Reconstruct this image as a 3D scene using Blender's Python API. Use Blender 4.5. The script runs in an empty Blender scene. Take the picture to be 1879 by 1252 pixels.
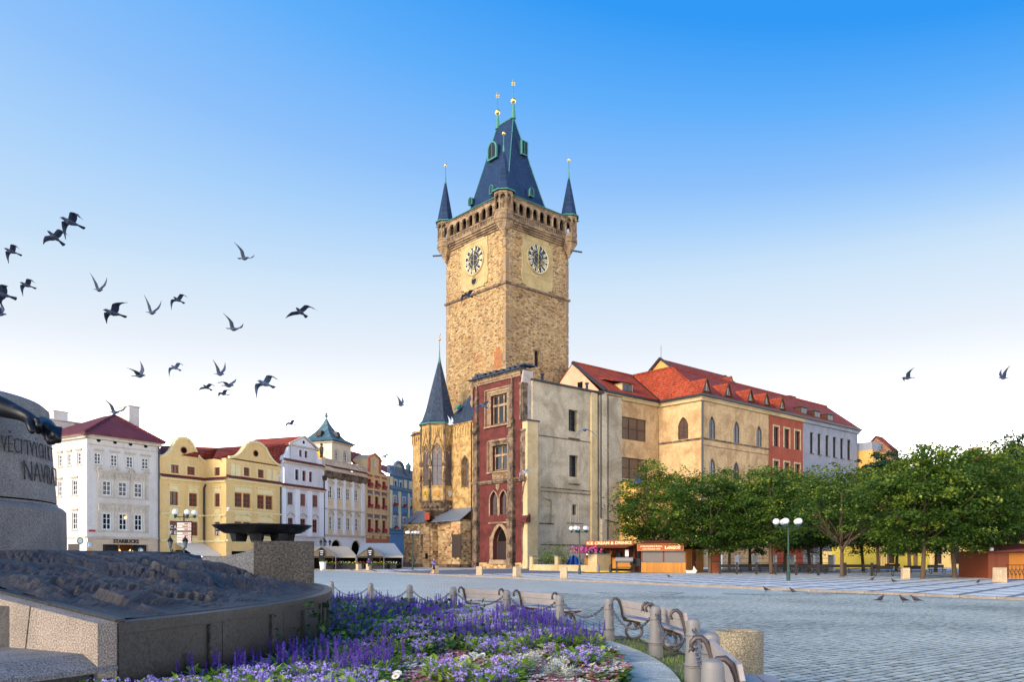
import bpy, bmesh, math, random
from mathutils import Vector, Matrix, noise
random.seed(7)
R = math.radians
PI = math.pi
# ------------------------------------------------------------------ camera, sky, sun, exposure
SC = bpy.context.scene
CO = SC.collection
W_PX, FPX, CX, HY, EYE = 1879.0, 1500.0, 939.5, 1025.0, 1.65      # measured: focal length and horizon of the photograph
cam_d = bpy.data.cameras.new('camera')
cam = bpy.data.objects.new('camera', cam_d); CO.objects.link(cam)
cam.location = (0, 0, EYE); cam.rotation_euler = (PI/2, 0, 0)
cam_d.sensor_width = 36; cam_d.lens = 36*FPX/W_PX
cam_d.shift_y = (HY-626)/W_PX
cam_d.clip_start = .1; cam_d.clip_end = 6000
SC.camera = cam
SUN_AZ = Vector((-.68, -.73)).normalized(); SUN_EL = R(21)
world = bpy.data.worlds.new('World'); SC.world = world; world.use_nodes = True
wn = world.node_tree; wn.nodes.clear()
def wnode(t, **k):
    n = wn.nodes.new(t)
    for a, b in k.items(): setattr(n, a, b)
    return n
sky = wnode('ShaderNodeTexSky', sky_type='NISHITA', sun_disc=False)
sky.sun_elevation = SUN_EL; sky.sun_rotation = math.atan2(SUN_AZ.x, SUN_AZ.y)
sky.altitude = 200; sky.air_density = 1.0; sky.dust_density = 1.6; sky.ozone_density = 3.0
tc = wnode('ShaderNodeTexCoord'); sx = wnode('ShaderNodeSeparateXYZ')
# height above the horizon, the blue deepening a little faster on the side away from the sun
h0 = wnode('ShaderNodeMath', operation='SUBTRACT'); h0.inputs[1].default_value = .33
h1 = wnode('ShaderNodeMath', operation='MAXIMUM'); h1.inputs[1].default_value = 0.
h2 = wnode('ShaderNodeMath', operation='MULTIPLY_ADD')
ramp = wnode('ShaderNodeValToRGB')
SKY = ((0., (6.0, 5.6, 5.2)), (.10, (5.0, 4.8, 4.55)), (.15, (2.7, 2.65, 2.6)), (.195, (1.04, 1.05, 1.09)), (.243, (.84, .90, .98)), (.313, (.65, .81, .97)), (.376, (.41, .66, .99)), (.42, (.28, .55, .99)), (.50, (.12, .44, .99)), (.58, (.03, .33, .94)), (1., (.015, .24, .80)))
e = ramp.color_ramp.elements
e[0].position = SKY[0][0]; e[0].color = SKY[0][1]+(1,); e[1].position = 1.0; e[1].color = SKY[-1][1]+(1,)
for p, c in SKY[1:-1]: q = e.new(p); q.color = c+(1,)
EXPO = .5
sc_ = wnode('ShaderNodeVectorMath', operation='SCALE'); sc_.inputs['Scale'].default_value = 10/2**EXPO
mixw = wnode('ShaderNodeMix', data_type='RGBA'); mixw.inputs[0].default_value = .96
bg = wnode('ShaderNodeBackground'); bg.inputs[1].default_value = .1
wo = wnode('ShaderNodeOutputWorld')
L = wn.links.new
L(tc.outputs['Generated'], sx.inputs[0]); L(sx.outputs['Z'], h0.inputs[0]); L(h0.outputs[0], h1.inputs[0]); L(h1.outputs[0], h2.inputs[0]); L(sx.outputs['X'], h2.inputs[1]); L(sx.outputs['Z'], h2.inputs[2])
L(h2.outputs[0], ramp.inputs[0]); L(ramp.outputs[0], sc_.inputs[0])
L(sky.outputs[0], mixw.inputs[6]); L(sc_.outputs[0], mixw.inputs[7]); L(mixw.outputs[2], bg.inputs[0]); L(bg.outputs[0], wo.inputs[0])
sun_d = bpy.data.lights.new('sun', 'SUN'); sun_d.energy = 3.5; sun_d.angle = R(24); sun_d.color = (1.0, .85, .65)
sun = bpy.data.objects.new('sun', sun_d); CO.objects.link(sun)
to_sun = Vector((SUN_AZ.x*math.cos(SUN_EL), SUN_AZ.y*math.cos(SUN_EL), math.sin(SUN_EL)))
sun.rotation_euler = to_sun.to_track_quat('Z', 'Y').to_euler(); sun.location = (-60, -30, 60)
vs = SC.view_settings; vs.view_transform = 'Standard'; vs.look = 'None'; vs.exposure = EXPO; vs.gamma = 1
SC.cycles.max_bounces = 6; SC.cycles.diffuse_bounces = 3; SC.cycles.glossy_bounces = 3; SC.cycles.transparent_max_bounces = 6
SC.cycles.use_denoising = True

# ------------------------------------------------------------------ measuring: from a pixel and a known depth or wall to a place
def at(px, py, Y): return Vector(((px-CX)/FPX*Y, Y, EYE+(HY-py)/FPX*Y))
def ground(px, py):
    Y = EYE*FPX/(py-HY); return Vector(((px-CX)/FPX*Y, Y, 0))
class Facade:
    """A vertical wall plane: origin, direction left to right seen from outside. local x along it, y inward, z up."""
    def __init__(s, o, d):
        s.o = Vector((o[0], o[1])); s.d = Vector(d).normalized(); s.n = Vector((s.d.y, -s.d.x)); s.ang = math.atan2(s.d.y, s.d.x)
    def s(s, px, out=0):
        k = (px-CX)/FPX; ox = s.o.x+s.n.x*out; oy = s.o.y+s.n.y*out
        return (k*oy-ox)/(s.d.x-k*s.d.y)
    def s_(s, px, out=0): return Facade.s(s, px, out)
    def w(s, t, out=0): return s.o+s.d*t+s.n*out
    def z(s, px, py, out=0):
        Y = s.w(s.s_(px, out), out).y; return EYE+(HY-py)/FPX*Y
    def sub(s, t, out=0): return Facade(s.w(t, out), s.d)

# ------------------------------------------------------------------ mesh building
class MB:
    def __init__(s): s.v = []; s.f = []; s.m = []; s.mi = 0
    def add(s, vs, fs):
        o = len(s.v); s.v += [tuple(p) for p in vs]
        for f in fs: s.f.append(tuple(i+o for i in f)); s.m.append(s.mi)
        return s
    def poly(s, *p): return s.add(p, [tuple(range(len(p)))])
    def box(s, x0, x1, y0, y1, z0, z1):
        if x1 < x0: x0, x1 = x1, x0
        if y1 < y0: y0, y1 = y1, y0
        return s.add([(x0,y0,z0),(x1,y0,z0),(x1,y1,z0),(x0,y1,z0),(x0,y0,z1),(x1,y0,z1),(x1,y1,z1),(x0,y1,z1)],
                     [(0,3,2,1),(4,5,6,7),(0,1,5,4),(1,2,6,5),(2,3,7,6),(3,0,4,7)])
    def taper(s, x0, x1, y0, y1, z0, z1, i):      # box whose top is drawn in by i
        return s.add([(x0,y0,z0),(x1,y0,z0),(x1,y1,z0),(x0,y1,z0),(x0+i,y0+i,z1),(x1-i,y0+i,z1),(x1-i,y1-i,z1),(x0+i,y1-i,z1)],
                     [(0,3,2,1),(4,5,6,7),(0,1,5,4),(1,2,6,5),(2,3,7,6),(3,0,4,7)])
    def prism(s, pts, y0, y1):                     # outline in x,z (counter-clockwise seen from -y), extruded along y
        n = len(pts)
        s.add([(x, y0, z) for x, z in pts]+[(x, y1, z) for x, z in pts],
              [tuple(range(n)), tuple(range(2*n-1, n-1, -1))]+[((i+1) % n, i, i+n, (i+1) % n+n) for i in range(n)])
        return s
    def prismx(s, pts, x0, x1):                    # outline in y,z extruded along x
        n = len(pts)
        return s.add([(x0, y, z) for y, z in pts]+[(x1, y, z) for y, z in pts],
              [tuple(range(n-1, -1, -1)), tuple(range(n, 2*n))]+[(i, (i+1) % n, (i+1) % n+n, i+n) for i in range(n)])
    def prismz(s, pts, z0, z1, top=None):
        n = len(pts); top = top or pts
        return s.add([(x, y, z0) for x, y in pts]+[(x, y, z1) for x, y in top],
              [tuple(range(n-1, -1, -1)), tuple(range(n, 2*n))]+[(i, (i+1) % n, (i+1) % n+n, i+n) for i in range(n)])
    def lathe(s, prof, n=16, c=(0, 0), a0=0., a1=2*PI, caps=True):
        full = abs(a1-a0-2*PI) < 1e-6; m = n if full else n+1; o = []
        for r, z in prof:
            for i in range(m):
                a = a0+(a1-a0)*i/n; o.append((c[0]+r*math.cos(a), c[1]+r*math.sin(a), z))
        f = []
        for j in range(len(prof)-1):
            for i in range(n):
                k = (i+1) % m; f.append((j*m+i, j*m+k, (j+1)*m+k, (j+1)*m+i))
        if caps and full:
            if prof[0][0] > 1e-4: f.append(tuple(range(m-1, -1, -1)))
            if prof[-1][0] > 1e-4: f.append(tuple((len(prof)-1)*m+i for i in range(m)))
        return s.add(o, f)
    def tube(s, pts, rad, n=6, caps=True, closed=False):
        pts = [Vector(p) for p in pts]; k = len(pts); rad = [rad]*k if not hasattr(rad, '__len__') else rad
        o = []; up = None
        for i, p in enumerate(pts):
            if closed: t = pts[(i+1) % k]-pts[i-1]
            else: t = pts[min(i+1, k-1)]-pts[max(i-1, 0)]
            if t.length < 1e-9: t = Vector((0, 0, 1))
            t.normalize()
            if up is None:
                up = Vector((0, 0, 1)) if abs(t.z) < .9 else Vector((1, 0, 0))
            a = up-t*up.dot(t)
            if a.length < 1e-6: a = t.orthogonal()
            a.normalize(); up = a; b = t.cross(a)
            for j in range(n):
                q = 2*PI*j/n; o.append(p+(a*math.cos(q)+b*math.sin(q))*rad[i])
        f = []
        for i in range(k if closed else k-1):
            for j in range(n):
                f.append((i*n+j, i*n+(j+1) % n, ((i+1) % k)*n+(j+1) % n, ((i+1) % k)*n+j))
        if caps and not closed:
            f.append(tuple(range(n-1, -1, -1))); f.append(tuple((k-1)*n+j for j in range(n)))
        return s.add(o, f)
    def beam(s, p, q, w, h):                       # straight square bar
        p, q = Vector(p), Vector(q); t = (q-p).normalized()
        up = Vector((0, 0, 1)) if abs(t.z) < .95 else Vector((0, 1, 0))
        a = t.cross(up).normalized()*w/2; b = a.cross(t).normalized()*h/2
        return s.add([p-a-b, p+a-b, p+a+b, p-a+b, q-a-b, q+a-b, q+a+b, q-a+b], [(0,1,2,3),(7,6,5,4),(0,4,5,1),(1,5,6,2),(2,6,7,3),(3,7,4,0)])
    def ball(s, c, r, n=12, sz=1.0):
        c = Vector(c); pr = [(max(1e-5, r*math.sin(PI*i/(n//2))), -r*sz*math.cos(PI*i/(n//2))) for i in range(n//2+1)]
        return s.lathe([(a, c.z+z) for a, z in pr], n, (c.x, c.y), caps=False)
    def xf(s, M, i0=0):
        for i in range(i0, len(s.v)): s.v[i] = tuple(M @ Vector(s.v[i]))
        return s
    def mesh(s, name, smooth=False):
        me = bpy.data.meshes.new(name); me.from_pydata(s.v, [], s.f)
        if smooth: me.polygons.foreach_set('use_smooth', [True]*len(me.polygons))
        if max(s.m, default=0) > 0: me.polygons.foreach_set('material_index', s.m)
        me.update(); return me
def fixn(me):
    bm = bmesh.new(); bm.from_mesh(me); bmesh.ops.recalc_face_normals(bm, faces=bm.faces); bm.to_mesh(me); bm.free(); return me
def empty(name, loc=(0, 0, 0), rz=0):
    o = bpy.data.objects.new(name, None); o.empty_display_size = .3; CO.objects.link(o)
    o.location = Vector(loc).to_3d() if len(loc) == 2 else loc; o.rotation_euler = (0, 0, rz); return o
def tag(o, label=None, cat=None, group=None, kind=None):
    if label: o['label'] = label
    if cat: o['category'] = cat
    if group: o['group'] = group
    if kind: o['kind'] = kind
    return o
def thing(name, label, cat, loc=(0, 0, 0), rz=0, group=None): return tag(empty(name, loc, rz), label, cat, group)
def obj(name, me, mat, parent=None, loc=(0, 0, 0), rz=0, smooth=False, fix=True):
    if isinstance(me, MB):
        me = me.mesh(name, smooth)
        if fix: fixn(me)
    if mat is not None and not me.materials:
        for m in (mat if isinstance(mat, (list, tuple)) else [mat]): me.materials.append(m)
    o = bpy.data.objects.new(name, me); CO.objects.link(o); o.location = loc; o.rotation_euler = (0, 0, rz)
    if parent is not None: o.parent = parent
    return o
def split_obj(name, mb, mat, parent):          # one object for each separate piece of the builder
    par = list(range(len(mb.v)))
    def find(i):
        while par[i] != i: par[i] = par[par[i]]; i = par[i]
        return i
    for f in mb.f:
        for a in f[1:]: par[find(a)] = find(f[0])
    gr = {}
    for f in mb.f: gr.setdefault(find(f[0]), []).append(f)
    for fs in gr.values():
        ids = sorted({i for f in fs for i in f}); ix = {i: k for k, i in enumerate(ids)}; obj(name, MB().add([mb.v[i] for i in ids], [tuple(ix[i] for i in f) for f in fs]), mat, parent)
def copy_tree(o, parent=None):
    c = o.copy(); CO.objects.link(c); c.parent = parent
    for ch in list(o.children): copy_tree(ch, c)
    return c
def text_mesh(txt, size, depth=.01, bold=0., align='CENTER', res=2, shear=0.):
    cu = bpy.data.curves.new('lettering', 'FONT'); cu.body = txt; cu.size = size; cu.extrude = depth; cu.align_x = align; cu.resolution_u = res
    cu.offset = bold; cu.shear = shear
    o = bpy.data.objects.new('lettering', cu); CO.objects.link(o)
    me = bpy.data.meshes.new_from_object(o.evaluated_get(bpy.context.evaluated_depsgraph_get()))
    bpy.data.objects.remove(o); bpy.data.curves.remove(cu)
    me.transform(Matrix.Rotation(PI/2, 4, 'X')); return me          # stands in x,z and faces -y

# ------------------------------------------------------------------ materials
def C(h, k=1.0):
    v = [int(h[i:i+2], 16)/255 for i in (1, 3, 5)]
    return tuple((((x+.055)/1.055)**2.4 if x > .04045 else x/12.92)*k for x in v)+(1,)
class NT:
    def __init__(s, name):
        s.m = bpy.data.materials.new(name); s.m.use_nodes = True; s.t = s.m.node_tree; s.t.nodes.clear()
        s.out = s.t.nodes.new('ShaderNodeOutputMaterial'); s.b = s.t.nodes.new('ShaderNodeBsdfPrincipled')
        s.t.links.new(s.b.outputs[0], s.out.inputs[0])
    def n(s, typ, **k):
        n = s.t.nodes.new('ShaderNode'+typ)
        for a, v in k.items(): setattr(n, a, v)
        return n
    def l(s, a, b): s.t.links.new(a, b)
    def coord(s, scale=(1, 1, 1), kind='Object'):
        c = s.n('TexCoord'); m = s.n('Mapping'); m.inputs['Scale'].default_value = scale; s.l(c.outputs[kind], m.inputs[0]); return m.outputs[0]
    def wall_uv(s, k=(1, 1)):      # (x+y, z) of the object: runs along either wall direction
        c = s.n('TexCoord'); x = s.n('SeparateXYZ'); s.l(c.outputs['Object'], x.inputs[0]); a = s.n('Math', operation='ADD'); s.l(x.outputs[0], a.inputs[0]); s.l(x.outputs[1], a.inputs[1])
        b = s.n('CombineXYZ'); m1 = s.n('Math', operation='MULTIPLY'); m1.inputs[1].default_value = k[0]; s.l(a.outputs[0], m1.inputs[0])
        m2 = s.n('Math', operation='MULTIPLY'); m2.inputs[1].default_value = k[1]; s.l(x.outputs[2], m2.inputs[0]); s.l(m1.outputs[0], b.inputs[0]); s.l(m2.outputs[0], b.inputs[1]); return b.outputs[0]
    def noise(s, vec, scale, detail=4, rough=.55, dist=0):
        n = s.n('TexNoise'); n.inputs['Scale'].default_value = scale; n.inputs['Detail'].default_value = detail; n.inputs['Roughness'].default_value = rough; n.inputs['Distortion'].default_value = dist
        if vec: s.l(vec, n.inputs['Vector'])
        return n.outputs['Fac']
    def ramp(s, fac, stops):
        r = s.n('ValToRGB'); e = r.color_ramp.elements; e[0].position, e[0].color = stops[0][0], stops[0][1]; e[1].position, e[1].color = stops[-1][0], stops[-1][1]
        for p, c in stops[1:-1]: q = e.new(p); q.color = c
        s.l(fac, r.inputs[0]); return r.outputs[0]
    def mix(s, fac, a, b, mode='MIX'):
        m = s.n('Mix', data_type='RGBA', blend_type=mode)
        for i, x in ((0, fac), (6, a), (7, b)):
            if hasattr(x, 'is_linked'): s.l(x, m.inputs[i])
            else: m.inputs[i].default_value = x
        return m.outputs[2]
    def bump(s, h, strength=.3, dist=.02, prev=None):
        b = s.n('Bump'); b.inputs['Strength'].default_value = strength; b.inputs['Distance'].default_value = dist; s.l(h, b.inputs['Height'])
        if prev: s.l(prev, b.inputs['Normal'])
        return b.outputs[0]
    def fin(s, col=None, rough=.8, nrm=None, metal=0., spec=.3):
        if col is not None:
            if hasattr(col, 'is_linked'): s.l(col, s.b.inputs['Base Color'])
            else: s.b.inputs['Base Color'].default_value = col
        if hasattr(rough, 'is_linked'): s.l(rough, s.b.inputs['Roughness'])
        else: s.b.inputs['Roughness'].default_value = rough
        s.b.inputs['Metallic'].default_value = metal; s.b.inputs['Specular IOR Level'].default_value = spec
        if nrm: s.l(nrm, s.b.inputs['Normal'])
        return s.m
W4 = (1, 1, 1, 1)
def g(v): return (v, v, v, 1)
def plaster(name, c, c2=None, amt=.5, scale=.35, fine=9, bump=.25, rough=.9, stain=.25):
    t = NT(name); v = t.coord(); c2 = c2 or tuple(x*.72 for x in c[:3])+(1,)
    f = t.ramp(t.noise(v, scale, 8, .68, .8), [(.42, g(0)), (.6, g(1))])
    k = t.mix(f, c, t.mix(amt, c, c2)); f2 = t.noise(v, fine, 5, .7)
    k = t.mix(stain, k, t.mix(1.0, k, t.ramp(f2, [(.3, g(.55)), (.7, g(1.25))]), 'MULTIPLY'))
    sv = t.coord((1.6, 1.6, .12)); st = t.ramp(t.noise(sv, 1.0, 5, .6), [(.45, g(1)), (.75, g(.74))])   # rain streaks
    k = t.mix(.7*stain+.15, k, t.mix(1.0, k, st, 'MULTIPLY'))
    return t.fin(k, rough, t.bump(t.noise(v, fine*2.2, 4, .7), bump, .03))
def plain(name, c, rough=.5, metal=0., spec=.4, var=.12, scale=3., bump=0.):
    t = NT(name); v = t.coord(); k = t.mix(t.noise(v, scale, 4), tuple(x*(1-var) for x in c[:3])+(1,), tuple(min(1, x*(1+var)) for x in c[:3])+(1,))
    return t.fin(k, rough, t.bump(t.noise(v, scale*8, 3), bump, .01) if bump else None, metal, spec)
def granite(name, c, c2, sc=60, rough=.6, spec=.4, big=.8, bump=.15):
    t = NT(name); v = t.coord(); f = t.noise(v, sc, 3, .8); k = t.ramp(f, [(.36, c2), (.5, c), (.64, tuple(min(1, x*1.75) for x in c[:3])+(1,))])
    k = t.mix(.6, k, t.mix(1.0, k, t.ramp(t.noise(v, big, 6, .65, .4), [(.3, g(.55)), (.7, g(1.2))]), 'MULTIPLY'))
    sv = t.coord((2.2, 2.2, .18)); k = t.mix(.5, k, t.mix(1.0, k, t.ramp(t.noise(sv, 1.3, 4), [(.4, g(1)), (.7, g(.6))]), 'MULTIPLY'))
    return t.fin(k, rough, t.bump(f, bump, .01), 0, spec)
def rubble(name):
    t = NT(name); v = t.coord((1.9, 1.9, 4.8)); d = t.n('TexNoise'); d.inputs['Scale'].default_value = 1.3; d.inputs['Detail'].default_value = 2
    s = t.n('VectorMath', operation='ADD'); sc = t.n('VectorMath', operation='SCALE'); sc.inputs['Scale'].default_value = .55; t.l(v, d.inputs['Vector']); t.l(d.outputs['Color'], sc.inputs[0]); t.l(v, s.inputs[0]); t.l(sc.outputs[0], s.inputs[1])
    vo = t.n('TexVoronoi', feature='F1'); t.l(s.outputs[0], vo.inputs['Vector']); vo.inputs['Scale'].default_value = 1; vo.inputs['Randomness'].default_value = .85
    ve = t.n('TexVoronoi', feature='DISTANCE_TO_EDGE'); t.l(s.outputs[0], ve.inputs['Vector']); ve.inputs['Scale'].default_value = 1; ve.inputs['Randomness'].default_value = .85
    x = t.n('SeparateColor'); t.l(vo.outputs['Color'], x.inputs[0])
    k = t.ramp(x.outputs[0], [(.0, C('#6b5038')), (.06, C('#8a6b4a')), (.2, C('#b08d60')), (.45, C('#c2a06e')), (.7, C('#cfb080')), (.9, C('#d8bd92')), (1., C('#a9866a'))])
    k = t.mix(.5, k, t.mix(1.0, k, t.ramp(t.noise(t.coord(), .16, 5, .6), [(.32, C('#b59a8c')), (.55, W4), (.75, C('#e6c8a0'))]), 'MULTIPLY'))
    k = t.mix(.45, k, t.mix(1.0, k, t.ramp(t.noise(t.coord(), 6, 4, .7), [(.3, g(.6)), (.7, g(1.3))]), 'MULTIPLY'))
    k = t.mix(.55, k, t.mix(1., k, t.ramp(t.noise(t.coord((.9, .9, .07)), 1., 5, .65), [(.4, g(1.08)), (.68, g(.62))]), 'MULTIPLY'))
    j = t.ramp(ve.outputs['Distance'], [(.0, g(1)), (.09, g(0))]); k = t.mix(j, k, t.mix(t.noise(v, 1.5, 3), C('#6b543c'), C('#bfa684')))
    h = t.ramp(ve.outputs['Distance'], [(.0, g(0)), (.16, g(1))])
    return t.fin(k, .92, t.bump(t.noise(t.coord(), 9, 4), .5, .04, t.bump(h, .8, .12)), 0, .15)
def bricks(name, cols, mortar, bw, bh, uv=True, bump=.5, dist=.03, grime=.4, off=.5, msize=.02, rough=.9):
    t = NT(name); v = t.wall_uv() if uv else t.coord(); b = t.n('TexBrick'); t.l(v, b.inputs['Vector'])
    b.offset = off
    b.inputs['Scale'].default_value = 1; b.inputs['Brick Width'].default_value = bw; b.inputs['Row Height'].default_value = bh; b.inputs['Mortar Size'].default_value = msize; b.inputs['Mortar Smooth'].default_value = .3
    b.inputs['Color1'].default_value = g(0); b.inputs['Color2'].default_value = g(1); b.inputs['Mortar'].default_value = g(.5); b.inputs['Bias'].default_value = 0
    x = t.n('SeparateColor'); t.l(b.outputs['Color'], x.inputs[0]); n = len(cols)
    k = t.ramp(x.outputs[0], [(i/(n-1), c) for i, c in enumerate(cols)])
    k = t.mix(b.outputs['Fac'], k, mortar)
    k = t.mix(grime, k, t.mix(1.0, k, t.ramp(t.noise(t.coord(), .5, 7, .65), [(.3, g(.5)), (.65, g(1.15))]), 'MULTIPLY'))
    k = t.mix(grime, k, t.mix(1.0, k, t.ramp(t.noise(t.coord(), 7, 4, .7), [(.3, g(.7)), (.7, g(1.2))]), 'MULTIPLY'))
    inv = t.n('Math', operation='SUBTRACT'); inv.inputs[0].default_value = 1; t.l(b.outputs['Fac'], inv.inputs[1])
    return t.fin(k, rough, t.bump(inv.outputs[0], bump, dist, t.bump(t.noise(t.coord(), 10, 4), .3, .02)), 0, .2)
def glass(name, c=(.012, .014, .018, 1), rough=.06):
    t = NT(name); v = t.coord(); t.b.inputs['IOR'].default_value = 1.5
    return t.fin(t.mix(t.noise(v, 1.3, 2), c, tuple(min(1, x*2.0) for x in c[:3])+(1,)), rough, t.bump(t.noise(v, .9, 2), .06, .05), 0, .28)
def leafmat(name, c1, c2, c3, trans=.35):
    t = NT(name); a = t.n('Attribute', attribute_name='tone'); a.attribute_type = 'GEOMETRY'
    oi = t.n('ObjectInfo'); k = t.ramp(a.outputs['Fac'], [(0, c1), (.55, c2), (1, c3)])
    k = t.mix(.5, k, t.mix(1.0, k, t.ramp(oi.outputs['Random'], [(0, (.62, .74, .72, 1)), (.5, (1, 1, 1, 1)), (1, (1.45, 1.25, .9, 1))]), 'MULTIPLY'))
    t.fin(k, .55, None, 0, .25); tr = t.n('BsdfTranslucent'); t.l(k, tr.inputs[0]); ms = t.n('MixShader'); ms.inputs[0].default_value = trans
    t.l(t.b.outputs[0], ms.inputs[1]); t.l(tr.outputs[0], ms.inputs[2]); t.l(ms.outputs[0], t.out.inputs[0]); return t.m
def emis(name, c, k):
    t = NT(name); t.b.inputs['Emission Color'].default_value = c; t.b.inputs['Emission Strength'].default_value = k; return t.fin(c, .5)
# ------------------------------------------------------------------ material instances
M = {}
M['rubble'] = rubble('rubble_stone')
M['ashlar'] = bricks('ashlar_blocks', [C('#6e543c'), C('#a58460'), C('#cba876'), C('#a86e4a'), C('#dcc08e'), C('#c4a070')], C('#c6ae8a'), .62, .36, grime=.6)
M['sand'] = plaster('sandstone_gold', C('#cdaa70'), C('#8c6a42'), .9, .9, 6, .5, stain=.6)
M['sand_dark'] = plaster('sandstone_weathered', C('#8a7460'), C('#3c332c'), .95, .8, 5, .6, stain=.7)
M['sand_gallery'] = plaster('sandstone_gallery', C('#a48a6c'), C('#5c4b3d'), .9, .6, 6, .5, stain=.6)
M['panel'] = plaster('ochre_panel', C('#b8a274'), C('#9c8558'), .6, .5, 6, .12, stain=.25)
M['slate'] = bricks('slate', [C('#2c3646'), C('#364256'), C('#414d60'), C('#2f3a4c')], C('#222a36'), .32, .2, bump=.5, dist=.02, grime=.35, msize=.012, rough=.5)
M['tower_slate'] = bricks('tower_slate', [C('#1c2c46'), C('#223553'), C('#293d5c'), C('#1e3050')], C('#17233a'), .4, .25, bump=.5, dist=.02, grime=.3, msize=.012, rough=.45)
M['copper'] = plain('green_copper', C('#3d7a70'), .6, .1, .4, .25, 2.)
M['gold'] = plain('gilding', (.86, .60, .18, 1), .28, .9, .5, .1)
M['dial'] = plain('dial_blue', C('#141d33'), .45, 0, .5, .1)
M['cream_paint'] = plain('numeral_cream', C('#efe2b4'), .5, 0, .4, .05)
M['red'] = plaster('oxblood_plaster', C('#6c3532'), C('#472422'), .7, .5, 6, .3, stain=.35)
M['grey'] = plaster('grey_render', C('#c4b59c'), C('#94876f'), .8, .22, 3.5, .3, stain=.6)
M['cream'] = plaster('cream_render', C('#cdb68c'), C('#a88f66'), .6, .3, 4, .2, stain=.4)
M['yellow_render'] = plaster('yellow_render', C('#e0b466'), C('#c0904c'), .5, .3, 4, .2, stain=.35)
M['beige'] = plaster('beige_render', C('#d2b184'), C('#a8855c'), .8, .35, 2.6, .3, stain=.55)
M['pinkish'] = plaster('pink_render', C('#d8b294'), C('#bb9072'), .5, .4, 4, .2)
M['orange'] = plaster('orange_render', C('#a85540'), C('#843f30'), .5, .4, 4, .25, stain=.35)
M['bluegrey'] = plaster('blue_grey_render', C('#989ba6'), C('#7c7f8a'), .5, .4, 4, .2, stain=.3)
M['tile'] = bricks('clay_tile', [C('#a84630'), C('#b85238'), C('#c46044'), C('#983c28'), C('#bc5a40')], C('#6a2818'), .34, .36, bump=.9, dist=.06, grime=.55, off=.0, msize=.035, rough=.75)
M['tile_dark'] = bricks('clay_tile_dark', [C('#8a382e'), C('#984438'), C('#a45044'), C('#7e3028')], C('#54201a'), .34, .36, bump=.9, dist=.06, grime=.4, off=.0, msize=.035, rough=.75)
M['tile_plum'] = bricks('clay_tile_plum', [C('#6a2c30'), C('#7a3236'), C('#8a3c3a'), C('#5f282c')], C('#401a1e'), .3, .34, bump=.8, dist=.05, grime=.4, msize=.03, rough=.6)
M['gutter'] = plain('dark_gutter', C('#3a3a40'), .5, .5, .4, .15)
M['brown_wood'] = plain('brown_frame', C('#4a2f22'), .6, 0, .3, .2)
M['white_wood'] = plain('white_frame', C('#e6e4e0'), .5, 0, .4, .04)
M['red_wood'] = plain('red_brown_frame', C('#8a4630'), .6, 0, .3, .15)
M['dark_frame'] = plain('dark_frame', C('#332a2c'), .5, 0, .3, .15)
M['glass'] = glass('window_glass')
M['glass_sky'] = glass('window_glass_pale', (.06, .07, .08, 1), .05)
M['curtain'] = plain('curtained_glass', C('#54443c'), .25, 0, .6, .35, 2.)
M['lead_glass'] = plain('leaded_glass', C('#5b5358'), .25, 0, .6, .35, 2.5)
M['black'] = plain('black_iron', C('#1c1c1e'), .5, .4, .4, .1)
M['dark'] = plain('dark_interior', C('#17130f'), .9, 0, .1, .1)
M['stone_frame'] = plaster('stone_frame', C('#a98f72'), C('#6d5846'), .8, .8, 5, .4, stain=.5)

# ------------------------------------------------------------------ wall with openings, windows
def arch_pts(w, hs, h, kind, n=7):
    """outline of an opening from lower left up over the arch to lower right, x from 0 to w; hs springing height"""
    if not kind: return [(0, 0), (0, h), (w, h), (w, 0)]
    p = [(0, 0)]
    for i in range(2*n+1):
        q = i/(2*n)
        if kind == 'round': a = PI*(1-q); x, z = w/2+w/2*math.cos(a), hs+(h-hs)*math.sin(a)
        else:
            t = q*2 if q <= .5 else (1-q)*2; a = t*PI/3; x = w-w*math.cos(a); z = hs+(h-hs)*math.sin(a)/math.sin(PI/3)
            if q > .5: x = w-x
        p.append((x, z))
    return p+[(w, 0)]
def hole(x0, x1, z0, z1, arch=None, sp=None):
    return dict(x0=x0, x1=x1, z0=z0, z1=z1, arch=arch, sp=sp if sp is not None else (z1-(x1-x0)*(.5 if arch == 'round' else .85) if arch else z1))
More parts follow.
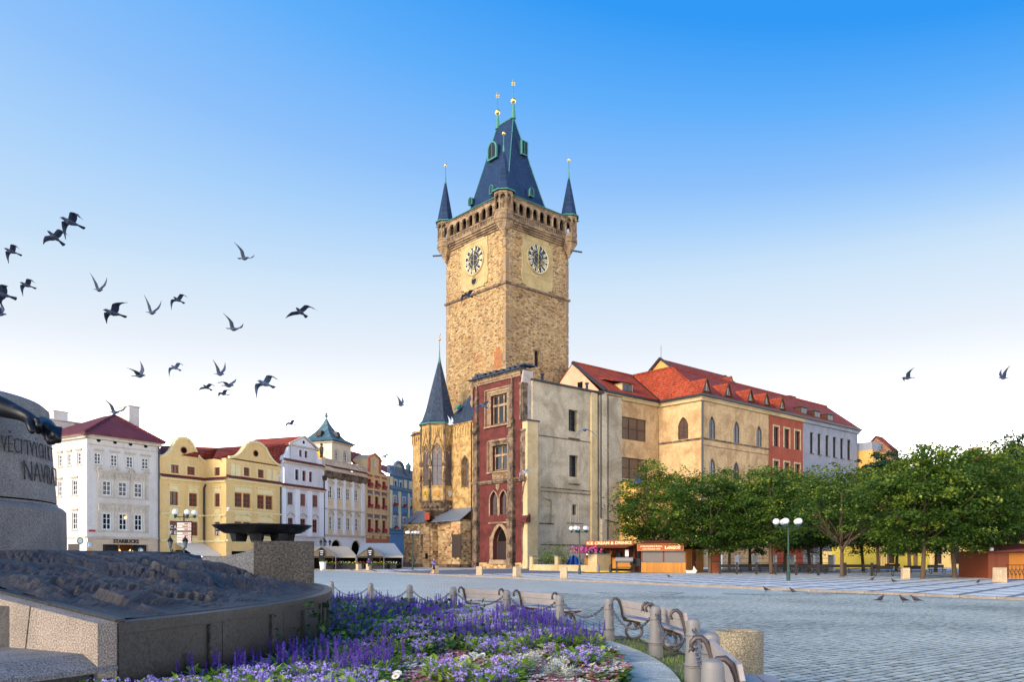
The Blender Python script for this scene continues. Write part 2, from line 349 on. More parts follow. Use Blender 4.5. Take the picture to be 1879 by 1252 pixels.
def wall(mb, x0, x1, z0, z1, holes, y=0., depth=.25, back=False):
    xs = sorted({x0, x1, *[v for h in holes for v in (h['x0'], h['x1']) if x0 < v < x1]}); zs = sorted({z0, z1, *[v for h in holes for v in (h['z0'], h['z1']) if z0 < v < z1]})
    for i in range(len(xs)-1):
        run = None
        for j in range(len(zs)-1):
            cx, cz = (xs[i]+xs[i+1])/2, (zs[j]+zs[j+1])/2
            inside = any(h['x0'] < cx < h['x1'] and h['z0'] < cz < h['z1'] for h in holes)
            if not inside:
                run = zs[j] if run is None else run
            if run is not None and (inside or j == len(zs)-2):
                top = zs[j] if inside else zs[j+1]
                mb.poly((xs[i], y, run), (xs[i+1], y, run), (xs[i+1], y, top), (xs[i], y, top)); run = None
    for h in holes:
        w, ht = h['x1']-h['x0'], h['z1']-h['z0']; pts = [(h['x0']+a, h['z0']+b) for a, b in arch_pts(w, h['sp']-h['z0'], ht, h['arch'])]
        for a, b in zip(pts, pts[1:]+pts[:1]): mb.poly((a[0], y, a[1]), (b[0], y, b[1]), (b[0], y+depth, b[1]), (a[0], y+depth, a[1]))
        if h['arch']:
            arc = pts[1:-1]; m = len(arc)//2
            for a, b in zip(arc[:m], arc[1:m+1]): mb.poly((h['x0'], y, h['z1']), (a[0], y, a[1]), (b[0], y, b[1]))
            for a, b in zip(arc[m:-1], arc[m+1:]): mb.poly((h['x1'], y, h['z1']), (a[0], y, a[1]), (b[0], y, b[1]))
    return mb
_wc = {}
def window(parent, h, frame, pane, nx=2, nz=3, y=.18, t=.07, sill=None, hood=None, name='window', surround=None, sw=.16, barw=None):
    w, ht = h['x1']-h['x0'], h['z1']-h['z0']; key = (round(w, 2), round(ht, 2), h['arch'], round(h['sp']-h['z0'], 2), frame, pane, nx, nz, t, sill, hood, surround, round(y, 2))
    if key not in _wc:
        f = MB(); pts = arch_pts(w, h['sp']-h['z0'], ht, h['arch']); c = (w/2, ht/2); n = len(pts)
        inn = []
        for x, z in pts:
            inn.append((t if x < t else (w-t if x > w-t else x), z)) if not h['arch'] else inn.append((c[0]+(x-c[0])*(1-2*t/w), c[1]+(z-c[1])*(1-2*t/ht)))
        if not h['arch']: inn = [(t, t), (t, ht-t), (w-t, ht-t), (w-t, t)]
        for i in range(n):
            j = (i+1) % n; f.poly((pts[i][0], 0, pts[i][1]), (inn[i][0], 0, inn[i][1]), (inn[j][0], 0, inn[j][1]), (pts[j][0], 0, pts[j][1]))
            f.poly((inn[i][0], 0, inn[i][1]), (inn[i][0], .08, inn[i][1]), (inn[j][0], .08, inn[j][1]), (inn[j][0], 0, inn[j][1]))
        b = barw or t*.7
        for i in range(1, nx):
            x = w*i/nx; top = ht-t
            if h['arch']: top = max(z for x_, z in [(w/2, ht)]) - t if abs(x-w/2) < .02 else (h['sp']-h['z0'])
            f.box(x-b*.5, x+b*.5, -.015, .05, t, top)
        lim = ht if not h['arch'] else h['sp']-h['z0']+.01
        for i in range(1, nz):
            z = ht*i/nz if not h['arch'] else lim*i/(nz-1 if nz > 1 else 1)
            f.box(t, w-t, -.008, .045, z-b*.4, z+b*.4)
        p = MB(); p.add([(x, .06, z) for x, z in pts], [tuple(range(n))])
        me, pm = fixn(f.mesh(name)), p.mesh('pane'); me.materials.append(M[frame]); pm.materials.append(M[pane]); ex = []
        if sill: q = MB().box(-.12, w+.12, -y-.14, -y+.03, -.14, -.004).mesh('sill'); q.materials.append(M[sill]); ex.append(('sill', fixn(q)))
        if hood:
            kind, hm = hood; q = MB(); z = ht+.2
            if kind == 'flat': q.box(-.22, w+.22, -y-.22, -y+.03, z+.1, z+.24).box(-.14, w+.14, -y-.12, -y+.03, z, z+.1)
            elif kind == 'arch':
                a = [(-.25, z), (-.1, z+.12)]+[(w*i/8, z+.12+.38*math.sin(PI*i/8)**1.0) for i in range(1, 8)]+[(w+.1, z+.12), (w+.25, z)]
                q.prism(a[::-1]+[(x, zz+.16) for x, zz in a], -y-.22, -y+.03)
            elif kind == 'tri':
                q.prism([(-.25, z), (w+.25, z), (w+.25, z+.14), (w/2, z+.6), (-.25, z+.14)], -y-.1, -y+.03).prism([(-.3, z+.14), (w/2, z+.55), (w+.3, z+.14), (w+.3, z+.26), (w/2, z+.72), (-.3, z+.26)], -y-.24, -y-.1)
            q = q.mesh('hood'); q.materials.append(M[hm]); ex.append(('hood', fixn(q)))
        if surround:
            q = MB(); a, ya, yb = sw, -y-.05, -y+.02
            if h['arch']:
                oo = [((x-c[0])*(1+2*a/w)+c[0], (z-c[1])*(1+1.6*a/ht)+c[1]) for x, z in pts]
                for i in range(n-1): q.add([(pts[i][0], ya, pts[i][1]), (oo[i][0], ya, oo[i][1]), (oo[i+1][0], ya, oo[i+1][1]), (pts[i+1][0], ya, pts[i+1][1]), (oo[i][0], yb, oo[i][1]), (oo[i+1][0], yb, oo[i+1][1])], [(0, 1, 2, 3), (1, 4, 5, 2)])
            else: q.box(-a, -.002, ya, yb, 0, ht).box(w+.002, w+a, ya, yb, 0, ht).box(-a, w+a, ya-.01, yb, ht+.002, ht+a*1.2)
            q = q.mesh('surround'); q.materials.append(M[surround]); ex.append(('surround', fixn(q)))
        _wc[key] = (me, pm, ex)
    me, pm, ex = _wc[key]
    o = obj(name, me, None, parent, (h['x0'], y, h['z0'])); obj('pane', pm, None, o)
    for nm, m in ex: obj(nm, m, None, o)
    return o
def gable_roof(mb, x0, x1, y0, y1, ze, zr, ov=.3, th=.12):   # ridge along x
    ym = (y0+y1)/2
    for a, b in ((y0-ov, -1), (y1+ov, 1)):
        k = (zr-ze)/(ym-y0); za = ze-ov*k
        mb.add([(x0, a, za), (x1, a, za), (x1, ym, zr), (x0, ym, zr), (x0, a, za-th), (x1, a, za-th), (x1, ym, zr-th), (x0, ym, zr-th)], [(0,1,2,3),(7,6,5,4),(0,4,5,1),(1,5,6,2),(2,6,7,3),(3,7,4,0)])
    return mb
def thick(mb, pts, th=.15):      # a roof plane from its corner points, given thickness downward
    n = len(pts); pts = [Vector(p) for p in pts]
    return mb.add([p for p in pts]+[p-Vector((0, 0, th)) for p in pts], [tuple(range(n)), tuple(range(2*n-1, n-1, -1))]+[(i, i+n, (i+1) % n+n, (i+1) % n) for i in range(n)])

# ------------------------------------------------------------------ ground and pavements
KD = Vector((-.495, .869)); K0 = Vector((-2.8, 70.7)); KN = Vector((.869, .495))    # kerb line of the far pavement, its normal away from the camera
kp = lambda t, d=0: K0+KD*t+KN*d
t_ = NT('cobbled_plaza'); c_ = t_.n('TexCoord'); m_ = t_.n('Mapping'); m_.inputs['Rotation'].default_value = (0, 0, R(-37)); t_.l(c_.outputs['Object'], m_.inputs[0])
b_ = t_.n('TexBrick'); t_.l(m_.outputs[0], b_.inputs['Vector']); b_.inputs['Scale'].default_value = 1; b_.inputs['Brick Width'].default_value = .2; b_.inputs['Row Height'].default_value = .16; b_.inputs['Mortar Size'].default_value = .012
b_.inputs['Color1'].default_value = C('#b4bab2'); b_.inputs['Color2'].default_value = C('#d0d2c8'); b_.inputs['Mortar'].default_value = C('#767b7e'); b_.inputs['Mortar Smooth'].default_value = .4
k_ = t_.mix(.55, b_.outputs['Color'], t_.mix(1.0, b_.outputs['Color'], t_.ramp(t_.noise(t_.coord(), .22, 6, .6), [(.3, (.66, .72, .76, 1)), (.7, (1.2, 1.18, 1.12, 1))]), 'MULTIPLY'))
k_ = t_.mix(t_.ramp(t_.noise(t_.coord((.5, 1.5, 1)), .5, 5, .7), [(.55, g(0)), (.8, g(.35))]), k_, C('#9aa18c'))
M['plaza'] = t_.fin(k_, .42, t_.bump(b_.outputs['Fac'], -.5, .03), 0, .5)
t_ = NT('mosaic_pavement'); c_ = t_.n('TexCoord'); x_ = t_.n('SeparateXYZ'); t_.l(c_.outputs['Object'], x_.inputs[0])
def band(ax, ay, per, wd):
    a = t_.n('Math', operation='MULTIPLY'); a.inputs[1].default_value = ax/per; t_.l(x_.outputs[0], a.inputs[0]); b = t_.n('Math', operation='MULTIPLY_ADD'); b.inputs[1].default_value = ay/per; t_.l(x_.outputs[1], b.inputs[0]); t_.l(a.outputs[0], b.inputs[2])
    f = t_.n('Math', operation='FRACT'); t_.l(b.outputs[0], f.inputs[0]); l = t_.n('Math', operation='LESS_THAN'); l.inputs[1].default_value = wd; t_.l(f.outputs[0], l.inputs[0]); return l.outputs[0]
a1, a2 = R(140), R(12); mx = t_.n('Math', operation='MAXIMUM'); t_.l(band(math.cos(a1), math.sin(a1), 2.0, .18), mx.inputs[0]); t_.l(band(math.cos(a2), math.sin(a2), 2.6, .16), mx.inputs[1])
mo = t_.noise(t_.coord(), 14, 3, .8); k_ = t_.mix(mx.outputs[0], t_.mix(mo, C('#d6d2cc'), C('#f0eee8')), t_.mix(mo, C('#55565a'), C('#8a8b90')))
k_ = t_.mix(.5, k_, t_.mix(1.0, k_, t_.ramp(t_.noise(t_.coord(), .35, 5, .6), [(.3, g(.72)), (.7, g(1.12))]), 'MULTIPLY'))
M['mosaic'] = t_.fin(k_, .45, t_.bump(mo, .2, .01), 0, .4)
M['asphalt'] = plain('asphalt', C('#6f7074'), .75, 0, .3, .25, 1.2, .3)
M['kerb'] = granite('kerb_granite', C('#9a8d80'), C('#5f574f'), 40, .8)
def structure(name, mb, mat, parent=None, label=None):
    o = obj(name, mb, mat, parent); o['kind'] = 'structure'
    if label: o['label'] = label
    return o
structure('ground', MB().poly((-900, -300, 0), (900, -300, 0), (900, 1500, 0), (-900, 1500, 0)), M['plaza'])
pv = MB(); q_ = [kp(-75), kp(70), kp(70, 70), kp(-75, 70)]; o_ = empty('tmp')
bpy.data.objects.remove(o_)
pave = obj('pavement', MB().prismz([((p-K0).x, (p-K0).y) for p in [kp(-75, .32), kp(-75, 90), kp(70, 90), kp(70, .32)]], 0, .1), M['mosaic'], None, (K0.x, K0.y, 0)); pave['kind'] = 'structure'
# darker asphalt lane in front of the chapel and the grey wall
ln = MB(); P = [ground(757, 1046.5), ground(1080, 1050), ground(1030, 1057), ground(905, 1058)]
lane = [kp(8, 1.2), kp(9, 9), kp(2, 26), kp(8, 46), kp(24, 50), kp(41, 38), kp(40, 22), kp(28, 2.2), kp(18, 1.2)]
structure('service_lane', ln.add([(p.x, p.y, .104) for p in lane], [tuple(range(len(lane)))]), M['asphalt'])
kb = MB().box(-.74, .74, 0, .3, 0, .125).mesh('kerb_stone'); kb.materials.append(M['kerb'])
kerb = tag(empty('kerb', (K0.x, K0.y, 0), math.atan2(KD.y, KD.x)), 'low stone kerb edging the mosaic pavement', None, None, 'structure')
for i in range(-48, 46): obj('kerb_stone', kb, None, kerb, (i*1.5, -.3+random.uniform(-.008, .008), random.uniform(-.006, .006)))
# ------------------------------------------------------------------ the town hall: tower, chapel, red facade, wings
U = Vector((.746, .666)).normalized(); V = Vector((-U.y, U.x)); A = Vector((2.48, 122))
FR = Facade(A+V*13.16, -V)                         # red facade plane
AU = math.atan2(U.y, U.x)
def solve_b(a, px):                                # distance along V so that A + aU + bV is seen at px
    return Facade(A+U*a, V).s_(px)
TN = A+U*6+V*solve_b(6, 928.5)                     # near corner of the tower
FTR = Facade(TN, U); LX = FTR.s(1043); LY = Facade(TN, V).s_(819)
FTL = Facade(TN+V*LY, -V)
tower = thing('clock_tower', 'tall square stone clock tower with steep dark slate roof and corner spires', 'tower', (TN.x, TN.y, 0), AU)
zt = lambda y: EYE+(HY-y)/FPX*TN.y
ZS, ZG, ZB, ZA, ZE = zt(517), zt(415.5), zt(403), zt(391.6), zt(363.5)
# body
wz = FTR.z(985, 659); sw = FTR.s(985)
hr = [hole(sw-.55, sw+.55, wz-1.4, wz+1.4)]
b = MB(); wall(b, 0, LX, -.2, ZG, hr, 0, .7)
b.box(.0, .001, 0, 0.001, 0, .001)
b.poly((0, LY, -.2), (0, 0, -.2), (0, 0, ZG), (0, LY, ZG)); b.poly((LX, 0, -.2), (LX, LY, -.2), (LX, LY, ZG), (LX, 0, ZG)); b.poly((LX, LY, -.2), (0, LY, -.2), (0, LY, ZG), (LX, LY, ZG))
obj('wall', b, M['rubble'], tower)
w_ = window(tower, hr[0], 'dark_frame', 'glass', 1, 2, .5, .1, surround='stone_frame', sw=.3)
qa = [fixn(MB().box(-.03, a, -.03, b, 0, .47).mesh('quoin')) for a, b in ((1.15, .6), (.6, 1.05), (.85, .7), (.7, 1.2))]
for q in qa: q.materials.append(M['sand_gallery'])
rq = random.Random(8); z = zt(672)
while z < ZG-.5:                                   # dressed corner stones of the near edge and of both outer edges
    for cx, cy, sx_, sy_ in ((0, 0, 1, 1), (LX, 0, -1, 1), (0, LY, 1, -1)):
        if rq.random() < .72: o = obj('quoin', rq.choice(qa), None, tower, (cx, cy, z)); o.scale = (sx_, sy_, 1)
    z += .48
def ring(mb, o, z0, z1, i=None):                   # square ring around the tower, o outside the wall
    mb.box(-o, LX+o, -o, LY+o, z0, z1); return mb
obj('string_course', ring(MB(), .28, ZS-.25, ZS+.1), M['sand_dark'], tower)
split_obj('plaster_patch', MB().box(-.012, 0, 1.1, 3.0, zt(672), zt(640)).box(-.012, 0, 1.5, 2.6, zt(640), zt(632)).box(-.012, 0, 6.2, 8.6, zt(632), zt(630)).box(-.012, 0, 6.1, 8.4, zt(641.5), zt(638.5)).box(-.012, 0, 6.0, 8.3, zt(651), zt(648)).box(-.012, 0, 6.4, 8.0, zt(661), zt(657)), plaster('brick_patch', C('#a8714a'), C('#7c4d33'), .7, 1.5, 6), tower)
# gallery
cm = MB(); st = [(.25, 0, .3), (.5, .3, .55), (.8, .55, .85), (1.05, .85, 1.1)]; kz = (ZB-ZG)/1.1
for o, a, c in st: ring(cm, o, ZG+a*kz, ZG+c*kz-.002)
obj('gallery_cornice', cm, M['sand_gallery'], tower)
obj('gallery_floor', ring(MB(), .98, ZB-.1, ZB+.05), M['sand_gallery'], tower)
G = 1.0
def side_frames():                                 # each side of the gallery: (origin, rot, length)
    return [((-G, LY+G, 0), -PI/2, LY+2*G), ((-G, -G, 0), 0, LX+2*G), ((LX+G, -G, 0), PI/2, LY+2*G), ((LX+G, LY+G, 0), PI, LX+2*G)]
for (o, rz, ln) in side_frames():
    pb = MB().box(0, ln, 0, .3, ZB+.05, ZB+.25).box(0, ln, -.04, .34, ZA-.2, ZA)
    n = int(ln/.42)
    for i in range(n+1): x = ln*i/n; pb.box(x-.11, x+.11, .05, .24, ZB+.25, ZA-.2)
    pb.box(0, ln, .26, .29, ZB+.25, ZA-.2)
    obj('balustrade', pb, M['sand_gallery'], tower, o, rz)
    n = 9; wdt = (ln-2.4)/n; hs = [hole(1.2+wdt*i+.22, 1.2+wdt*(i+1)-.22, ZA, ZE-.55, 'round') for i in range(n)]
    ab = MB(); wall(ab, 0, ln, ZA, ZE, hs, .02, .34); wall(ab, 0, ln, ZA, ZE, hs, .36, 0); obj('arcade', ab, M['sand_gallery'], tower, o, rz)
    for i in range(n+1):
        x = 1.2+wdt*i; obj('column', MB().lathe([(.2, ZA), (.2, ZA+.12), (.13, ZA+.18), (.13, ZE-1.35), (.2, ZE-1.2), (.2, ZE-1.05)], 8, (x, -.06)), M['sand_gallery'], tower, o, rz, smooth=False)
    obj('eave_moulding', MB().box(-.1, ln+.1, -.14, .4, ZE, ZE+.22), M['sand_gallery'], tower, o, rz)
i_ = 1.6
cw = [hole(i_+k*2.6+.4, i_+k*2.6+1.5, ZB+.4, ZE-1.2, 'pointed') for k in range(5)]
obj('inner_wall', MB().box(i_, LX-i_, i_, LY-i_, ZB, ZE+.4), M['sand_dark'], tower)
# roof: low skirt over the gallery, steep hipped body, ridge parallel to the left face
rf = MB(); e0 = G+.32; z0 = ZE+.2
rx, ry = LX/2, LY/2; rp = []
FRi = Facade(TN+U*rx, V); ra, rb = FRi.s_(942), FRi.s_(913); ZR = FRi.z(942, 213.5)
sect = [(e0, z0), (-1.2, z0+.55), (-2.2, z0+1.05), (-2.75, z0+2.0), (-3.15, z0+3.4)]
rects = [[(-o, -o), (LX+o, -o), (LX+o, LY+o), (-o, LY+o)] for o, z in sect]
pts = [[(x, y, sect[i][1]) for x, y in r] for i, r in enumerate(rects)]
for a, c in zip(pts, pts[1:]):
    for i in range(4): j = (i+1) % 4; rf.poly(a[i], a[j], c[j], c[i])
t4 = pts[-1]; ra_, rb_ = (rx, ra, ZR), (rx, rb, ZR)
rf.poly(t4[0], t4[1], ra_); rf.poly(t4[1], t4[2], rb_, ra_); rf.poly(t4[2], t4[3], rb_); rf.poly(t4[3], t4[0], ra_, rb_)
roof = obj('roof', rf, M['tower_slate'], tower)
hp = MB()
for i, top in ((0, ra_), (1, ra_), (2, rb_), (3, rb_)): hp.tube([pts[0][i], pts[1][i], pts[2][i], pts[3][i], t4[i], top], .075, 5)
hp.tube([ra_, rb_], .13, 5)
for i in range(4): hp.beam(pts[0][i], pts[0][(i+1) % 4], .1, .1)
obj('ridge_flashing', hp, M['copper'], roof)
def finial(parent, x, y, z, h, r, rb, star=True):
    f = obj('finial', MB().lathe([(r*1.1, z-.4), (r*.8, z+.6), (r*.35, z+h*.45), (r*.2, z+h*.5)], 8, (x, y)).tube([(x, y, z+h*.4), (x, y, z+h)], .07, 5), M['copper'], parent)
    if rb: obj('ball', MB().ball((x, y, z+h*.5), rb, 14), M['gold'], f, smooth=True)
    if star:
        s_ = MB()
        for k in range(4):
            a = PI*k/4; dx = math.cos(a)*.38; dz = math.sin(a)*.38; s_.beam((x-dx*.7, y+dx*.7, z+h+.25-dz), (x+dx*.7, y-dx*.7, z+h+.25+dz), .1, .1)
        obj('star', s_.box(x-.09, x+.09, y-.09, y+.09, z+h-.2, z+h+.9), M['gold'], f)
fz = lambda px, py, Y: EYE+(HY-py)/FPX*Y
finial(roof, rx, ra, ZR, 5.6, .42, .5); finial(roof, rx, rb, ZR-.2, 5.4, .42, .5)
# roof dormers: position on the left face (x side) or the right face (y side)
def dormer(px, py, w, h, left, arch=True, d=1.6):
    lo = 0.; hi = 8.
    # find the inset o of the roof plane seen at this pixel by marching along the ray
    f = FTL if left else FTR
    for _ in range(40):
        mid = (lo+hi)/2; s_ = f.s(px, -mid); z_ = f.z(px, py, -mid)
        cen = rx if left else None
        # height of the roof surface at inset mid (steep body, straight from the last section to the ridge)
        top_in = rx if left else ra
        k = (mid-3.15)/(top_in-3.15); zr = sect[-1][1]+k*(ZR-sect[-1][1]) if mid > 3.15 else z0+2
        if z_ > zr: lo = mid
        else: hi = mid
    s_ = f.s(px, -lo); z_ = f.z(px, py, -lo)
    e = empty('dormer', (lo, LY-s_, z_) if left else (s_, lo, z_), -PI/2 if left else 0); e.parent = tower
    pts_ = arch_pts(w, h*.55, h, 'round' if arch else None)
    bd = MB().prism([(x-w/2, z) for x, z in pts_][::-1], -.55, d)
    obj('dormer_body', bd, M['tower_slate'], e)
    oo = [((x-w/2)*1.1, z*1.05-.03*h) for x, z in pts_]; ii = [((x-w/2)*.82, z*.9+.05*h) for x, z in pts_]; fr = MB(); n = len(oo)
    for i in range(n):
        j = (i+1) % n; fr.add([(oo[i][0], -.62, oo[i][1]), (oo[j][0], -.62, oo[j][1]), (ii[j][0], -.62, ii[j][1]), (ii[i][0], -.62, ii[i][1]), (oo[i][0], -.3, oo[i][1]), (oo[j][0], -.3, oo[j][1]), (ii[j][0], -.5, ii[j][1]), (ii[i][0], -.5, ii[i][1])], [(0,1,2,3),(0,4,5,1),(3,2,6,7)])
    fr.box(-.04, .04, -.6, -.5, .1, h*.9)
    obj('frame', fr, M['copper'], e)
    obj('pane', MB().prism(ii[::-1], -.56, -.5), M['glass'], e)
    return e
dormer(907, 293, 2.3, 3.0, True); dormer(959, 286, 1.4, 2.4, False, False); dormer(867, 377, .95, 1.3, True); dormer(906, 357, .95, 1.5, True); dormer(972, 362, .95, 1.5, False)
# corner turrets
def turret(x, y, za, zb, k=.86):
    e = empty('corner_turret', (x, y, 0)); e.parent = tower; e.scale = (k, k, 1); a0 = PI/8; r = 1.6
    oc = lambda r: [(r*math.cos(a0+PI/4*i), r*math.sin(a0+PI/4*i)) for i in range(8)]
    c = MB(); z1 = ZB+.05
    for (r0, r1, u, v) in ((.25, .42, -2.7, -2.35), (.5, .62, -2.35, -2.05), (.72, .86, -2.05, -1.7), (.95, 1.1, -1.7, -1.35), (1.15, 1.35, -1.35, -.95), (1.45, 1.62, -.95, -.55), (1.75, 1.75, -.55, 0)): c.prismz(oc(r0), z1+u, z1+v, oc(r1))
    c.ball((0, 0, z1-2.75), .3, 8); obj('corbel', c, M['sand_gallery'], e)
    p = MB().prismz(oc(1.6), z1, ZA-.2).prismz(oc(1.72), ZA-.2, ZA).prismz(oc(1.66), ZE+.12, ZE+.5).prismz(oc(1.85), ZE+.5, ZE+.65)
    for i in range(8):
        a = a0+PI/4*i; b = a+PI/4; p.lathe([(.17, ZA), (.17, ZE+.2)], 6, (1.5*math.cos(a), 1.5*math.sin(a)))
        A0, B0 = Vector((1.5*math.cos(a), 1.5*math.sin(a), 0)), Vector((1.5*math.cos(b), 1.5*math.sin(b), 0)); ap = arch_pts(1., .0, .8, 'pointed', 4)[1:-1]
        for (s0, q0), (s1, q1) in zip(ap, ap[1:]):
            P0, P1 = A0.lerp(B0, s0), A0.lerp(B0, s1); zt_ = ZE+.14; zb_ = ZE-.75
            p.poly((P0.x, P0.y, zb_+q0), (P1.x, P1.y, zb_+q1), (P1.x, P1.y, zt_), (P0.x, P0.y, zt_))
    obj('parapet', p, M['sand_gallery'], e)
    obj('spire', MB().prismz(oc(2.0), ZE+.6, ZE+1.0, oc(1.62)).prismz(oc(1.62), ZE+1.0, za, oc(.07)), M['tower_slate'], e)
    obj('edge_flashing', MB().prismz(oc(2.06), ZE+.5, ZE+.68), M['copper'], e)
    finial(e, 0, 0, za-.6, zb-za+.6, .2, 0, False)
    obj('tip_ball', MB().ball((0, 0, zb), .3, 10), M['gold'], e, smooth=True)
tz = lambda y, Y: EYE+(HY-y)/FPX*Y
yl = (TN+V*LY).y; yr = (TN+U*LX).y
o_ = .55
for x, y, yy, pa, pb in ((-.6, -.1, TN.y, 275, 247), (-.45, LY-.35, yl, 333, 306), (LX-.35, -.45, yr, 325, 296)): turret(x, y, tz(pa, yy), tz(pb, yy), 1. if abs(y) < .2 else .9)
turret(LX-.3, LY-.3, tz(275, TN.y), tz(247, TN.y))
sp = MB()
sp.beam((-.9, LY-.3, ZG-.6), (-2.3, LY+1.0, ZG-.7), .25, .2); obj('water_spout', sp, M['gutter'], tower)
obj('water_spout', MB().beam((LX-.3, -.9, ZG-.6), (LX+1.6, -1.8, ZG-.7), .25, .2), M['gutter'], tower)
# clocks
ROM = ['XII', 'I', 'II', 'III', 'IIII', 'V', 'VI', 'VII', 'VIII', 'IX', 'X', 'XI']
def clock(f, px, py, pw0, pw1, ptop, pbot, left):
    e = empty('clock_panel', (0, LY, 0) if left else (0, 0, 0), -PI/2 if left else 0); e.parent = tower
    s0, s1, c, z = f.s(pw0), f.s(pw1), f.s(px), f.z(px, py); z0, z1 = f.z(px, pbot), f.z(px, ptop); r = 26/FPX*f.w(c).y
    p = MB().box(s0, s1, -.1, .0, z0, z1).box(s0, s1, -.17, -.1, z1-.25, z1).box(s0, s0+.22, -.15, -.1, z0, z1-.25).box(s1-.22, s1, -.15, -.1, z0, z1-.25).box(s0+.9, s1-.9, -.16, -.1, z1, z1+.45).box(s0, s1, -.15, -.1, z0, z0+.22).box(s0+.22, s1-.22, -.14, -.1, z-r-.75, z-r-.6).box(s0+.9, s1-.9, -.14, -.02, z0-.35, z0)
    p.box(s0-.16, s0, -.12, 0, z0+1.2, z0+2.6).box(s1, s1+.16, -.12, 0, z0+1.2, z0+2.6).box(s0-.16, s0, -.12, 0, z1-3, z1-1.6).box(s1, s1+.16, -.12, 0, z1-3, z1-1.6)
    obj('panel', p, M['panel'], e)
    circ = lambda rr, n=40, yy=-.16: [(c+rr*math.cos(2*PI*i/n), yy, z+rr*math.sin(2*PI*i/n)) for i in range(n)]
    obj('bezel', MB().tube(circ(r*1.04), .16, 6, closed=True), M['panel'], e, smooth=True)
    d = obj('dial', MB().prism([(x, zz) for x, yy, zz in circ(r)], -.17, -.1), M['dial'], e)
    rg = MB()
    for k in (.985, .60, .40): rg.tube(circ(r*k, 40, -.18), .02 if k < .9 else .05, 4, closed=True)
    obj('ring', rg, M['cream_paint'], d)
    for i, tx in enumerate(ROM):
        me = text_mesh(tx, 1.0, .01, .015); xs = [v.co.x for v in me.vertices]; zs = [v.co.z for v in me.vertices]
        wd, hh = max(xs)-min(xs), max(zs)-min(zs); a = PI/2-2*PI*i/12
        kx = min(1.0, r*.29/wd); me.transform(Matrix.Translation((0, -.19, 0)) @ Matrix.Translation((c, 0, z)) @ Matrix.Rotation(-(a-PI/2), 4, 'Y') @ Matrix.Translation((0, 0, r*.79)) @ Matrix.Diagonal((kx, 1, r*.30/hh, 1)) @ Matrix.Translation((-(max(xs)+min(xs))/2, 0, -(max(zs)+min(zs))/2)))
        obj('numeral', me, M['cream_paint'], d)
    for k in range(12):
        a = 2*PI*k/12; rr = r*.5
        if k % 3: continue
        obj('hour_mark', MB().beam((c+math.cos(a)*r*.42, -.185, z+math.sin(a)*r*.42), (c+math.cos(a)*r*.58, -.185, z+math.sin(a)*r*.58), .1, .1), M['cream_paint'], d)
    for nm, a, l0, l1 in (('hand', PI/2-.06, .82, .55), ('hand', PI*.92 if left else PI*.80, .55, .45)):
        dx, dz = math.cos(a), math.sin(a); hnd = MB().beam((c-dx*r*l1, -.22, z-dz*r*l1), (c+dx*r*l0, -.22, z+dz*r*l0), .1, .04)
        q = (c-dx*r*l1, -.22, z-dz*r*l1)
        for j in range(4): bb = PI*j/4; hnd.beam((q[0]-math.cos(bb)*.32, -.23, q[2]-math.sin(bb)*.32), (q[0]+math.cos(bb)*.32, -.23, q[2]+math.sin(bb)*.32), .12, .03)
        obj(nm, hnd, M['gold'], d)
    zo = f.z(px, 516 if left else 517); ro = .75
    if left:
        obj('oculus', MB().prism([(c+ro*math.cos(2*PI*i/24), zo+ro*math.sin(2*PI*i/24)) for i in range(24)], -.13, -.09), M['glass'], e)
    obj('oculus_ring', MB().tube([(c+ro*math.cos(2*PI*i/24), -.14, zo+ro*math.sin(2*PI*i/24)) for i in range(24)], .12 if left else .06, 5, closed=True), M['panel'], e)
clock(FTL, 871, 478, 847, 895.5, 444, 527, True); clock(FTR, 986, 475.5, 957.5, 1012.5, 444, 529, False)

# ---- chapel with the bay
DC = .8
FC = Facade(A+U*DC, -V)
ang_v = math.atan2(-V.y, -V.x)
chapel = thing('gothic_chapel', 'golden sandstone chapel with polygonal bay window and pointed slate spire', 'chapel', (FC.o.x, FC.o.y, 0), ang_v)
xl, xr, xb = FC.s(757), FC.s(868.5), FC.s(806.5, .5)
zc = lambda px, py, o=0: FC.z(px, py, o)
zw = zc(868, 771); lz0, lz1 = zc(852, 895), zc(852, 838); lx = FC.s(853)
hl = [hole(lx-.75, lx+.75, lz0, lz1, 'pointed')]
w = MB(); wall(w, xl, xr, 0, zw, hl, 0, 1.0); w.poly((xl, 0, 0), (xl, 5.2, 0), (xl, 5.2, zw), (xl, 0, zw)); obj('wall', w, M['sand'], chapel)
window(chapel, hl[0], 'sand_dark', 'lead_glass', 2, 6, .7, .08, surround='sand_dark', sw=.25)
fz0 = zc(850, 800); fb = MB()
for x0, x1 in ((xl, xb-3.0), (xb+3.0, xr)):
    fb.box(x0, x1, -.12, .02, fz0-.15, fz0).box(x0, x1, -.22, .02, zw-.3, zw)
    n = max(2, int((x1-x0)/.62))
    for i in range(n+1): x = x0+(x1-x0)*i/n; fb.box(x-.09, x+.09, -.14, .02, fz0, zw-.5)
    for i in range(n):
        x = x0+(x1-x0)*(i+.5)/n; hw = (x1-x0)/n/2-.09
        fb.prism([(x-hw, zw-.5), (x+hw, zw-.5), (x+hw, zw-.3), (x-hw, zw-.3)], -.12, .02).prism([(x-hw, zw-1.1), (x, zw-.55), (x+hw, zw-1.1), (x+hw, zw-.5), (x-hw, zw-.5)], -.1, .02)
obj('tracery_frieze', fb, M['sand'], chapel)
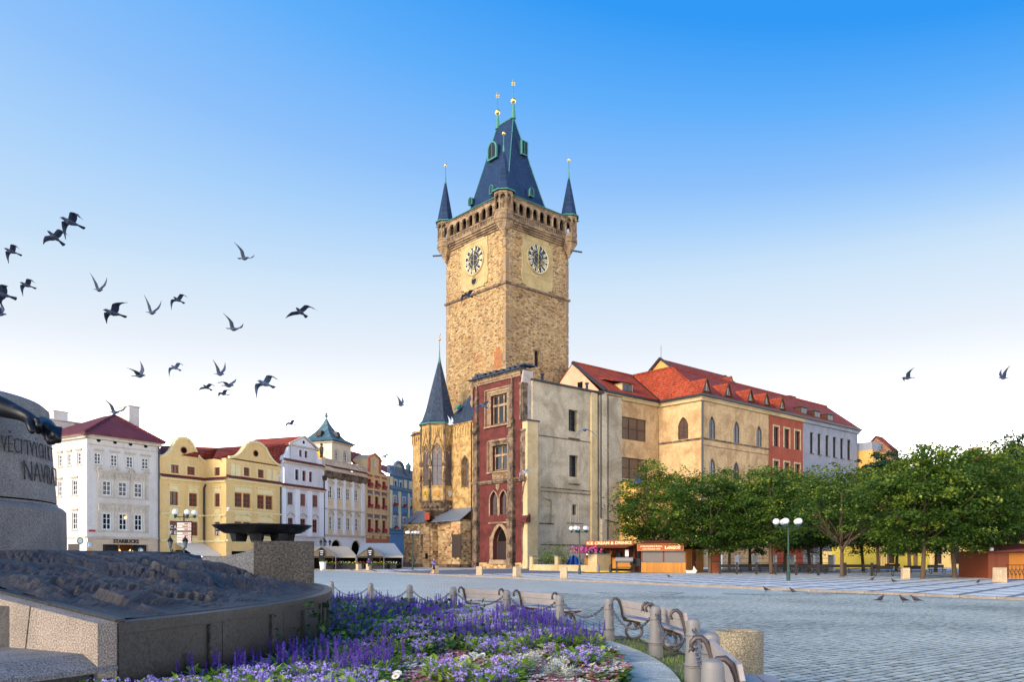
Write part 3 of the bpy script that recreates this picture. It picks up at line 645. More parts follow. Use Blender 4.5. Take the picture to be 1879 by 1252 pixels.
# slate roofs beside the spire
zr2 = zc(858, 707, -5); e2 = MB()
thick(e2, [(xb+1.0, -.35, zw-.02), (xr, -.35, zw+.05), (xr, 5.0, zr2+1.0), (xb+4.2, 5.0, zr2-.4)]); thick(e2, [(xl-.35, -.35, zw-.6), (xb-1.5, -.35, zw-.3), (xb-1.5, 3.5, zw+3.2), (xl+1.2, 3.5, zw+1.6)]); thick(e2, [(xl-.35, -.35, zw-.6), (xl+1.2, 3.5, zw+1.6), (xl+.3, 5.2, zw+.4), (xl-.35, 5.2, zw-.6)])
obj('roof', e2, M['slate'], chapel)
obj('roof_hatch', MB().prismx([(-.2, zw+2.2), (.8, zw+3.3), (.8, zw+2.6)], xb+3.2, xb+4.2), M['copper'], chapel)
# bay
bay = empty('bay', (xb, -.5, 0)); bay.parent = chapel
BR = 3.1; a0 = PI/8; oc = lambda r: [(r*math.cos(a0+PI/4*i), r*math.sin(a0+PI/4*i)) for i in range(8)]
Yb = FC.w(xb, .5+2).y; zb = lambda y: EYE+(HY-y)/FPX*Yb
b0, b1, b2, b3, b4 = zb(938), zb(921), zb(893), zb(816), zb(779)
sidew = 2*BR*math.sin(PI/8); apo = BR*math.cos(PI/8)
for i in range(5):                                # outward faces of the octagon: centred on -y
    am = PI+PI/4*i-0*PI/4   # -180, -135, -90, -45, 0 degrees
    e = empty('bay_side', (apo*math.cos(am), apo*math.sin(am), 0), am+PI/2); e.parent = bay
    hh = [hole(-sidew/2+.3, sidew/2-.3, b2, b3, 'pointed')]; m = MB()
    wall(m, -sidew/2, sidew/2, b1, b4, hh, 0, .35)
    m.box(-sidew/2+.1, sidew/2-.1, -.1, .02, b2-.2, b2-.02).box(-sidew/2, sidew/2, -.12, .02, b1+.1, b1+.35)
    # crocketed gable over the window, blind tracery above
    m.beam((-sidew/2+.15, -.1, b3-1.2), (0, -.14, b3+1.9), .14, .16).beam((sidew/2-.15, -.1, b3-1.2), (0, -.14, b3+1.9), .14, .16)
    m.box(-.07, .07, -.2, .0, b3+1.8, b3+2.6).box(-sidew/2, sidew/2, -.1, .02, b4-.3, b4)
    for k in range(7): x = -sidew/2+.2+k*(sidew-.4)/6; m.box(x-.05, x+.05, -.07, .02, b3+.9, b4-.3)
    for k in range(6): x = -sidew/2+.2+(k+.5)*(sidew-.4)/6; m.prism([(x-.16, b4-.9), (x, b4-.6), (x+.16, b4-.9), (x+.16, b4-.5), (x-.16, b4-.5)], -.06, .02)
    for k in range(4):
        for sgn in (-1, 1): q = k/4; m.ball((sgn*(sidew/2-.15)*(1-q), -.18, b3-1.1+q*2.9), .11, 6)
    obj('tracery_wall', m, M['sand'], e)
    wn_ = window(e, hh[0], 'sand_dark', 'lead_glass', 2, 6, .22, .09)
    tr = MB(); wv = hh[0]['x1']-hh[0]['x0']; sp_ = hh[0]['sp']-b2
    for sgn in (0, 1): tr.tube([(sgn*wv/2+wv/2*x, -.03, sp_-.3+z*.8) for x, z in arch_pts(1., 0, .9, 'pointed', 4)[1:-1]], .05, 5)
    tr.tube([(wv/2+.3*math.cos(2*PI*k/10), -.03, sp_+.95+.3*math.sin(2*PI*k/10)) for k in range(10)], .05, 4, closed=True); obj('tracery', tr, M['sand'], wn_)
    sh = {0: None, 1: C('#b9b4ac'), 2: C('#d9b63a'), 3: C('#b8863a'), 4: C('#c9c4bc')}[i]
    if sh:
        sm = plain('shield_paint_%d' % i, sh, .6, 0, .3, .2, 6.); zs_ = (b1+b2)/2
        o = obj('coat_of_arms', MB().prism([(-.42, zs_+.45), (-.42, zs_-.1), (-.22, zs_-.42), (0, zs_-.58), (.22, zs_-.42), (.42, zs_-.1), (.42, zs_+.45)], -.07, -.02), sm, e)
        if i == 2:
            for k in range(4): obj('bar', MB().box(-.34, .34, -.1, -.06, zs_-.25+k*.18, zs_-.17+k*.18), M['dark'], o)
# pinnacled statues at the bay corners
for i in range(1, 6):
    am = PI+PI/8+PI/4*(i-1); x, y = (BR+.12)*math.cos(am), (BR+.12)*math.sin(am)
    if i == 5: continue
    st_ = MB().lathe([(.2, b1-.2), (.32, b1+.2), (.2, b1+.5), (.16, b2+.6), (.34, b2+.9), (.34, b2+1.0)], 6, (x, y)).lathe([(.2, b2+1.0), (.26, b2+1.6), (.22, b2+2.3), (.1, b2+2.5), (.14, b2+2.7), (.05, b2+2.95)], 7, (x, y)).lathe([(.32, b2+3.3), (.34, b2+3.9), (.16, b2+4.4), (.03, b2+5.6)], 6, (x, y)).tube([(x*1.02, y*1.02, b2+5.4), (x, y, b4)], .13, 5)
    obj('pinnacle', st_, M['sand_dark'], bay)
cb = MB().prismz(oc(1.1), zb(965), zb(948), oc(1.35)).prismz(oc(1.35), zb(948), zb(938), oc(2.6)).prismz(oc(2.8), zb(938), b1-.15, oc(3.1)).prismz(oc(3.25), b1-.15, b1+.1)
for k in range(22): a = 2*PI*k/22; cb.ball((3.0*math.cos(a), 3.0*math.sin(a), zb(931)), .24, 6)
obj('corbel', cb, M['sand_dark'], bay)
obj('spire', MB().prismz(oc(3.62), b4, b4+.6, oc(3.05)).prismz(oc(3.05), b4+.6, b4+2.4, oc(2.4)).prismz(oc(2.4), b4+2.4, zb(655), oc(.1)), M['slate'], bay)
obj('spire_edge', MB().prismz(oc(3.68), b4-.14, b4+.05), M['copper'], bay)
obj('spire_tip', MB().lathe([(.3, zb(664)), (.12, zb(652)), (.07, zb(640)), (.04, zb(620))], 8), M['copper'], bay); obj('tip_ball', MB().ball((0, 0, zb(619)), .28, 10), M['gold'], bay, smooth=True)
obj('wind_vane', MB().beam((-.35, .2, zb(613)), (.45, -.2, zb(611)), .1, .25).tube([(0, 0, zb(620)), (0, 0, zb(608))], .035, 4), M['gold'], bay)
# plinth storey: ashlar walls, buttresses, lean-to slates
PO = 3.0; FP = FC.sub(0, PO); p0, p1 = FC.s(741, PO), FC.s(866, .4); zp = zc(800, 956, PO)
pl = MB().box(p0+.6, xb-1.4, -PO+.5, 0, 0, zp).box(xb+1.4, p1-2.4, -PO+1.1, 0, 0, zp).box(p1-2.4, p1, -PO+.2, 0, 0, zp).box(p0, p0+1.6, -PO, 0, 0, zp-.4)
obj('plinth_wall', pl, M['ashlar'], chapel)
bx = MB().box(p0-.2, p0+1.8, -PO-.25, 0, 0, .75).box(p0+1.8, xb-1.0, -PO+.25, 0, 0, .6).box(xb+1.0, p1+.1, -PO+.05, 0, 0, .65); obj('plinth_base', bx, M['sand_dark'], chapel)
pr = MB().box(xb-1.25, xb+1.25, -PO+.1, 0, 0, zb(972)).taper(xb-.85, xb+.85, -PO-.35, -PO+.2, 0, zb(966), .05); obj('pillar', pr, M['ashlar'], chapel)
ls = MB()
for x0, x1, oy in ((p0-.2, p0+1.8, .3), (p0+1.75, xb-1.25, -.2), (xb+1.25, p1+.2, .1)): thick(ls, [(x0, -PO-oy, zp-.1), (x1, -PO-oy, zp-.1), (x1, .02, zp+2.1), (x0, .02, zp+2.1)], .14)
obj('lean_to_roof', ls, plain('lead_sheet', C('#7d8796'), .4, .3, .5, .2, 1.5), chapel)
obj('wall_painting', MB().box(xb-.8, xb+.5, -PO-.06, -PO+.1, zb(955), zb(941)), plain('faded_red_painting', C('#b5553a'), .8, 0, .2, .5, 4.), chapel)
s0, s1 = FC.s(836, PO-.9), FC.s(854.5, PO-.9)
obj('plaque', MB().box(s0, s1-.3, -PO+.12, -PO+.22, FC.z(845, 1024, PO), FC.z(845, 981, PO)), plain('dark_plaque', C('#4a4038'), .5, .2, .4, .2), chapel)
obj('plaque', MB().box(xb-2.6, xb-1.5, -PO+.42, -PO+.52, zb(1000), zb(988)).prism([(xb-2.7, zb(988)), (xb-1.4, zb(988)), (xb-2.05, zb(980))], -PO+.42, -PO+.52), M['sand_dark'], chapel)
obj('plaque', MB().box(xb-.1, xb+.55, -PO-.42, -PO-.34, zb(1026), zb(1016)), M['dark'], chapel)

# ---- red facade
red = thing('ruined_red_facade', 'narrow oxblood red neo-gothic facade with stone window frames and pilasters', 'facade', (FR.o.x, FR.o.y, 0), ang_v)
S = FR.s; Z = FR.z
xe_up, xe = S(955.5), S(968.5); zcut = Z(962, 772); ztop = Z(955, 678)
h1 = hole(S(901), S(930.5), Z(901, 780.6), Z(901, 727.9)); h2 = hole(S(904), S(931), Z(904, 864.5), Z(904, 819.7))
h3 = hole(S(899.5), S(912.5), Z(900, 946), Z(900, 903), 'pointed'); h4 = hole(S(917), S(930), Z(900, 946), Z(900, 903), 'pointed')
h5 = hole(S(905), S(930), Z(905, 1028), Z(905, 966), 'pointed')
w = MB(); wall(w, S(868), xe_up, zcut, ztop, [h1], 0, .9); wall(w, S(868), xe, -.2, zcut, [h2, h3, h4, h5], 0, .9)
w.poly((xe, 0, -.2), (xe, 1.6, -.2), (xe, 1.6, zcut), (xe, 0, zcut)); w.poly((xe, 0, zcut), (xe, 1.6, zcut), (xe_up, 1.6, zcut), (xe_up, 0, zcut)); w.poly((S(868), 0, 0), (S(868), 0, ztop), (S(868), 1.6, ztop), (S(868), 1.6, 0))
obj('wall', w, M['red'], red)
obj('broken_end', MB().box(xe_up+.003, xe_up+.35, .25, 2.2, zcut-.5, ztop-.1).prismx([(.02, zcut+2), (.02, ztop-2), (.25, ztop-.6), (.25, zcut+.5)], xe_up+.003, xe_up+.3), plaster('pale_plaster', C('#bfb2ac'), C('#98897f'), .6, .6, 5), red)
window(red, h1, 'stone_frame', 'glass', 3, 1, .5, .16, surround='stone_frame', sw=.95, barw=.3)
obj('transom', MB().box(h1['x0'], h1['x1'], .42, .6, Z(901, 748), Z(901, 744)), M['stone_frame'], red)
window(red, h2, 'stone_frame', 'glass', 2, 1, .5, .16, surround='stone_frame', sw=.7, barw=.3)
obj('transom', MB().box(h2['x0'], h2['x1'], .42, .6, Z(904, 839), Z(904, 835)), M['stone_frame'], red)
for h in (h3, h4): window(red, h, 'brown_wood', 'lead_glass', 2, 4, .5, .07, surround='stone_frame', sw=.28)
dw = window(red, h5, 'sand_dark', 'dark', 1, 1, .8, .12, name='portal', surround='stone_frame', sw=.75)
obj('gate', MB().box(.1, h5['x1']-h5['x0']-.1, -.05, .05, .0, 2.9), M['dark_frame'], dw)
# stone mouldings
def nest(h, steps, mat='stone_frame'):
    m = MB()
    for k, (o, d) in enumerate(steps):
        m.box(h['x0']-o, h['x0']-o+.16, -d, .0, h['z0']-.2, h['z1']+o*.8).box(h['x1']+o-.16, h['x1']+o, -d, .0, h['z0']-.2, h['z1']+o*.8).box(h['x0']-o, h['x1']+o, -d, .0, h['z1']+o*.8-.16, h['z1']+o*.8+.03)
    m.box(h['x0']-steps[-1][0]-.1, h['x1']+steps[-1][0]+.1, -.35, 0, h['z0']-.45, h['z0']-.2); return obj('moulding', m, M[mat], red)
nest(h1, [(.35, .14), (.75, .2), (1.3, .27)]); nest(h2, [(.3, .14), (.7, .2), (1.1, .27)])
tp = MB(); zz0, zz1 = Z(904, 881), Z(904, 866)
tp.box(h2['x0']-.1, h2['x1']+.1, -.06, .0, zz0, zz1)
for k in range(3):
    x = h2['x0']+(k+.5)*(h2['x1']-h2['x0'])/3; tp.tube([(x+.42*math.cos(2*PI*i/14), -.1, (zz0+zz1)/2+.42*math.sin(2*PI*i/14)) for i in range(14)], .09, 5, closed=True).beam((x-.3, -.1, zz0+.25), (x+.3, -.1, zz1-.25), .1, .1).beam((x-.3, -.1, zz1-.25), (x+.3, -.1, zz0+.25), .1, .1)
obj('tracery_panel', tp, M['stone_frame'], red)
obj('lintel_relief', MB().box(h2['x0']-.1, h2['x1']+.1, -.2, .3, h2['z1'], h2['z1']+1.0), M['sand_dark'], red)
obj('coat_of_arms', MB().prism([(S(911), Z(914, 889)), (S(911), Z(914, 896)), (S(914.3), Z(914, 901)), (S(917.5), Z(914, 896)), (S(917.5), Z(914, 889))], -.15, .0), M['stone_frame'], red)
zl = Z(904, 884); obj('ledge', MB().box(S(868), xe, -.42, 0, zl-.2, zl+.15).box(S(868), xe, -.25, 0, zl-.4, zl-.2), M['sand_dark'], red)
hp_ = MB(); hw = h5['x1']-h5['x0']
hp_.prism([(h5['x0']-.8, Z(905, 962)), (h5['x1']+.8, Z(905, 962)), (h5['x1']+.8, Z(905, 959)), (h5['x0']-.8, Z(905, 959))], -.3, 0)
for sgn, xx in ((1, h5['x0']), (-1, h5['x1'])):
    hp_.box(xx-.75*(sgn > 0), xx+.75*(sgn < 0), -.12, 0, 0.6, Z(905, 985))
hp_.box(h5['x0']-.4, h5['x1']+.4, -.5, 0.1, Z(905, 1036), Z(905, 1028)); obj('portal_surround', hp_, M['stone_frame'], red)
obj('base_course', MB().box(S(868), xe+.05, -.18, 0.02, -.1, .95), M['ashlar'], red)
def pilaster(x, w_):
    m = MB(); zs = [0, Z(904, 1030), Z(904, 955), zl, Z(940, 800), Z(940, 775)]
    wd = [w_*1.1, w_, w_*.92, w_*.85, w_*.8]
    for k in range(5):
        a = wd[k]/2; m.box(x-a, x+a, -.75+.07*k, 0, zs[k], zs[k+1]-.25).box(x-a-.1, x+a+.1, -.85+.07*k, 0, zs[k+1]-.25, zs[k+1])
        for q in range(int((zs[k+1]-zs[k])/.9)): m.box(x-a-.02, x+a+.02, -.77+.07*k, 0, zs[k]+.9*q+.05, zs[k]+.9*q+.62)
    z = Z(940, 775); m.prismx([(-.95, z-.9), (-.3, z+.4), (0, z+.4), (0, z-.9)], x-.45, x+.45); m.taper(x-.28, x+.28, -.4, 0, z+.4, Z(940, 728), .04)
    z2 = Z(940, 728); m.taper(x-.34, x+.34, -.5, 0.1, z2, z2+.5, .05); m.taper(x-.28, x+.28, -.42, .05, z2+.5, Z(940, 692), .2)
    for k in range(6):
        zq = z2+.7+k*(Z(940, 692)-z2-.7)/6; ww = .36*(1-k/9); m.box(x-ww, x-ww+.14, -.32, -.1, zq, zq+.2).box(x+ww-.14, x+ww, -.32, -.1, zq, zq+.2)
    m.ball((x, -.2, Z(940, 691)), .2, 6); return obj('pilaster', m, M['sand_dark'], red)
pilaster(S(876.5), 1.0); pilaster(S(941), 1.25)
hb = MB()                                           # half bay beside the cut edge
for z0, z1 in ((Z(962, 768), Z(962, 704)), (Z(962, 872), Z(962, 800))): hb.box(S(957), S(958.6), -.25, 0, z0, z1)
for z0, z1 in ((Z(962, 876), Z(962, 792)),): hb.box(S(958.5), S(966), -.3, 0, z0, z1).box(S(957), S(967), -.5, 0, z1, z1+.3).box(S(957), S(967), -.6, 0, z0-.6, z0)
for z0, z1 in ((Z(962, 1030), Z(962, 970)), (Z(962, 945), Z(962, 903))): hb.box(S(960), S(962), -.28, 0, z0, z1).tube([(S(961), -.15, z1-.3), (S(963.5), -.15, z1+1.0), (S(968), -.15, z1+1.9)], .22, 6)
hb.box(xe_up-.2, xe_up+.55, -.12, .9, Z(958, 770), Z(958, 703)).box(xe_up-.3, xe_up+.6, -.2, 1., Z(958, 706), Z(958, 702))
obj('half_bay_moulding', hb, M['sand_dark'], red)
cr = MB(); xa = S(861, .4); cr.box(xa, xe_up+.1, -.35, 1.6, ztop-.25, ztop).box(xa, xe_up+.1, -.55, 1.6, ztop, ztop+.2)
fr_ = MB().box(S(868), xe_up, -.2, 0, Z(955, 690), ztop-.25)
n = 26
for k in range(n): x = S(869)+(xe_up-S(869))*(k+.5)/n; fr_.ball((x, -.22, (Z(955, 690)+ztop-.25)/2), .19, 6)
obj('frieze', fr_, M['stone_frame'], red); obj('cornice', cr, M['sand_dark'], red)
rs = MB(); thick(rs, [(xa-.3, -.75, ztop+.15), (xe_up+.2, -.75, ztop+.15), (xe_up+.2, 2.4, ztop+1.25), (xa-.3, 2.4, ztop+1.0)], .16)
for k in range(24): x = xa+(xe_up-xa)*random.random(); rs.box(x-.3, x+.3, -.4+random.random(), .7+random.random(), ztop+.3, ztop+.75+random.random()*.15)
rs.box(xe_up-.3, xe_up+.9, -.2, 2.3, ztop+.55, ztop+.75)
obj('coping_roof', rs, M['slate'], red); obj('downpipe', MB().tube([(S(867.5), -.25, .3), (S(867.5), -.25, Z(868, 775))], .11, 6), M['gutter'], red)
obj('bracket', MB().lathe([(.1, ztop-4.2), (.35, ztop-3.6), (.22, ztop-3), (.22, ztop-1.4), (.5, ztop-.8), (.6, ztop-.25)], 7, (S(868.5), -.25)), M['stone_frame'], red)
mp = MB(); zq = Z(966, 950); mp.prismx([(-.9, zq-.8), (-.9, zq-.3), (.0, zq+.5), (.0, zq-.8)], S(961), xe+.6); obj('half_canopy', mp, M['red'], red)
# ---- wings of the town hall
FG = Facade(A+V*1.0, U); S = FG.s; Z = FG.z
grey = thing('grey_rendered_wing', 'tall plain grey rendered wall with few small windows beside the red facade', 'building', (FG.o.x, FG.o.y, 0), AU)
ze = Z(1088, 720.5); xg = S(1107); x0 = 1.75
H1 = hole(S(1043.5), S(1060.5), Z(1043, 791), Z(1043, 751)); H2 = hole(S(1044.5), S(1061.5), Z(1044, 875), Z(1044, 835)); H3 = hole(S(1050.5), S(1058), Z(1051, 945.5), Z(1051, 926.5)); H4 = hole(S(991), S(1013.5), Z(991, 960), Z(991, 915), 'round', Z(991, 922)); H5 = hole(S(1055.5), S(1062.5), Z(1056, 1015), Z(1056, 1004))
w = MB(); wall(w, x0, S(1139), -.1, ze, [H1, H2, H3, H4, H5], 0, .85)
w.poly((x0, 0, -.1), (x0, 0, ze), (x0, 12, ze), (x0, 12, -.1)); w.poly((S(1139), 0, -.1), (S(1139), .6, -.1), (S(1139), .6, ze), (S(1139), 0, ze)); w.poly((x0, 0, ze), (S(1139), 0, ze), (S(1139), 12, ze), (x0, 12, ze))
obj('wall', w, M['grey'], grey)
for h in (H1, H2): window(grey, h, 'dark_frame', 'glass', 2, 4, .75, .08, sill=None)
window(grey, H3, 'dark_frame', 'glass', 1, 1, .6, .06); window(grey, H5, 'dark_frame', 'glass', 1, 1, .5, .06)
obj('blind_niche', MB().box(H4['x0'], H4['x1'], .45, .6, H4['z0'], H4['z1']), M['grey'], grey)
md = MB()
for y, a, b in ((1000, 992, 1084), (895, 992, 1084), (800.5, 988, 1084), (902, 992, 1084)): z = Z(1000, y); md.box(S(a), S(b), -.07, 0, z-.12, z+.06)
for h in (H1, H2): md.box(h['x0']-.1, h['x1']+.3, -.2, 0, h['z0']-1.25, h['z0']-1.05)
md.box(H4['x0']-.1, H4['x1']+.2, -.15, 0, H4['z0']-.2, H4['z0'])
md.box(S(1040), S(1070), -.08, 0, Z(1042, 961.5), Z(1042, 960))
split_obj('string_course', md, M['sand_dark'], grey)
hd = MB(); c_ = (H3['x0']+H3['x1'])/2; hd.tube([(c_-.95, -.02, H3['z0']-1.6), (c_-.95, -.02, H3['z1']+.4)]+[(c_-.95*math.cos(PI*i/8), -.02, H3['z1']+.4+.8*math.sin(PI*i/8)) for i in range(1, 8)]+[(c_+.95, -.02, H3['z1']+.4), (c_+.95, -.02, H3['z0']-1.6)], .07, 5); obj('blind_arch', hd, M['grey'], grey)
# piers
pc = S(970.5, 1.0); obj('end_pier', MB().box(pc-.3, S(987, 1.0), -1.0, 0.1, 0, Z(980, 774, 1.0)), M['cream'], grey)
obj('pier_cap', MB().box(pc-.5, S(988.5, 1.0)+.1, -1.2, .1, Z(980, 774, 1)+.002, Z(980, 774, 1)+.22), M['gutter'], grey)
pz = Z(1096, 722); obj('pier', MB().box(S(1083), S(1093.5), -.35, .05, 0, pz-.1), M['cream'], grey)
obj('pier', MB().box(S(1105, .9), S(1113.5, .9), -.9, .05, 0, pz-.05).box(S(1115), S(1138.8), -.25, .05, 0, pz-.06), M['grey'], grey)
dz = Z(1096, 954); obj('downpipe', MB().tube([(S(1096), -.75, pz-.1), (S(1096), -.75, dz+.4), (S(1099), -.75, dz), (S(1126), -1.05, dz-.5)], .13, 6), M['gutter'], grey)
obj('pipe_hopper', MB().taper(S(1093), S(1099), -1.1, -.4, pz-.2, pz+.25, -.1), M['gutter'], grey)
obj('roof_edge', MB().box(x0, xg, -.45, .2, ze, ze+.25), M['gutter'], grey)
thick_r = MB(); thick(thick_r, [(x0, -.3, ze+.25), (xg, -.3, ze+.25), (xg, 9, ze+2.4), (x0, 9, ze+2.4)]); obj('low_roof', thick_r, M['gutter'], grey)
for px, py in ((1002, 699), (1083.5, 716)): obj('vent', MB().tube([(S(px), .8, ze), (S(px), .8, ze+1.4)], .22, 7).tube([(S(px), .8, ze+1.4), (S(px), .8, ze+1.6)], .34, 7), M['gutter'], grey)

# hipped beige wing with big windows and gothic windows; orange and blue-grey houses along it
D0 = FG.w(S(1209.5)); FV = Facade(D0, -V); LC = FV.s(1287); C0 = FV.w(LC); FB = Facade(C0, U)
beige = thing('beige_gothic_wing', 'beige plastered building with pointed gothic windows under red tile hip roof', 'building', (D0.x, D0.y, 0), AU)
zeb = FB.z(1287, 727); zlow = -.1
def loc(e, p): return e.matrix_world.inverted() @ Vector(p)
bpy.context.view_layer.update()
sD = S(1209.5); ox = lambda px: S(px)-sD
# recessed wall between grey wing and projecting block
B1 = hole(ox(1140.5), ox(1187), Z(1140, 805), Z(1140, 763.5)); B2 = hole(ox(1140.5), ox(1190), Z(1140, 877.5), Z(1140, 838.5))
w = MB(); wall(w, ox(1138.5), 0, zlow, zeb, [B1, B2], .12, .3)
for h in (B1, B2): window(beige, h, 'brown_wood', 'curtain', 3, 2, .3, .12, barw=.14)
obj('recess_wall', w, M['beige'], beige)
ev = empty('side_front', (0, 0, 0), -PI/2); ev.parent = beige
vz = lambda px, py: FV.z(px, py)
V1 = hole(FV.s(1244), FV.s(1263), vz(1263, 805.5), vz(1263, 764), 'pointed')
w = MB(); wall(w, 0, LC, zlow, zeb, [V1], 0, .3); obj('side_wall', w, M['beige'], ev)
window(ev, V1, 'brown_wood', 'curtain', 2, 4, .2, .09)
obj('side_string_course', MB().box(0, LC+.12, -.14, 0, vz(1287, 807), vz(1287, 803.5)), M['sand_dark'], ev)
ef = empty('long_front', (0, -LC, 0), 0); ef.parent = beige
xo = FB.s(1410.5); GW = []
for a, b, y0, y1 in ((1300, 1313, 804, 764.5), (1345.5, 1357.5, 812, 772), (1387, 1398.5, 819.5, 782)): GW.append(hole(FB.s(a), FB.s(b), FB.z(a, y0), FB.z(a, y1-1), 'pointed'))
for a, b in ((1301, 1313), (1345, 1357)): GW.append(hole(FB.s(a), FB.s(b), FB.z(1301, 880), FB.z(1301, 841), 'pointed'))
zz = sum(h['z0'] for h in GW[:3])/3; zt1 = sum(h['z1'] for h in GW[:3])/3
for h in GW[:3]: sp_ = h['sp']-h['z1']; h['z0'] = zz; h['z1'] = zt1; h['sp'] = zt1+sp_
w = MB(); wall(w, 0, xo, zlow, zeb, GW, 0, .3); obj('front_wall', w, M['beige'], ef)
for h in GW: window(ef, h, 'dark_frame', 'glass_sky', 2, 5, .12, .09, surround='beige', sw=.2)
obj('string_course', MB().box(0, xo, -.14, 0, FB.z(1287, 806), FB.z(1287, 803)).box(0, xo, -.06, 0, FB.z(1287, 817), FB.z(1287, 816)), M['sand_dark'], ef)
obj('corner_pipe', MB().tube([(.05, -.2, 0), (.05, -.2, zeb)], .16, 6), M['gutter'], ef)
obj('cornice', MB().box(-.4, xo, -.4, 0, zeb-.75, zeb-.3).box(-.55, xo, -.55, 0, zeb-.3, zeb), M['cream'], ef)
obj('cornice', MB().box(-.4, LC, -.4, 0, zeb-.75, zeb-.3).box(-.5, LC, -.5, 0, zeb-.3, zeb), M['cream'], ev)
obj('cornice', MB().box(ox(1139), 0, -.4, .1, zeb-.75, zeb-.3).box(ox(1107), 0, -.5, .1, zeb-.3, zeb), M['cream'], beige)
obj('gutter', MB().box(-.95, FB.s(1574), -.95, -.55, zeb-.1, zeb+.3), M['gutter'], ef); obj('gutter', MB().box(.6, LC+.5, -.9, -.5, zeb-.1, zeb+.29), M['gutter'], ev); obj('gutter', MB().box(ox(1107), -.3, -.9, -.5, zeb-.1, zeb+.28), M['gutter'], beige)
# roofs (world corner points turned into the wing's own frame)
def wp(o2, z): return loc(beige, (o2.x, o2.y, z))
b7 = 7.0; zr = FG.z(1047, 664.5, -b7); WP = FG.w(FG.s(1160, -b7), -b7); PK = WP-V*Facade(WP, -V).s_(1232); zpk = zr
vp = (PK-C0).dot(V); kk = (zpk-zeb)/(vp+.8); kk2 = (zr-zeb)/(b7+.7); r_ = vp; far = C0+U*FB.s(1574); Ce = C0-U*.8-V*.8; De = D0-U*.8-V*.8; G0 = FG.w(S(1107))
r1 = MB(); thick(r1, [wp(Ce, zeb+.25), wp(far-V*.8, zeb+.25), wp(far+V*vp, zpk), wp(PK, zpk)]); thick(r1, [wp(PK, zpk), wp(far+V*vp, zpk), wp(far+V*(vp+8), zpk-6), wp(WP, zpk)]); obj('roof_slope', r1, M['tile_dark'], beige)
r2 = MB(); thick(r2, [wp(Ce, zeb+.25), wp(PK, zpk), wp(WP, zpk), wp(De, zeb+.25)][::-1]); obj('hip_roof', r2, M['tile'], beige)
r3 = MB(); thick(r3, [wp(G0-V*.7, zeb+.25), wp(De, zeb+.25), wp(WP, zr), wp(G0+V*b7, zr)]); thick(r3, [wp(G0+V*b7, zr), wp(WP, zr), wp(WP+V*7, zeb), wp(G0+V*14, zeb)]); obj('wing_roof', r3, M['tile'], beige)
vt = WP
obj('valley', MB().beam(wp(De, zeb+.32), wp(WP, zpk+.08), .7, .12), M['gutter'], beige)
obj('verge', MB().beam(wp(G0-V*.7-U*.1, zeb+.2), wp(G0+V*b7-U*.1, zr-.05), .4, .4), M['gutter'], beige)
hr_ = MB().tube([wp(Ce, zeb+.35), wp(PK, zpk+.06)], .2, 6).tube([wp(PK, zpk+.06), wp(WP, zpk+.06)], .2, 6).tube([wp(PK, zpk+.06), wp(far+V*r_, zpk+.06)], .2, 6).tube([wp(G0+V*b7, zr+.06), wp(WP, zr+.06)], .2, 6); obj('ridge_tiles', hr_, M['tile'], beige)
ge = MB(); ga, gb, gc, gd = wp(G0, zeb-.4), wp(G0+V*b7, zr-.25), wp(G0+V*14, zeb-.4), wp(G0+V*b7, zeb-.4)
ge.poly(ga, gd, gb).poly(gd, gc, gb).poly(ga, gc, wp(G0+V*14, ze-2), wp(G0, ze-2)); obj('gable_wall', ge, M['pinkish'], beige, fix=False)
gw_ = wp(G0+V*5.2-U*.04, zeb+1.2); obj('gable_window', MB().box(gw_.x-.05, gw_.x+.1, gw_.y-.55, gw_.y+.55, gw_.z, gw_.z+1.3), M['dark'], beige)
def tri_dormer(e, x, z, w=1.9, h=2.1, k=kk, y0=-.8, slab='tile_dark'):
    yy = y0+(z-zeb-.25)/k; o = empty('dormer', (x, yy, z)); o.parent = e; d = h/k+.3
    b = MB(); b.poly((-w/2, -.25, 0), (w/2, -.25, 0), (0, -.25, h)); obj('front', b, M['cream'], o)
    r = MB()
    for sg in (-1, 1): thick(r, [(sg*(w/2+.3), -.5, -.35), (0, -.5, h+.12), (0, d, h+.12), (sg*(w/2+.3), -.0, -.35)], .12)
    obj('dormer_roof', r, M['tile'], o)
    t = MB().beam((-w/2-.3, -.52, -.38), (0, -.52, h+.1), .22, .1).beam((w/2+.3, -.52, -.38), (0, -.52, h+.1), .22, .1).box(-w/2, w/2, -.42, -.28, -.1, .1); obj('trim', t, M['brown_wood'], o)
    q = w*.3; obj('pane', MB().poly((-q, -.29, .2), (q, -.29, .2), (0, -.29, h*.72)), M['glass_sky'], o); obj('mullion', MB().box(-.05, .05, -.34, -.27, .15, h*.72), M['white_wood'], o)
for px, py in ((1293, 719), (1332.5, 727), (1373.5, 737), (1403, 743.5), (1431.5, 751)):
    # place on the slope by pixel: search the inset
    for i in range(60):
        d = i*.1-.8; z = zeb+.25+(d+.8)*kk
        if FB.z(px, py, -d) <= z+.02: break
    tri_dormer(ef, FB.s(px, -d), z)
for px, py, w_ in ((1475, 760, 2.2), (1499.5, 767, 2.2), (1523.5, 773, 2.2)):
    for i in range(80):
        d = i*.1-.8; z = zeb+.25+(d+.8)*kk
        if FB.z(px, py, -d) <= z+.02: break
    o = empty('box_dormer', (FB.s(px, -d), d, z)); o.parent = ef
    obj('body', MB().box(-w_/2, w_/2, 0, 1.6, -.2, 1.25), M['brown_wood'], o); obj('lid', MB().box(-w_/2-.2, w_/2+.2, -.3, 3.0, 1.25, 1.4), M['gutter'], o)
    for sg in (-1, 1): obj('pane', MB().box(sg*w_*.23-w_*.2, sg*w_*.23+w_*.2, -.05, .0, .15, 1.1), M['glass_sky'], o)
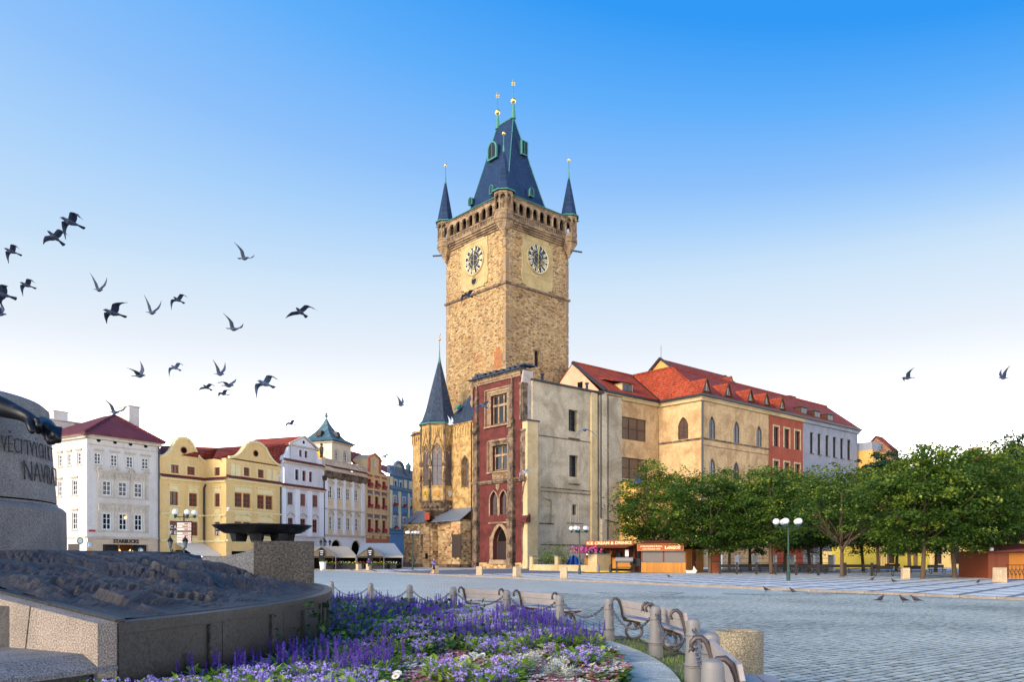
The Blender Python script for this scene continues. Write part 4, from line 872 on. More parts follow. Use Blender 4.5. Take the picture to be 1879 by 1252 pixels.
# skylight dormer on the left wing
for i in range(80):
    d = i*.1-.7; z = zeb+.25+(d+.7)*kk2
    if FG.z(1151, 719, -d) <= z: break
o = empty('box_dormer', (FG.s(1151, -d)-sD, d, z)); o.parent = beige
obj('body', MB().box(-1.4, 1.4, 0, 3, -.4, 1.3), M['cream'], o); obj('lid', MB().add([(-1.9, -.4, 1.3), (1.9, -.4, 1.3), (1.9, 4.5, 2.4), (-5.5, 4.5, 2.4), (-1.9, -.4, 1.45), (1.9, -.4, 1.45), (1.9, 4.5, 2.6), (-5.5, 4.5, 2.6)], [(0,1,2,3),(4,5,6,7),(0,1,5,4),(1,2,6,5),(2,3,7,6),(3,0,4,7)]), M['tile_dark'], o)
for sg in (-1, 1): obj('pane', MB().box(sg*.62-.55, sg*.62+.55, -.06, .01, .1, 1.1), M['glass_sky'], o)
obj('sash', MB().box(-1.25, 1.25, -.04, .0, 0, .1).box(-1.25, 1.25, -.04, 0, 1.1, 1.2).box(-.06, .06, -.08, 0, .1, 1.1), M['brown_wood'], o)

def long_house(name, label, px0, px1, mat, wins, frame, sur=None):
    x0, x1 = FB.s(px0), FB.s(px1); o = FB.w(x0); e = thing(name, label, 'house', (o.x, o.y, 0), AU); m = MB(); L_ = x1-x0
    wall(m, .004, L_, zlow, zeb-.02, wins, .0, .35); m.poly((L_, 0, zlow), (L_, 12, zlow), (L_, 12, zeb), (L_, 0, zeb)); obj('wall', m, M[mat], e)
    for h in wins: window(e, h, frame, 'glass', 2, 3, .28, .09, surround=sur, sw=.3, sill='sand_dark' if not sur else None)
    obj('cornice', MB().box(.01, L_, -.45, 0, zeb-.75, zeb-.3).box(.01, L_+.4, -.5, 0, zeb-.3, zeb-.01), M['cream' if mat == 'orange' else 'bluegrey'], e); return e
x0 = FB.s(1411); zo0, zo1 = FB.z(1420, 819), FB.z(1420, 783); z2 = FB.z(1420, 866)
W_ = []
for a in (1419.5, 1439, 1458.5): W_ += [hole(FB.s(a)-x0, FB.s(a+9.5)-x0, zo0, zo1), hole(FB.s(a)-x0, FB.s(a+9.5)-x0, zo0-(zo1-zo0)*1.75, zo1-(zo1-zo0)*1.75)]
long_house('orange_house', 'orange red plastered house with tall framed windows beyond the beige wing', 1411, 1473.5, 'orange', W_, 'brown_wood', 'cream')
x0 = FB.s(1473.5); zo0, zo1 = FB.z(1487, 832), FB.z(1487, 793); W_ = [hole(FB.s(a)-x0, FB.s(a+6.3)-x0, zo0, zo1) for a in (1486.5, 1500.5, 1515, 1528.5, 1542, 1555)]
lh = long_house('blue_grey_house', 'blue grey house with a row of six narrow dark windows', 1473.5, 1574, 'bluegrey', W_, 'dark_frame')
# higher gabled house behind
E0 = Facade(PK+V*12, U); sE = E0.s(1213); ridge_z = E0.z(1213, 659); EW = E0.w(sE)
rear = thing('rear_gabled_house', 'red roofed house with pointed cream gable rising behind the hip roof', 'house', (EW.x, EW.y, 0), AU); hd_ = 6.5; slope = .8; LR = E0.s(1330)-sE; LR2 = E0.s(1470)-sE
m = MB(); gp = [(-hd_, ridge_z-hd_*slope), (hd_, ridge_z-hd_*slope), (0, ridge_z)]
m.add([(0, -hd_, 5), (0, hd_, 5), (0, hd_, gp[1][1]), (0, 0, ridge_z-.1), (0, -hd_, gp[0][1])], [(0, 1, 2, 3, 4)]); obj('gable_wall', m, M['yellow_render'], rear)
r = MB()
for sg in (-1, 1): thick(r, [(-.3, sg*hd_, ridge_z-hd_*slope), (-.3, 0, ridge_z), (LR, 0, ridge_z), (LR, sg*hd_, ridge_z-hd_*slope)])
obj('roof', r, M['tile_dark'], rear)
r = MB()
for sg in (-1, 1): thick(r, [(LR+.01, sg*hd_, ridge_z-hd_*slope-1.2), (LR+.01, 0, ridge_z-1.0), (LR2, 0, ridge_z-1.4), (LR2, sg*hd_, ridge_z-hd_*slope-1.4)])
obj('lower_roof', r, M['tile_dark'], rear)
obj('verge', MB().beam((-.35, -hd_, ridge_z-hd_*slope+.1), (-.35, 0, ridge_z+.12), .35, .35).beam((-.35, hd_, ridge_z-hd_*slope+.1), (-.35, 0, ridge_z+.12), .35, .35).beam((LR, -hd_, ridge_z-hd_*slope), (LR, 0, ridge_z), .3, .3), M['gutter'], rear)
obj('round_window', MB().prismx([(.9+.7*math.cos(2*PI*i/16), ridge_z-2.8+.7*math.sin(2*PI*i/16)) for i in range(16)], -.12, -.02), M['glass'], rear)
obj('round_window_ring', MB().tube([(-.1, .9+.75*math.cos(2*PI*i/16), ridge_z-2.8+.75*math.sin(2*PI*i/16)) for i in range(16)], .14, 5, closed=True), M['brown_wood'], rear)
obj('lightning_rod', MB().tube([(0, 0, ridge_z), (0, 0, ridge_z+2.6)], .05, 4), M['gutter'], rear)
def rear_dormer(x, dz, box):
    z = ridge_z-dz; y = -dz/slope; o = empty('dormer', (x, y-.6, z-.9)); o.parent = rear
    if box:
        obj('body', MB().box(-1.2, 1.2, 0, 2, -.2, 1.2), M['brown_wood'], o); obj('lid', MB().box(-1.5, 1.5, -.3, 3, 1.2, 1.38), M['gutter'], o); obj('pane', MB().box(-1, 1, -.06, 0, .1, 1.05), M['glass_sky'], o)
    else:
        obj('front', MB().poly((-1.1, -.2, 0), (1.1, -.2, 0), (0, -.2, 2)), M['cream'], o); r = MB()
        for sg in (-1, 1): thick(r, [(sg*1.4, -.4, -.35), (0, -.4, 2.15), (0, 3, 2.15), (sg*1.4, 0, -.35)], .12)
        obj('dormer_roof', r, M['tile'], o); obj('pane', MB().poly((-.5, -.24, .2), (.5, -.24, .2), (0, -.24, 1.4)), M['glass_sky'], o)
rear_dormer(E0.s(1311)-sE, 2.6, False); rear_dormer(E0.s(1423)-sE, 2.8, True)
# small cream house with brick gable at the end of the row
FE = Facade(C0+U*(FB.s(1590)), U); 
end = FB.w(FB.s(1576)); ee = thing('small_brick_gable_house', 'small cream house with brick gable peeping above the trees', 'house', (end.x, end.y, 0), AU)
he = FB.z(1576, 816); L_ = FB.s(1612)-FB.s(1576)
obj('wall', MB().box(.1, L_*.55, -3, 10, 0, he-1.4), M['yellow_render'], ee); obj('upper_wall', MB().box(.1, L_*.5, -2.8, 10, he-1.4, he+.3), M['bluegrey'], ee)
obj('window', MB().box(.6, L_*.3, -3.1, -3, he-3.2, he-1.8), M['dark_frame'], ee)
gb = MB(); gb.prismx([(-5, 0), (2, 0), (2, he-1.2), (-1.5, he+2.2), (-5, he-1.2)], L_*.8, L_*.8+.4); gb.prismx([(-4.8, 0), (1.8, 0), (1.8, he-1.3), (-1.5, he+2.0), (-4.8, he-1.3)], L_*.55, L_*.8); obj('brick_gable', gb, bricks('old_brick', [C('#8a5f4c'), C('#a37660'), C('#75503f')], C('#9a8574'), .5, .16), ee)
r = MB()
for y0 in (-5.2, 2.2): thick(r, [(L_*.5, y0, he-1.3), (L_*.5, -1.5, he+2.2), (L_*.8, -1.5, he+2.2), (L_*.8, y0, he-1.3)])
obj('roof', r, M['tile_dark'], ee)
# yellow single-storey annex in front of the recess, with flat roof and pole
FA = FG.sub(S(1134), 4.0); an = FA; anx = thing('yellow_annex', 'low yellow annex with flat green edged roof behind the ice cream stall', 'building', (FA.o.x, FA.o.y, 0), AU)
za = EYE+(HY-881)/FPX*FA.o.y; la = FA.s(1262)
zn = Z(1187, 879, 0)
obj('wall', MB().box(0, la, 0, 3.9, 0, za-.25), M['yellow_render'], anx); obj('roof_edge', MB().box(-.15, la+.1, -.2, 3.9, za-.25, za), plain('green_edge', C('#6e7550'), .6), anx); obj('band', MB().box(-.02, la, -.08, 0, za-3.1, za-2.95).box(-.08, 0, 0, 3.9, za-3.1, za-2.95), M['sand_dark'], anx)
obj('pole', MB().tube([(1.8, -.6, 0), (1.8, -.6, za-2.2)], .3, 8).tube([(1.8, -.6, za-2.2), (1.8, -.6, za-1.2)], .48, 8), M['brown_wood'], anx)
# ------------------------------------------------------------------ the row of town houses on the far side
M['h_white'] = plaster('white_render', C('#d9d2cb'), C('#bfb4aa'), .4, .3, 5, .12, stain=.36)
M['h_cream_trim'] = plaster('trim_stone', C('#cfc2b2'), C('#a99a88'), .5, .6, 5, .15, stain=.4)
M['h_shop'] = bricks('shop_stone', [C('#c4ae94'), C('#cdb8a0'), C('#bda68a')], C('#a8937a'), 1.1, .55, bump=.2, grime=.2, msize=.008)
M['h_yellow'] = plaster('yellow_house_render', C('#eac88a'), C('#d6b070'), .4, .3, 5, .12, stain=.4)
M['h_paleyellow'] = plaster('pale_yellow_trim', C('#ecdca8'), C('#d8c288'), .3, .4, 5, .1, stain=.28)
M['h_baroque'] = plaster('pale_grey_render', C('#cfcfd6'), C('#b2b2ba'), .4, .3, 5, .12, stain=.4)
M['h_bluewhite'] = plaster('blue_white_trim', C('#e2e6f0'), C('#cdd2de'), .3, .4, 5, .1, stain=.28)
M['h_creamwall'] = plaster('cream_house_render', C('#ddd6c4'), C('#c8beaa'), .4, .3, 5, .12, stain=.4)
M['h_peach'] = plaster('peach_panel', C('#dfc49a'), C('#ccac7c'), .3, .4, 5, .1)
M['h_salmon'] = plaster('salmon_render', C('#b8705a'), C('#9c5a48'), .4, .3, 5, .12, stain=.4)
M['h_sandtrim'] = plaster('sand_trim', C('#d6bd94'), C('#bb9f74'), .4, .4, 5, .12, stain=.4)
M['h_blue'] = plaster('blue_render', C('#5893d2'), C('#4079b4'), .4, .3, 5, .12, stain=.32)
M['h_bluedark'] = plaster('slate_blue_trim', C('#7288a8'), C('#586e8e'), .4, .4, 5, .12, stain=.32)
M['h_paleblue'] = plaster('pale_yellow_panel', C('#e6e2c4'), C('#d2ceae'), .3, .4, 5, .1)
M['flowers_red'] = plain('red_geraniums', C('#a8142c'), .7, 0, .2, .6, 9.)
M['copper_roof'] = bricks('grey_green_copper', [C('#4e6a72'), C('#5c7880'), C('#46606a')], C('#364c54'), .6, 3.0, bump=.3, grime=.4, msize=.02, rough=.5)
def pxd(vp): return (vp-CX, FPX)
F1 = Facade((-49.4, 95), pxd(1900)); e1 = F1.s(292.5)
F2 = Facade(F1.w(e1), pxd(1750)); i2 = F2.s(375.5)
q_ = Facade(F2.w(i2), F2.n).s_(415); F2R = Facade(F2.w(i2, q_), pxd(1560)); e2r = F2R.s(515)
F3 = Facade(F2R.w(e2r), pxd(1560)); e3 = F3.s(594.5); F4 = Facade(F3.w(e3), pxd(1480)); e4 = F4.s(671); F5 = Facade(F4.w(e4), pxd(1440)); e5 = F5.s(714.5); F6 = Facade(F5.w(e5), pxd(1360)); e6 = F6.s(775)
def house(name, label, F): return thing(name, label, 'house', (F.o.x, F.o.y, 0), F.ang)
def rows(F, cols, y0, y1, px, arch=None):     # a row of windows: columns by pixel, one height for all
    z0, z1 = F.z(px, y1), F.z(px, y0); return [hole(F.s(a), F.s(b), z0, z1, arch) for a, b in cols]
# --- white corner house with the coffee shop
h = house('white_corner_house', 'white four storey corner house with coffee shop and plum hip roof', F1); zq = lambda y: F1.z(159, y)
cv = lambda *v: [(70+a/4.04, 70+b/4.04) for a, b in v]
r1 = rows(F1, cv((417, 470), (540, 592), (657, 708), (770, 822)), 830.6, 852.4, 173); r2 = rows(F1, cv((480, 545), (598, 662), (715, 775)), 882, 909.3, 188.8); r3 = rows(F1, cv((480, 545), (602, 662), (717, 775)), 941.5, 972.5, 188.8)
ze1 = zq(796); zs1 = zq(987.5); sh = hole(F1.s(188.3), F1.s(270.5), .5, F1.z(188, 999.5))
w = MB(); wall(w, 0, e1, zs1, ze1, r1+r2+r3, 0, .22); w.poly((e1, 0, 0), (e1, 12, 0), (e1, 12, ze1), (e1, 0, ze1)); obj('wall', w, M['h_white'], h)
w = MB(); wall(w, 0, e1, -.1, zs1, [sh], -.05, .5); obj('shop_wall', w, M['h_shop'], h)
for k in r1: window(h, k, 'white_wood', 'glass', 2, 3, .15, .12, sill='h_cream_trim', hood=('flat', 'h_cream_trim'))
for k in r2+r3: window(h, k, 'white_wood', 'glass', 2, 3, .15, .12)
tr = MB()
for rr_, yt in ((r2, 0), (r3, 1)):
    a, b = rr_[0]['x0']-.75, rr_[-1]['x1']+.75; z0, z1 = rr_[0]['z0'], rr_[0]['z1']
    tr.box(a, b, -.18, 0, z0-.28, z0-.12).box(a, b, -.28, 0, z1+1.0, z1+1.2).box(a+.1, b-.1, -.12, 0, z1+.2, z1+1.0)
    xs = [a+.25]+[(rr_[i]['x1']+rr_[i+1]['x0'])/2 for i in range(2)]+[b-.25]
    for x in xs:
        tr.box(x-.2, x+.2, -.16, 0, z0-.12, z1+.2); tr.box(x-.16, x+.16, -.3, -.1, z1+.25, z1+.95)
        if not yt: tr.tube([(x-.4+.8*i/6, -.25, z1+1.25+.3*math.sin(PI*i/6)) for i in range(7)], .1, 5)
    for i in range(3): x = (rr_[i]['x0']+rr_[i]['x1'])/2; tr.ball((x, -.12, z1+.6), .22, 8).ball((x-.55, -.12, z1+.55), .14, 6).ball((x+.55, -.12, z1+.55), .14, 6)
obj('window_surrounds', tr, M['h_cream_trim'], h)
obj('cornice', MB().box(-.35, e1+.1, -.35, 0, ze1-.5, ze1-.2).box(-.7, e1+.1, -.7, 0, ze1-.2, ze1).box(0, e1, -.1, 0, zq(815), zq(813.8)).box(-.2, e1, -.22, 0, zs1-.02, zs1+.2), M['h_cream_trim'], h)
for px, py in ((181, 808.6), (211, 812.3), (239.5, 815.8), (267.3, 819.5)): x, z = F1.s(px), F1.z(px, py); obj('attic_vent', MB().prism([(x+.25*math.cos(2*PI*i/12), z+.2*math.sin(2*PI*i/12)) for i in range(12)], -.02, .05), M['dark'], h)
es = empty('side_front', (0, 0, 0), -PI/2); es.parent = h            # side front, x runs toward the corner (negative values)
FS = Facade(F1.o, F1.n); ls = 16
zz = lambda k: (k['z0'], k['z1'])
def sidew(px0, px1, k): return hole(FS.s(px0), FS.s(px1), *zz(k))
sw_ = [sidew(106.6, 114, r1[0]), sidew(123.7, 130.6, r1[0]), sidew(141, 149.2, r1[0]), sidew(105.9, 113.3, r2[0]), sidew(131.9, 141.8, r2[0]), sidew(131.9, 141.8, r3[0])]
w = MB(); wall(w, -ls, 0, 0, ze1, sw_, 0, .22); obj('side_wall', w, M['h_white'], es)
for k in sw_: window(es, k, 'white_wood', 'glass', 2, 3, .15, .1, sill='h_cream_trim', hood=('flat', 'h_cream_trim'))
obj('side_cornice', MB().box(-ls, .7, -.7, 0, ze1-.2, ze1-.005).box(-ls, .35, -.35, 0, ze1-.5, ze1-.2).box(-ls, .2, -.2, 0, zs1, zs1+.19), M['h_cream_trim'], es)
sd = MB().box(FS.s(124), FS.s(145), .02, .1, 0, FS.z(130, 1000)); obj('shutter', MB().box(FS.s(125.5), FS.s(146), -.03, .1, 0, FS.z(130, 999)), M['dark_frame'], es)
ap = Facade(F1.w(0, -6.5), F1.d); ax = ap.s(208.6); az = ap.z(208.6, 761.6); rf = MB(); a_, b_, c_, d_ = (-.8, -.8, ze1), (e1+.3, -.8, ze1), (e1+.3, 14, ze1), (-.8, 14, ze1); t_ = (ax, 6.5, az); t2 = (ax, 9, az)
for p in ((a_, b_, t_), (b_, c_, t2, t_), (c_, d_, t2), (d_, a_, t_, t2)): thick(rf, p, .14)
obj('roof', rf, M['tile_plum'], h); obj('ridge_tiles', MB().tube([(-.8, -.8, ze1+.05), t_], .14, 5).tube([(e1+.3, -.8, ze1+.05), t_], .14, 5), M['tile_plum'], h)
cf = Facade(F1.w(0, -8), F1.d); c0, c1 = cf.s(229), cf.s(247.5); obj('chimney', MB().box(c0, c1, 7, 9.4, ze1+.5, cf.z(240, 749)).box(c0-.15, c1+.15, 6.85, 9.55, cf.z(240, 749), cf.z(240, 747)), M['h_white'], h)
cf = Facade(F1.w(0, -14), F1.d); c0, c1 = cf.s(91), cf.s(117); obj('chimney', MB().box(c0, c1, 13, 15, ze1, cf.z(105, 758)).box(c0-.1, c1+.1, 12.9, 15.1, cf.z(105, 758), cf.z(105, 756)), M['h_white'], h)
obj('rear_wall', MB().box(cf.s(80), cf.s(125), 12.5, 14, ze1-2, cf.z(105, 776)).box(cf.s(78), cf.s(140), 12.2, 14.2, cf.z(105, 776), cf.z(105, 774)), M['h_white'], h)
# shop: interior, fittings, lettering
sx0, sx1 = sh['x0'], sh['x1']; obj('shop_interior', MB().box(sx0-.3, sx1+.3, 3.0, 3.1, 0, 3.6).box(sx0-.3, sx1+.3, .5, 3.1, sh['z1']+.02, sh['z1']+.1), plain('shop_brown', C('#6b4a30'), .8, 0, .2, .4, 1.2), h)
for k in range(4): x = sx0+(sx1-sx0)*(.06+k*.3); obj('shop_mullion', MB().box(x-.08, x+.08, .2, .3, .5, sh['z1']), M['dark_frame'], h)
obj('shop_glass', MB().box(sx0, sx1*.36+sx0*.64, .26, .28, .5, sh['z1']), M['glass'], h); obj('shop_glass', MB().box(sx0*.28+sx1*.72, sx1, .26, .28, .5, sh['z1']), M['glass'], h)
M['lamp_warm'] = emis('warm_lamp', (1, .55, .15, 1), 3.0)
for px, py in ((200, 1004), (191, 1012), (256, 1010), (218, 1013), (240, 1013)): x, z = F1.s(px, -1.2), F1.z(px, py, -1.2); obj('shop_lamp', MB().lathe([(.05, z+.3), (.3, z), (.28, z-.05)], 10, (x, 1.2)).tube([(x, 1.2, z+.3), (x, 1.2, sh['z1'])], .02, 4), M['lamp_warm'], h)
for k in range(3): x = r3[1]['x0']+.3; obj('room_lamp', MB().ball((r3[1]['x0']+.85, .18, r3[1]['z1']-.45), .16, 8), M['lamp_warm'], h) if k == 0 else None
tm = text_mesh('STARBUCKS', .62, .03, .02); xs = [v.co.x for v in tm.vertices]; tw = F1.s(254)-F1.s(207); tm.transform(Matrix.Diagonal((tw/(max(xs)-min(xs)), 1, 1, 1))); obj('shop_lettering', tm, M['dark_frame'], h, ((F1.s(207)+F1.s(254))/2, -.12, F1.z(207, 997)))
def roundsign(x, z, r, y, parent=h):
    o = obj('round_sign', MB().prism([(x+r*math.cos(2*PI*i/20), z+r*math.sin(2*PI*i/20)) for i in range(20)], y, y+.12), M['white_wood'], parent)
    obj('sign_ring', MB().tube([(x+r*.82*math.cos(2*PI*i/20), y-.005, z+r*.82*math.sin(2*PI*i/20)) for i in range(20)], r*.13, 5, closed=True), plain('sign_green', C('#1f6b4a'), .5), o)
roundsign(F1.s(258.5, -.2), F1.z(258, 1011, -.2), .34, .15); roundsign(F1.s(147, 1.0), F1.z(147, 993, 1.0), .4, -1.0)
obj('sign_bracket', MB().beam((F1.s(147, 1), -.9, F1.z(147, 993, 1)+.1), (F1.s(152), 0, F1.z(152, 993)), .08, .08), M['black'], h)
for a, b, y0, y1 in ((151, 157.5, 972.5, 976.5), (163, 175, 972.5, 976.5)): obj('street_sign', MB().box(F1.s(max(a, 160)), F1.s(max(b, 163)), -.06, -.01, F1.z(163, y1), F1.z(163, y0)) if a > 160 else MB().box(F1.s(160.5), F1.s(160.9), -.05, -.01, F1.z(163, y1), F1.z(163, y0)), plain('sign_red', C('#b0283a'), .5), h)
obj('info_board', MB().box(F1.s(161), F1.s(166), -.16, -.05, F1.z(163, 1004), F1.z(163, 996)), plain('board_blue', C('#b9cfe6'), .5, 0, .4, .2, 4.), h); obj('direction_arrow', MB().box(F1.s(160.5), F1.s(167), -.14, -.06, F1.z(163, 1010), F1.z(163, 1008)), plain('arrow_orange', C('#d8932c'), .5), h)
obj('downpipe', MB().tube([(e1-.2, -.2, 0), (e1-.2, -.2, ze1-.4)], .09, 6), M['gutter'], h)

# --- yellow twin-gabled house
def gable_curve(x0, x1, z0, z1, n=9):
    w_ = x1-x0; hh = z1-z0; L_ = []
    for i in range(n+1): t = i/n; L_.append((.30*t**1.0, .72*(t**2.1)))       # sweeping concave flank
    L_ += [(.31, .80), (.345, .83)]
    for i in range(1, 7): a = PI-PI/2*i/6; L_.append((.5+.155*math.cos(a), .83+.17*math.sin(a)))
    R_ = [(1-x, z) for x, z in L_[::-1]][1:]
    return [(x0+w_*x, z0+hh*z) for x, z in L_+R_]
def curved_gable(e, x0, x1, z0, z1, mat, trim, y0=0., d=.5):
    p = gable_curve(x0, x1, z0, z1); obj('gable', MB().prism(p[::-1], y0, y0+d), M[mat], e)
    obj('gable_coping', MB().tube([(x, y0-.06, z) for x, z in p], .2, 5), M[trim], e)
    c = ((x0+x1)/2, z0+(z1-z0)*.42); obj('oculus', MB().prism([(c[0]+.42*math.cos(2*PI*i/14), c[1]+.36*math.sin(2*PI*i/14)) for i in range(14)], y0-.02, y0+.1), M['dark'], e); obj('oculus_ring', MB().tube([(c[0]+.46*math.cos(2*PI*i/14), y0-.03, c[1]+.4*math.sin(2*PI*i/14)) for i in range(14)], .07, 5, closed=True), M['red_wood'], e)
h = house('yellow_gabled_house', 'yellow house with two curved baroque gables and cafe lettering', F2)
yw = cv2 = lambda a: 280+a/4.815
zc2, zb2, zg2 = F2.z(293, 837.5), F2.z(293, 872), F2.z(293, 994)
A1 = rows(F2, [(313.2, 328), (343.3, 358)], 852.5, 868, 313); A2 = rows(F2, [(311, 327), (346.5, 362)], 902, 927.3, 311); A3 = rows(F2, [(311, 327), (349, 363)], 956, 982.5, 311); door = [hole(F2.s(322), F2.s(373), .1, F2.z(322, 1010))]
w = MB(); wall(w, 0, i2, -.1, zc2, A1+A2+A3+door, 0, .22); obj('wall', w, M['h_yellow'], h)
for k in A1: window(h, k, 'red_wood', 'curtain', 2, 3, .15, .12, surround='h_paleyellow', sw=.12)
def fancy(e, ws, hood):
    for k in ws:
        window(e, k, 'red_wood', 'curtain', 2, 3, .15, .13, surround='h_paleyellow', sw=.14, sill='h_paleyellow')
        x0, x1, z1, z0 = k['x0'], k['x1'], k['z1'], k['z0']; m = MB(); m.prism([(x0-.1, z1+.2), (x1+.1, z1+.2), (x1-.05, z1+.75), (x0+.05, z1+.75)], -.06, 0).box(x0, x1, -.05, 0, z0-1.0, z0-.3); obj('stucco', m, M['h_paleyellow'], e)
        m = MB()
        if hood: c = (x0+x1)/2; m.tube([(x0-.35, -.15, z1+.62), (x0-.05, -.15, z1+.75), (c-.2, -.15, z1+1.15), (c, -.15, z1+1.25), (c+.2, -.15, z1+1.15), (x1+.05, -.15, z1+.75), (x1+.35, -.15, z1+.62)], .11, 5)
        else: m.box(x0-.2, x1+.2, -.18, 0, z1+.8, z1+.95)
        obj('hood', m, M['h_paleyellow'], e)
fancy(h, A2, False); fancy(h, A3, True)
def bands(e, x0, x1, zs, mat, d=.25):
    for z, t in zs: obj('cornice', MB().box(x0, x1, -d, 0, z, z+t), M[mat], e)
zm2 = F2.z(293, 944); bands(h, 0, i2, [(zb2-.5, .35), (zm2, .2), (zg2, .25)], 'h_paleyellow')
def tile_ledge(e, x0, x1, z): obj('tile_ledge', MB().add([(x0, -.5, z), (x1, -.5, z), (x1, 0, z+.35), (x0, 0, z+.35), (x0, -.5, z-.08), (x1, -.5, z-.08)], [(0, 1, 2, 3), (4, 5, 1, 0)]), M['tile_plum'], e)
tile_ledge(h, 0, i2, zb2-.12)
curved_gable(h, 0, F2.s(379), zc2, F2.z(335, 804), 'h_yellow', 'h_paleyellow')
er = empty('projecting_front', F2.w(i2, q_).to_3d()); er.parent = h; er.matrix_parent_inverse = Matrix()
mw = Matrix.Translation((F2.o.x, F2.o.y, 0)) @ Matrix.Rotation(F2.ang, 4, 'Z'); mr = Matrix.Translation((F2R.o.x, F2R.o.y, 0)) @ Matrix.Rotation(F2R.ang, 4, 'Z'); er.matrix_local = mw.inverted() @ mr
zc3, zb3, zg3 = F2R.z(415, 841.5), F2R.z(415, 874.5), F2R.z(415, 994)
B1 = rows(F2R, [(447.2, 458.2), (473.1, 484.2)], 857.5, 873.2, 447); B2 = rows(F2R, [(430.6, 444.3), (446.2, 459.8), (472.1, 485.1), (487.3, 500.2)], 904, 930.5, 430.6); B3 = rows(F2R, [(430.6, 444.3), (446.2, 459.8), (472.1, 485.1), (487.3, 500.2)], 957.5, 983, 430.6); dr = [hole(F2R.s(425), F2R.s(505), .1, F2R.z(425, 1012))]
w = MB(); wall(w, 0, e2r, -.1, zc3, B1+B2+B3+dr, 0, .22); w.poly((e2r, 0, 0), (e2r, 8, 0), (e2r, 8, zc3), (e2r, 0, zc3)); obj('front_wall', w, M['h_yellow'], er)
for k in B1: window(er, k, 'red_wood', 'curtain', 2, 3, .15, .12, surround='h_paleyellow', sw=.12)
for k in B2+B3: window(er, k, 'red_wood', 'curtain', 2, 3, .15, .13)
def pairs(ws, hood):
    for i in (0, 2):
        x0, x1, z0, z1 = ws[i]['x0'], ws[i+1]['x1'], ws[i]['z0'], ws[i]['z1']; m = MB(); m.prism([(x0-.1, z1+.15), (x1+.1, z1+.15), (x1-.1, z1+.8), (x0+.1, z1+.8)], -.06, 0).box(x0-.2, x1+.2, -.15, 0, z0-.25, z0-.1).box(x0, x1, -.05, 0, z0-1.0, z0-.4)
        if hood: c = (x0+x1)/2; m.tube([(x0-.3, -.15, z1+.6), (x0+.1, -.15, z1+.8), (c-.4, -.15, z1+1.2), (c, -.15, z1+1.3), (c+.4, -.15, z1+1.2), (x1-.1, -.15, z1+.8), (x1+.3, -.15, z1+.6)], .11, 5)
        else: m.box(x0-.2, x1+.2, -.18, 0, z1+.85, z1+1.0)
        obj('stucco', m, M['h_paleyellow'], er)
pairs(B2, False); pairs(B3, True)
pn = MB()
for a, b in ((424, 431), (433, 441), (490, 497.5), (500, 508)): pn.box(F2R.s(a), F2R.s(b), -.04, 0, F2R.z(424, 873.5), F2R.z(424, 851))
split_obj('attic_panel', pn, M['h_paleyellow'], er)
bands(er, 0, e2r, [(zb3-.5, .35), (F2R.z(415, 939), .2), (zg3, .25)], 'h_paleyellow'); tile_ledge(er, -.1, e2r+.1, zb3-.12); curved_gable(er, F2R.s(419), e2r, zc3+.2, F2R.z(463, 811), 'h_yellow', 'h_paleyellow')
ei = empty('side_front', (i2, 0, 0), 0); ei.parent = h                # side wall of the projecting part: faces the corner house
FI = Facade(F2.w(i2), F2.n); li = q_
ei.rotation_euler = (0, 0, -PI/2)
I1 = [hole(FI.s(393.8), FI.s(403.6), zz_[0], zz_[1]) for zz_ in [(A1[0]['z0'], A1[0]['z1']), (A2[0]['z0'], A2[0]['z1']), (A3[0]['z0'], A3[0]['z1'])]]
w = MB(); wall(w, 0, li, -.1, zc2+.3, I1, 0, .22); obj('side_wall', w, M['h_yellow'], ei); window(ei, I1[0], 'red_wood', 'curtain', 2, 3, .15, .1, surround='h_paleyellow', sw=.12); fancy(ei, I1[1:2], False); fancy(ei, I1[2:], True)
bands(ei, 0, li, [(zb2-.5, .35), (zm2, .2), (zg2, .25)], 'h_paleyellow'); tile_ledge(ei, 0, li+.4, zb2-.12)
obj('downpipe', MB().tube([(i2-.25, -.15, zg2), (i2-.25, -.15, zb2-1.2), (i2-.1, -.3, zb2-.7)], .12, 6), M['gutter'], h); obj('downpipe', MB().tube([(e2r-.12, -.12, 0), (e2r-.12, -.12, zb3-.5)], .1, 6), M['gutter'], er); obj('camera_box', MB().ball((.1, -.25, F2R.z(415, 934)), .22, 8), M['white_wood'], er)
lw_ = lambda v: mw.inverted() @ Vector(v)
def fp(F, t, o, z): q = F.w(t, o); return lw_((q.x, q.y, z))
yl_, ym_, yr_ = F2.w(F2.s(340), -7).y, F2R.w(0, -7).y, F2R.w(e2r, -7).y; rl, rc, rr3 = lw_(at(296, 818, yl_)), lw_(at(400, 822, ym_)), lw_(at(531, 813.5, yr_)); rm = MB()
thick(rm, [fp(F2, -.2, -.6, zc2-.3), fp(F2, i2+1.5, -.6, zc2-.3), rc, rl]); thick(rm, [fp(F2R, -1.2, -1.0, zc3), fp(F2R, e2r+.2, -.6, zc3-.2), rr3, rc]); obj('roof', rm, M['tile_dark'], h)
for k, (e_, Fx, wn_) in enumerate(((h, F2, A3[0]), (ei, FI, I1[2]))):
    for j, tx in enumerate(('C A', 'F E')):
        tm = text_mesh(tx, .62, .01, .02); xs = [v.co.x for v in tm.vertices]; ww = wn_['x1']-wn_['x0']; tm.transform(Matrix.Diagonal((ww*.78/(max(xs)-min(xs)), 1, 1, 1))); obj('cafe_lettering', tm, M['white_wood'], e_, ((wn_['x0']+wn_['x1'])/2, .12, wn_['z0']+.85-.72*j))
aw = MB(); x0, x1, z = F2.s(320), F2R.s(430)+i2+3, F2.z(322, 1000)
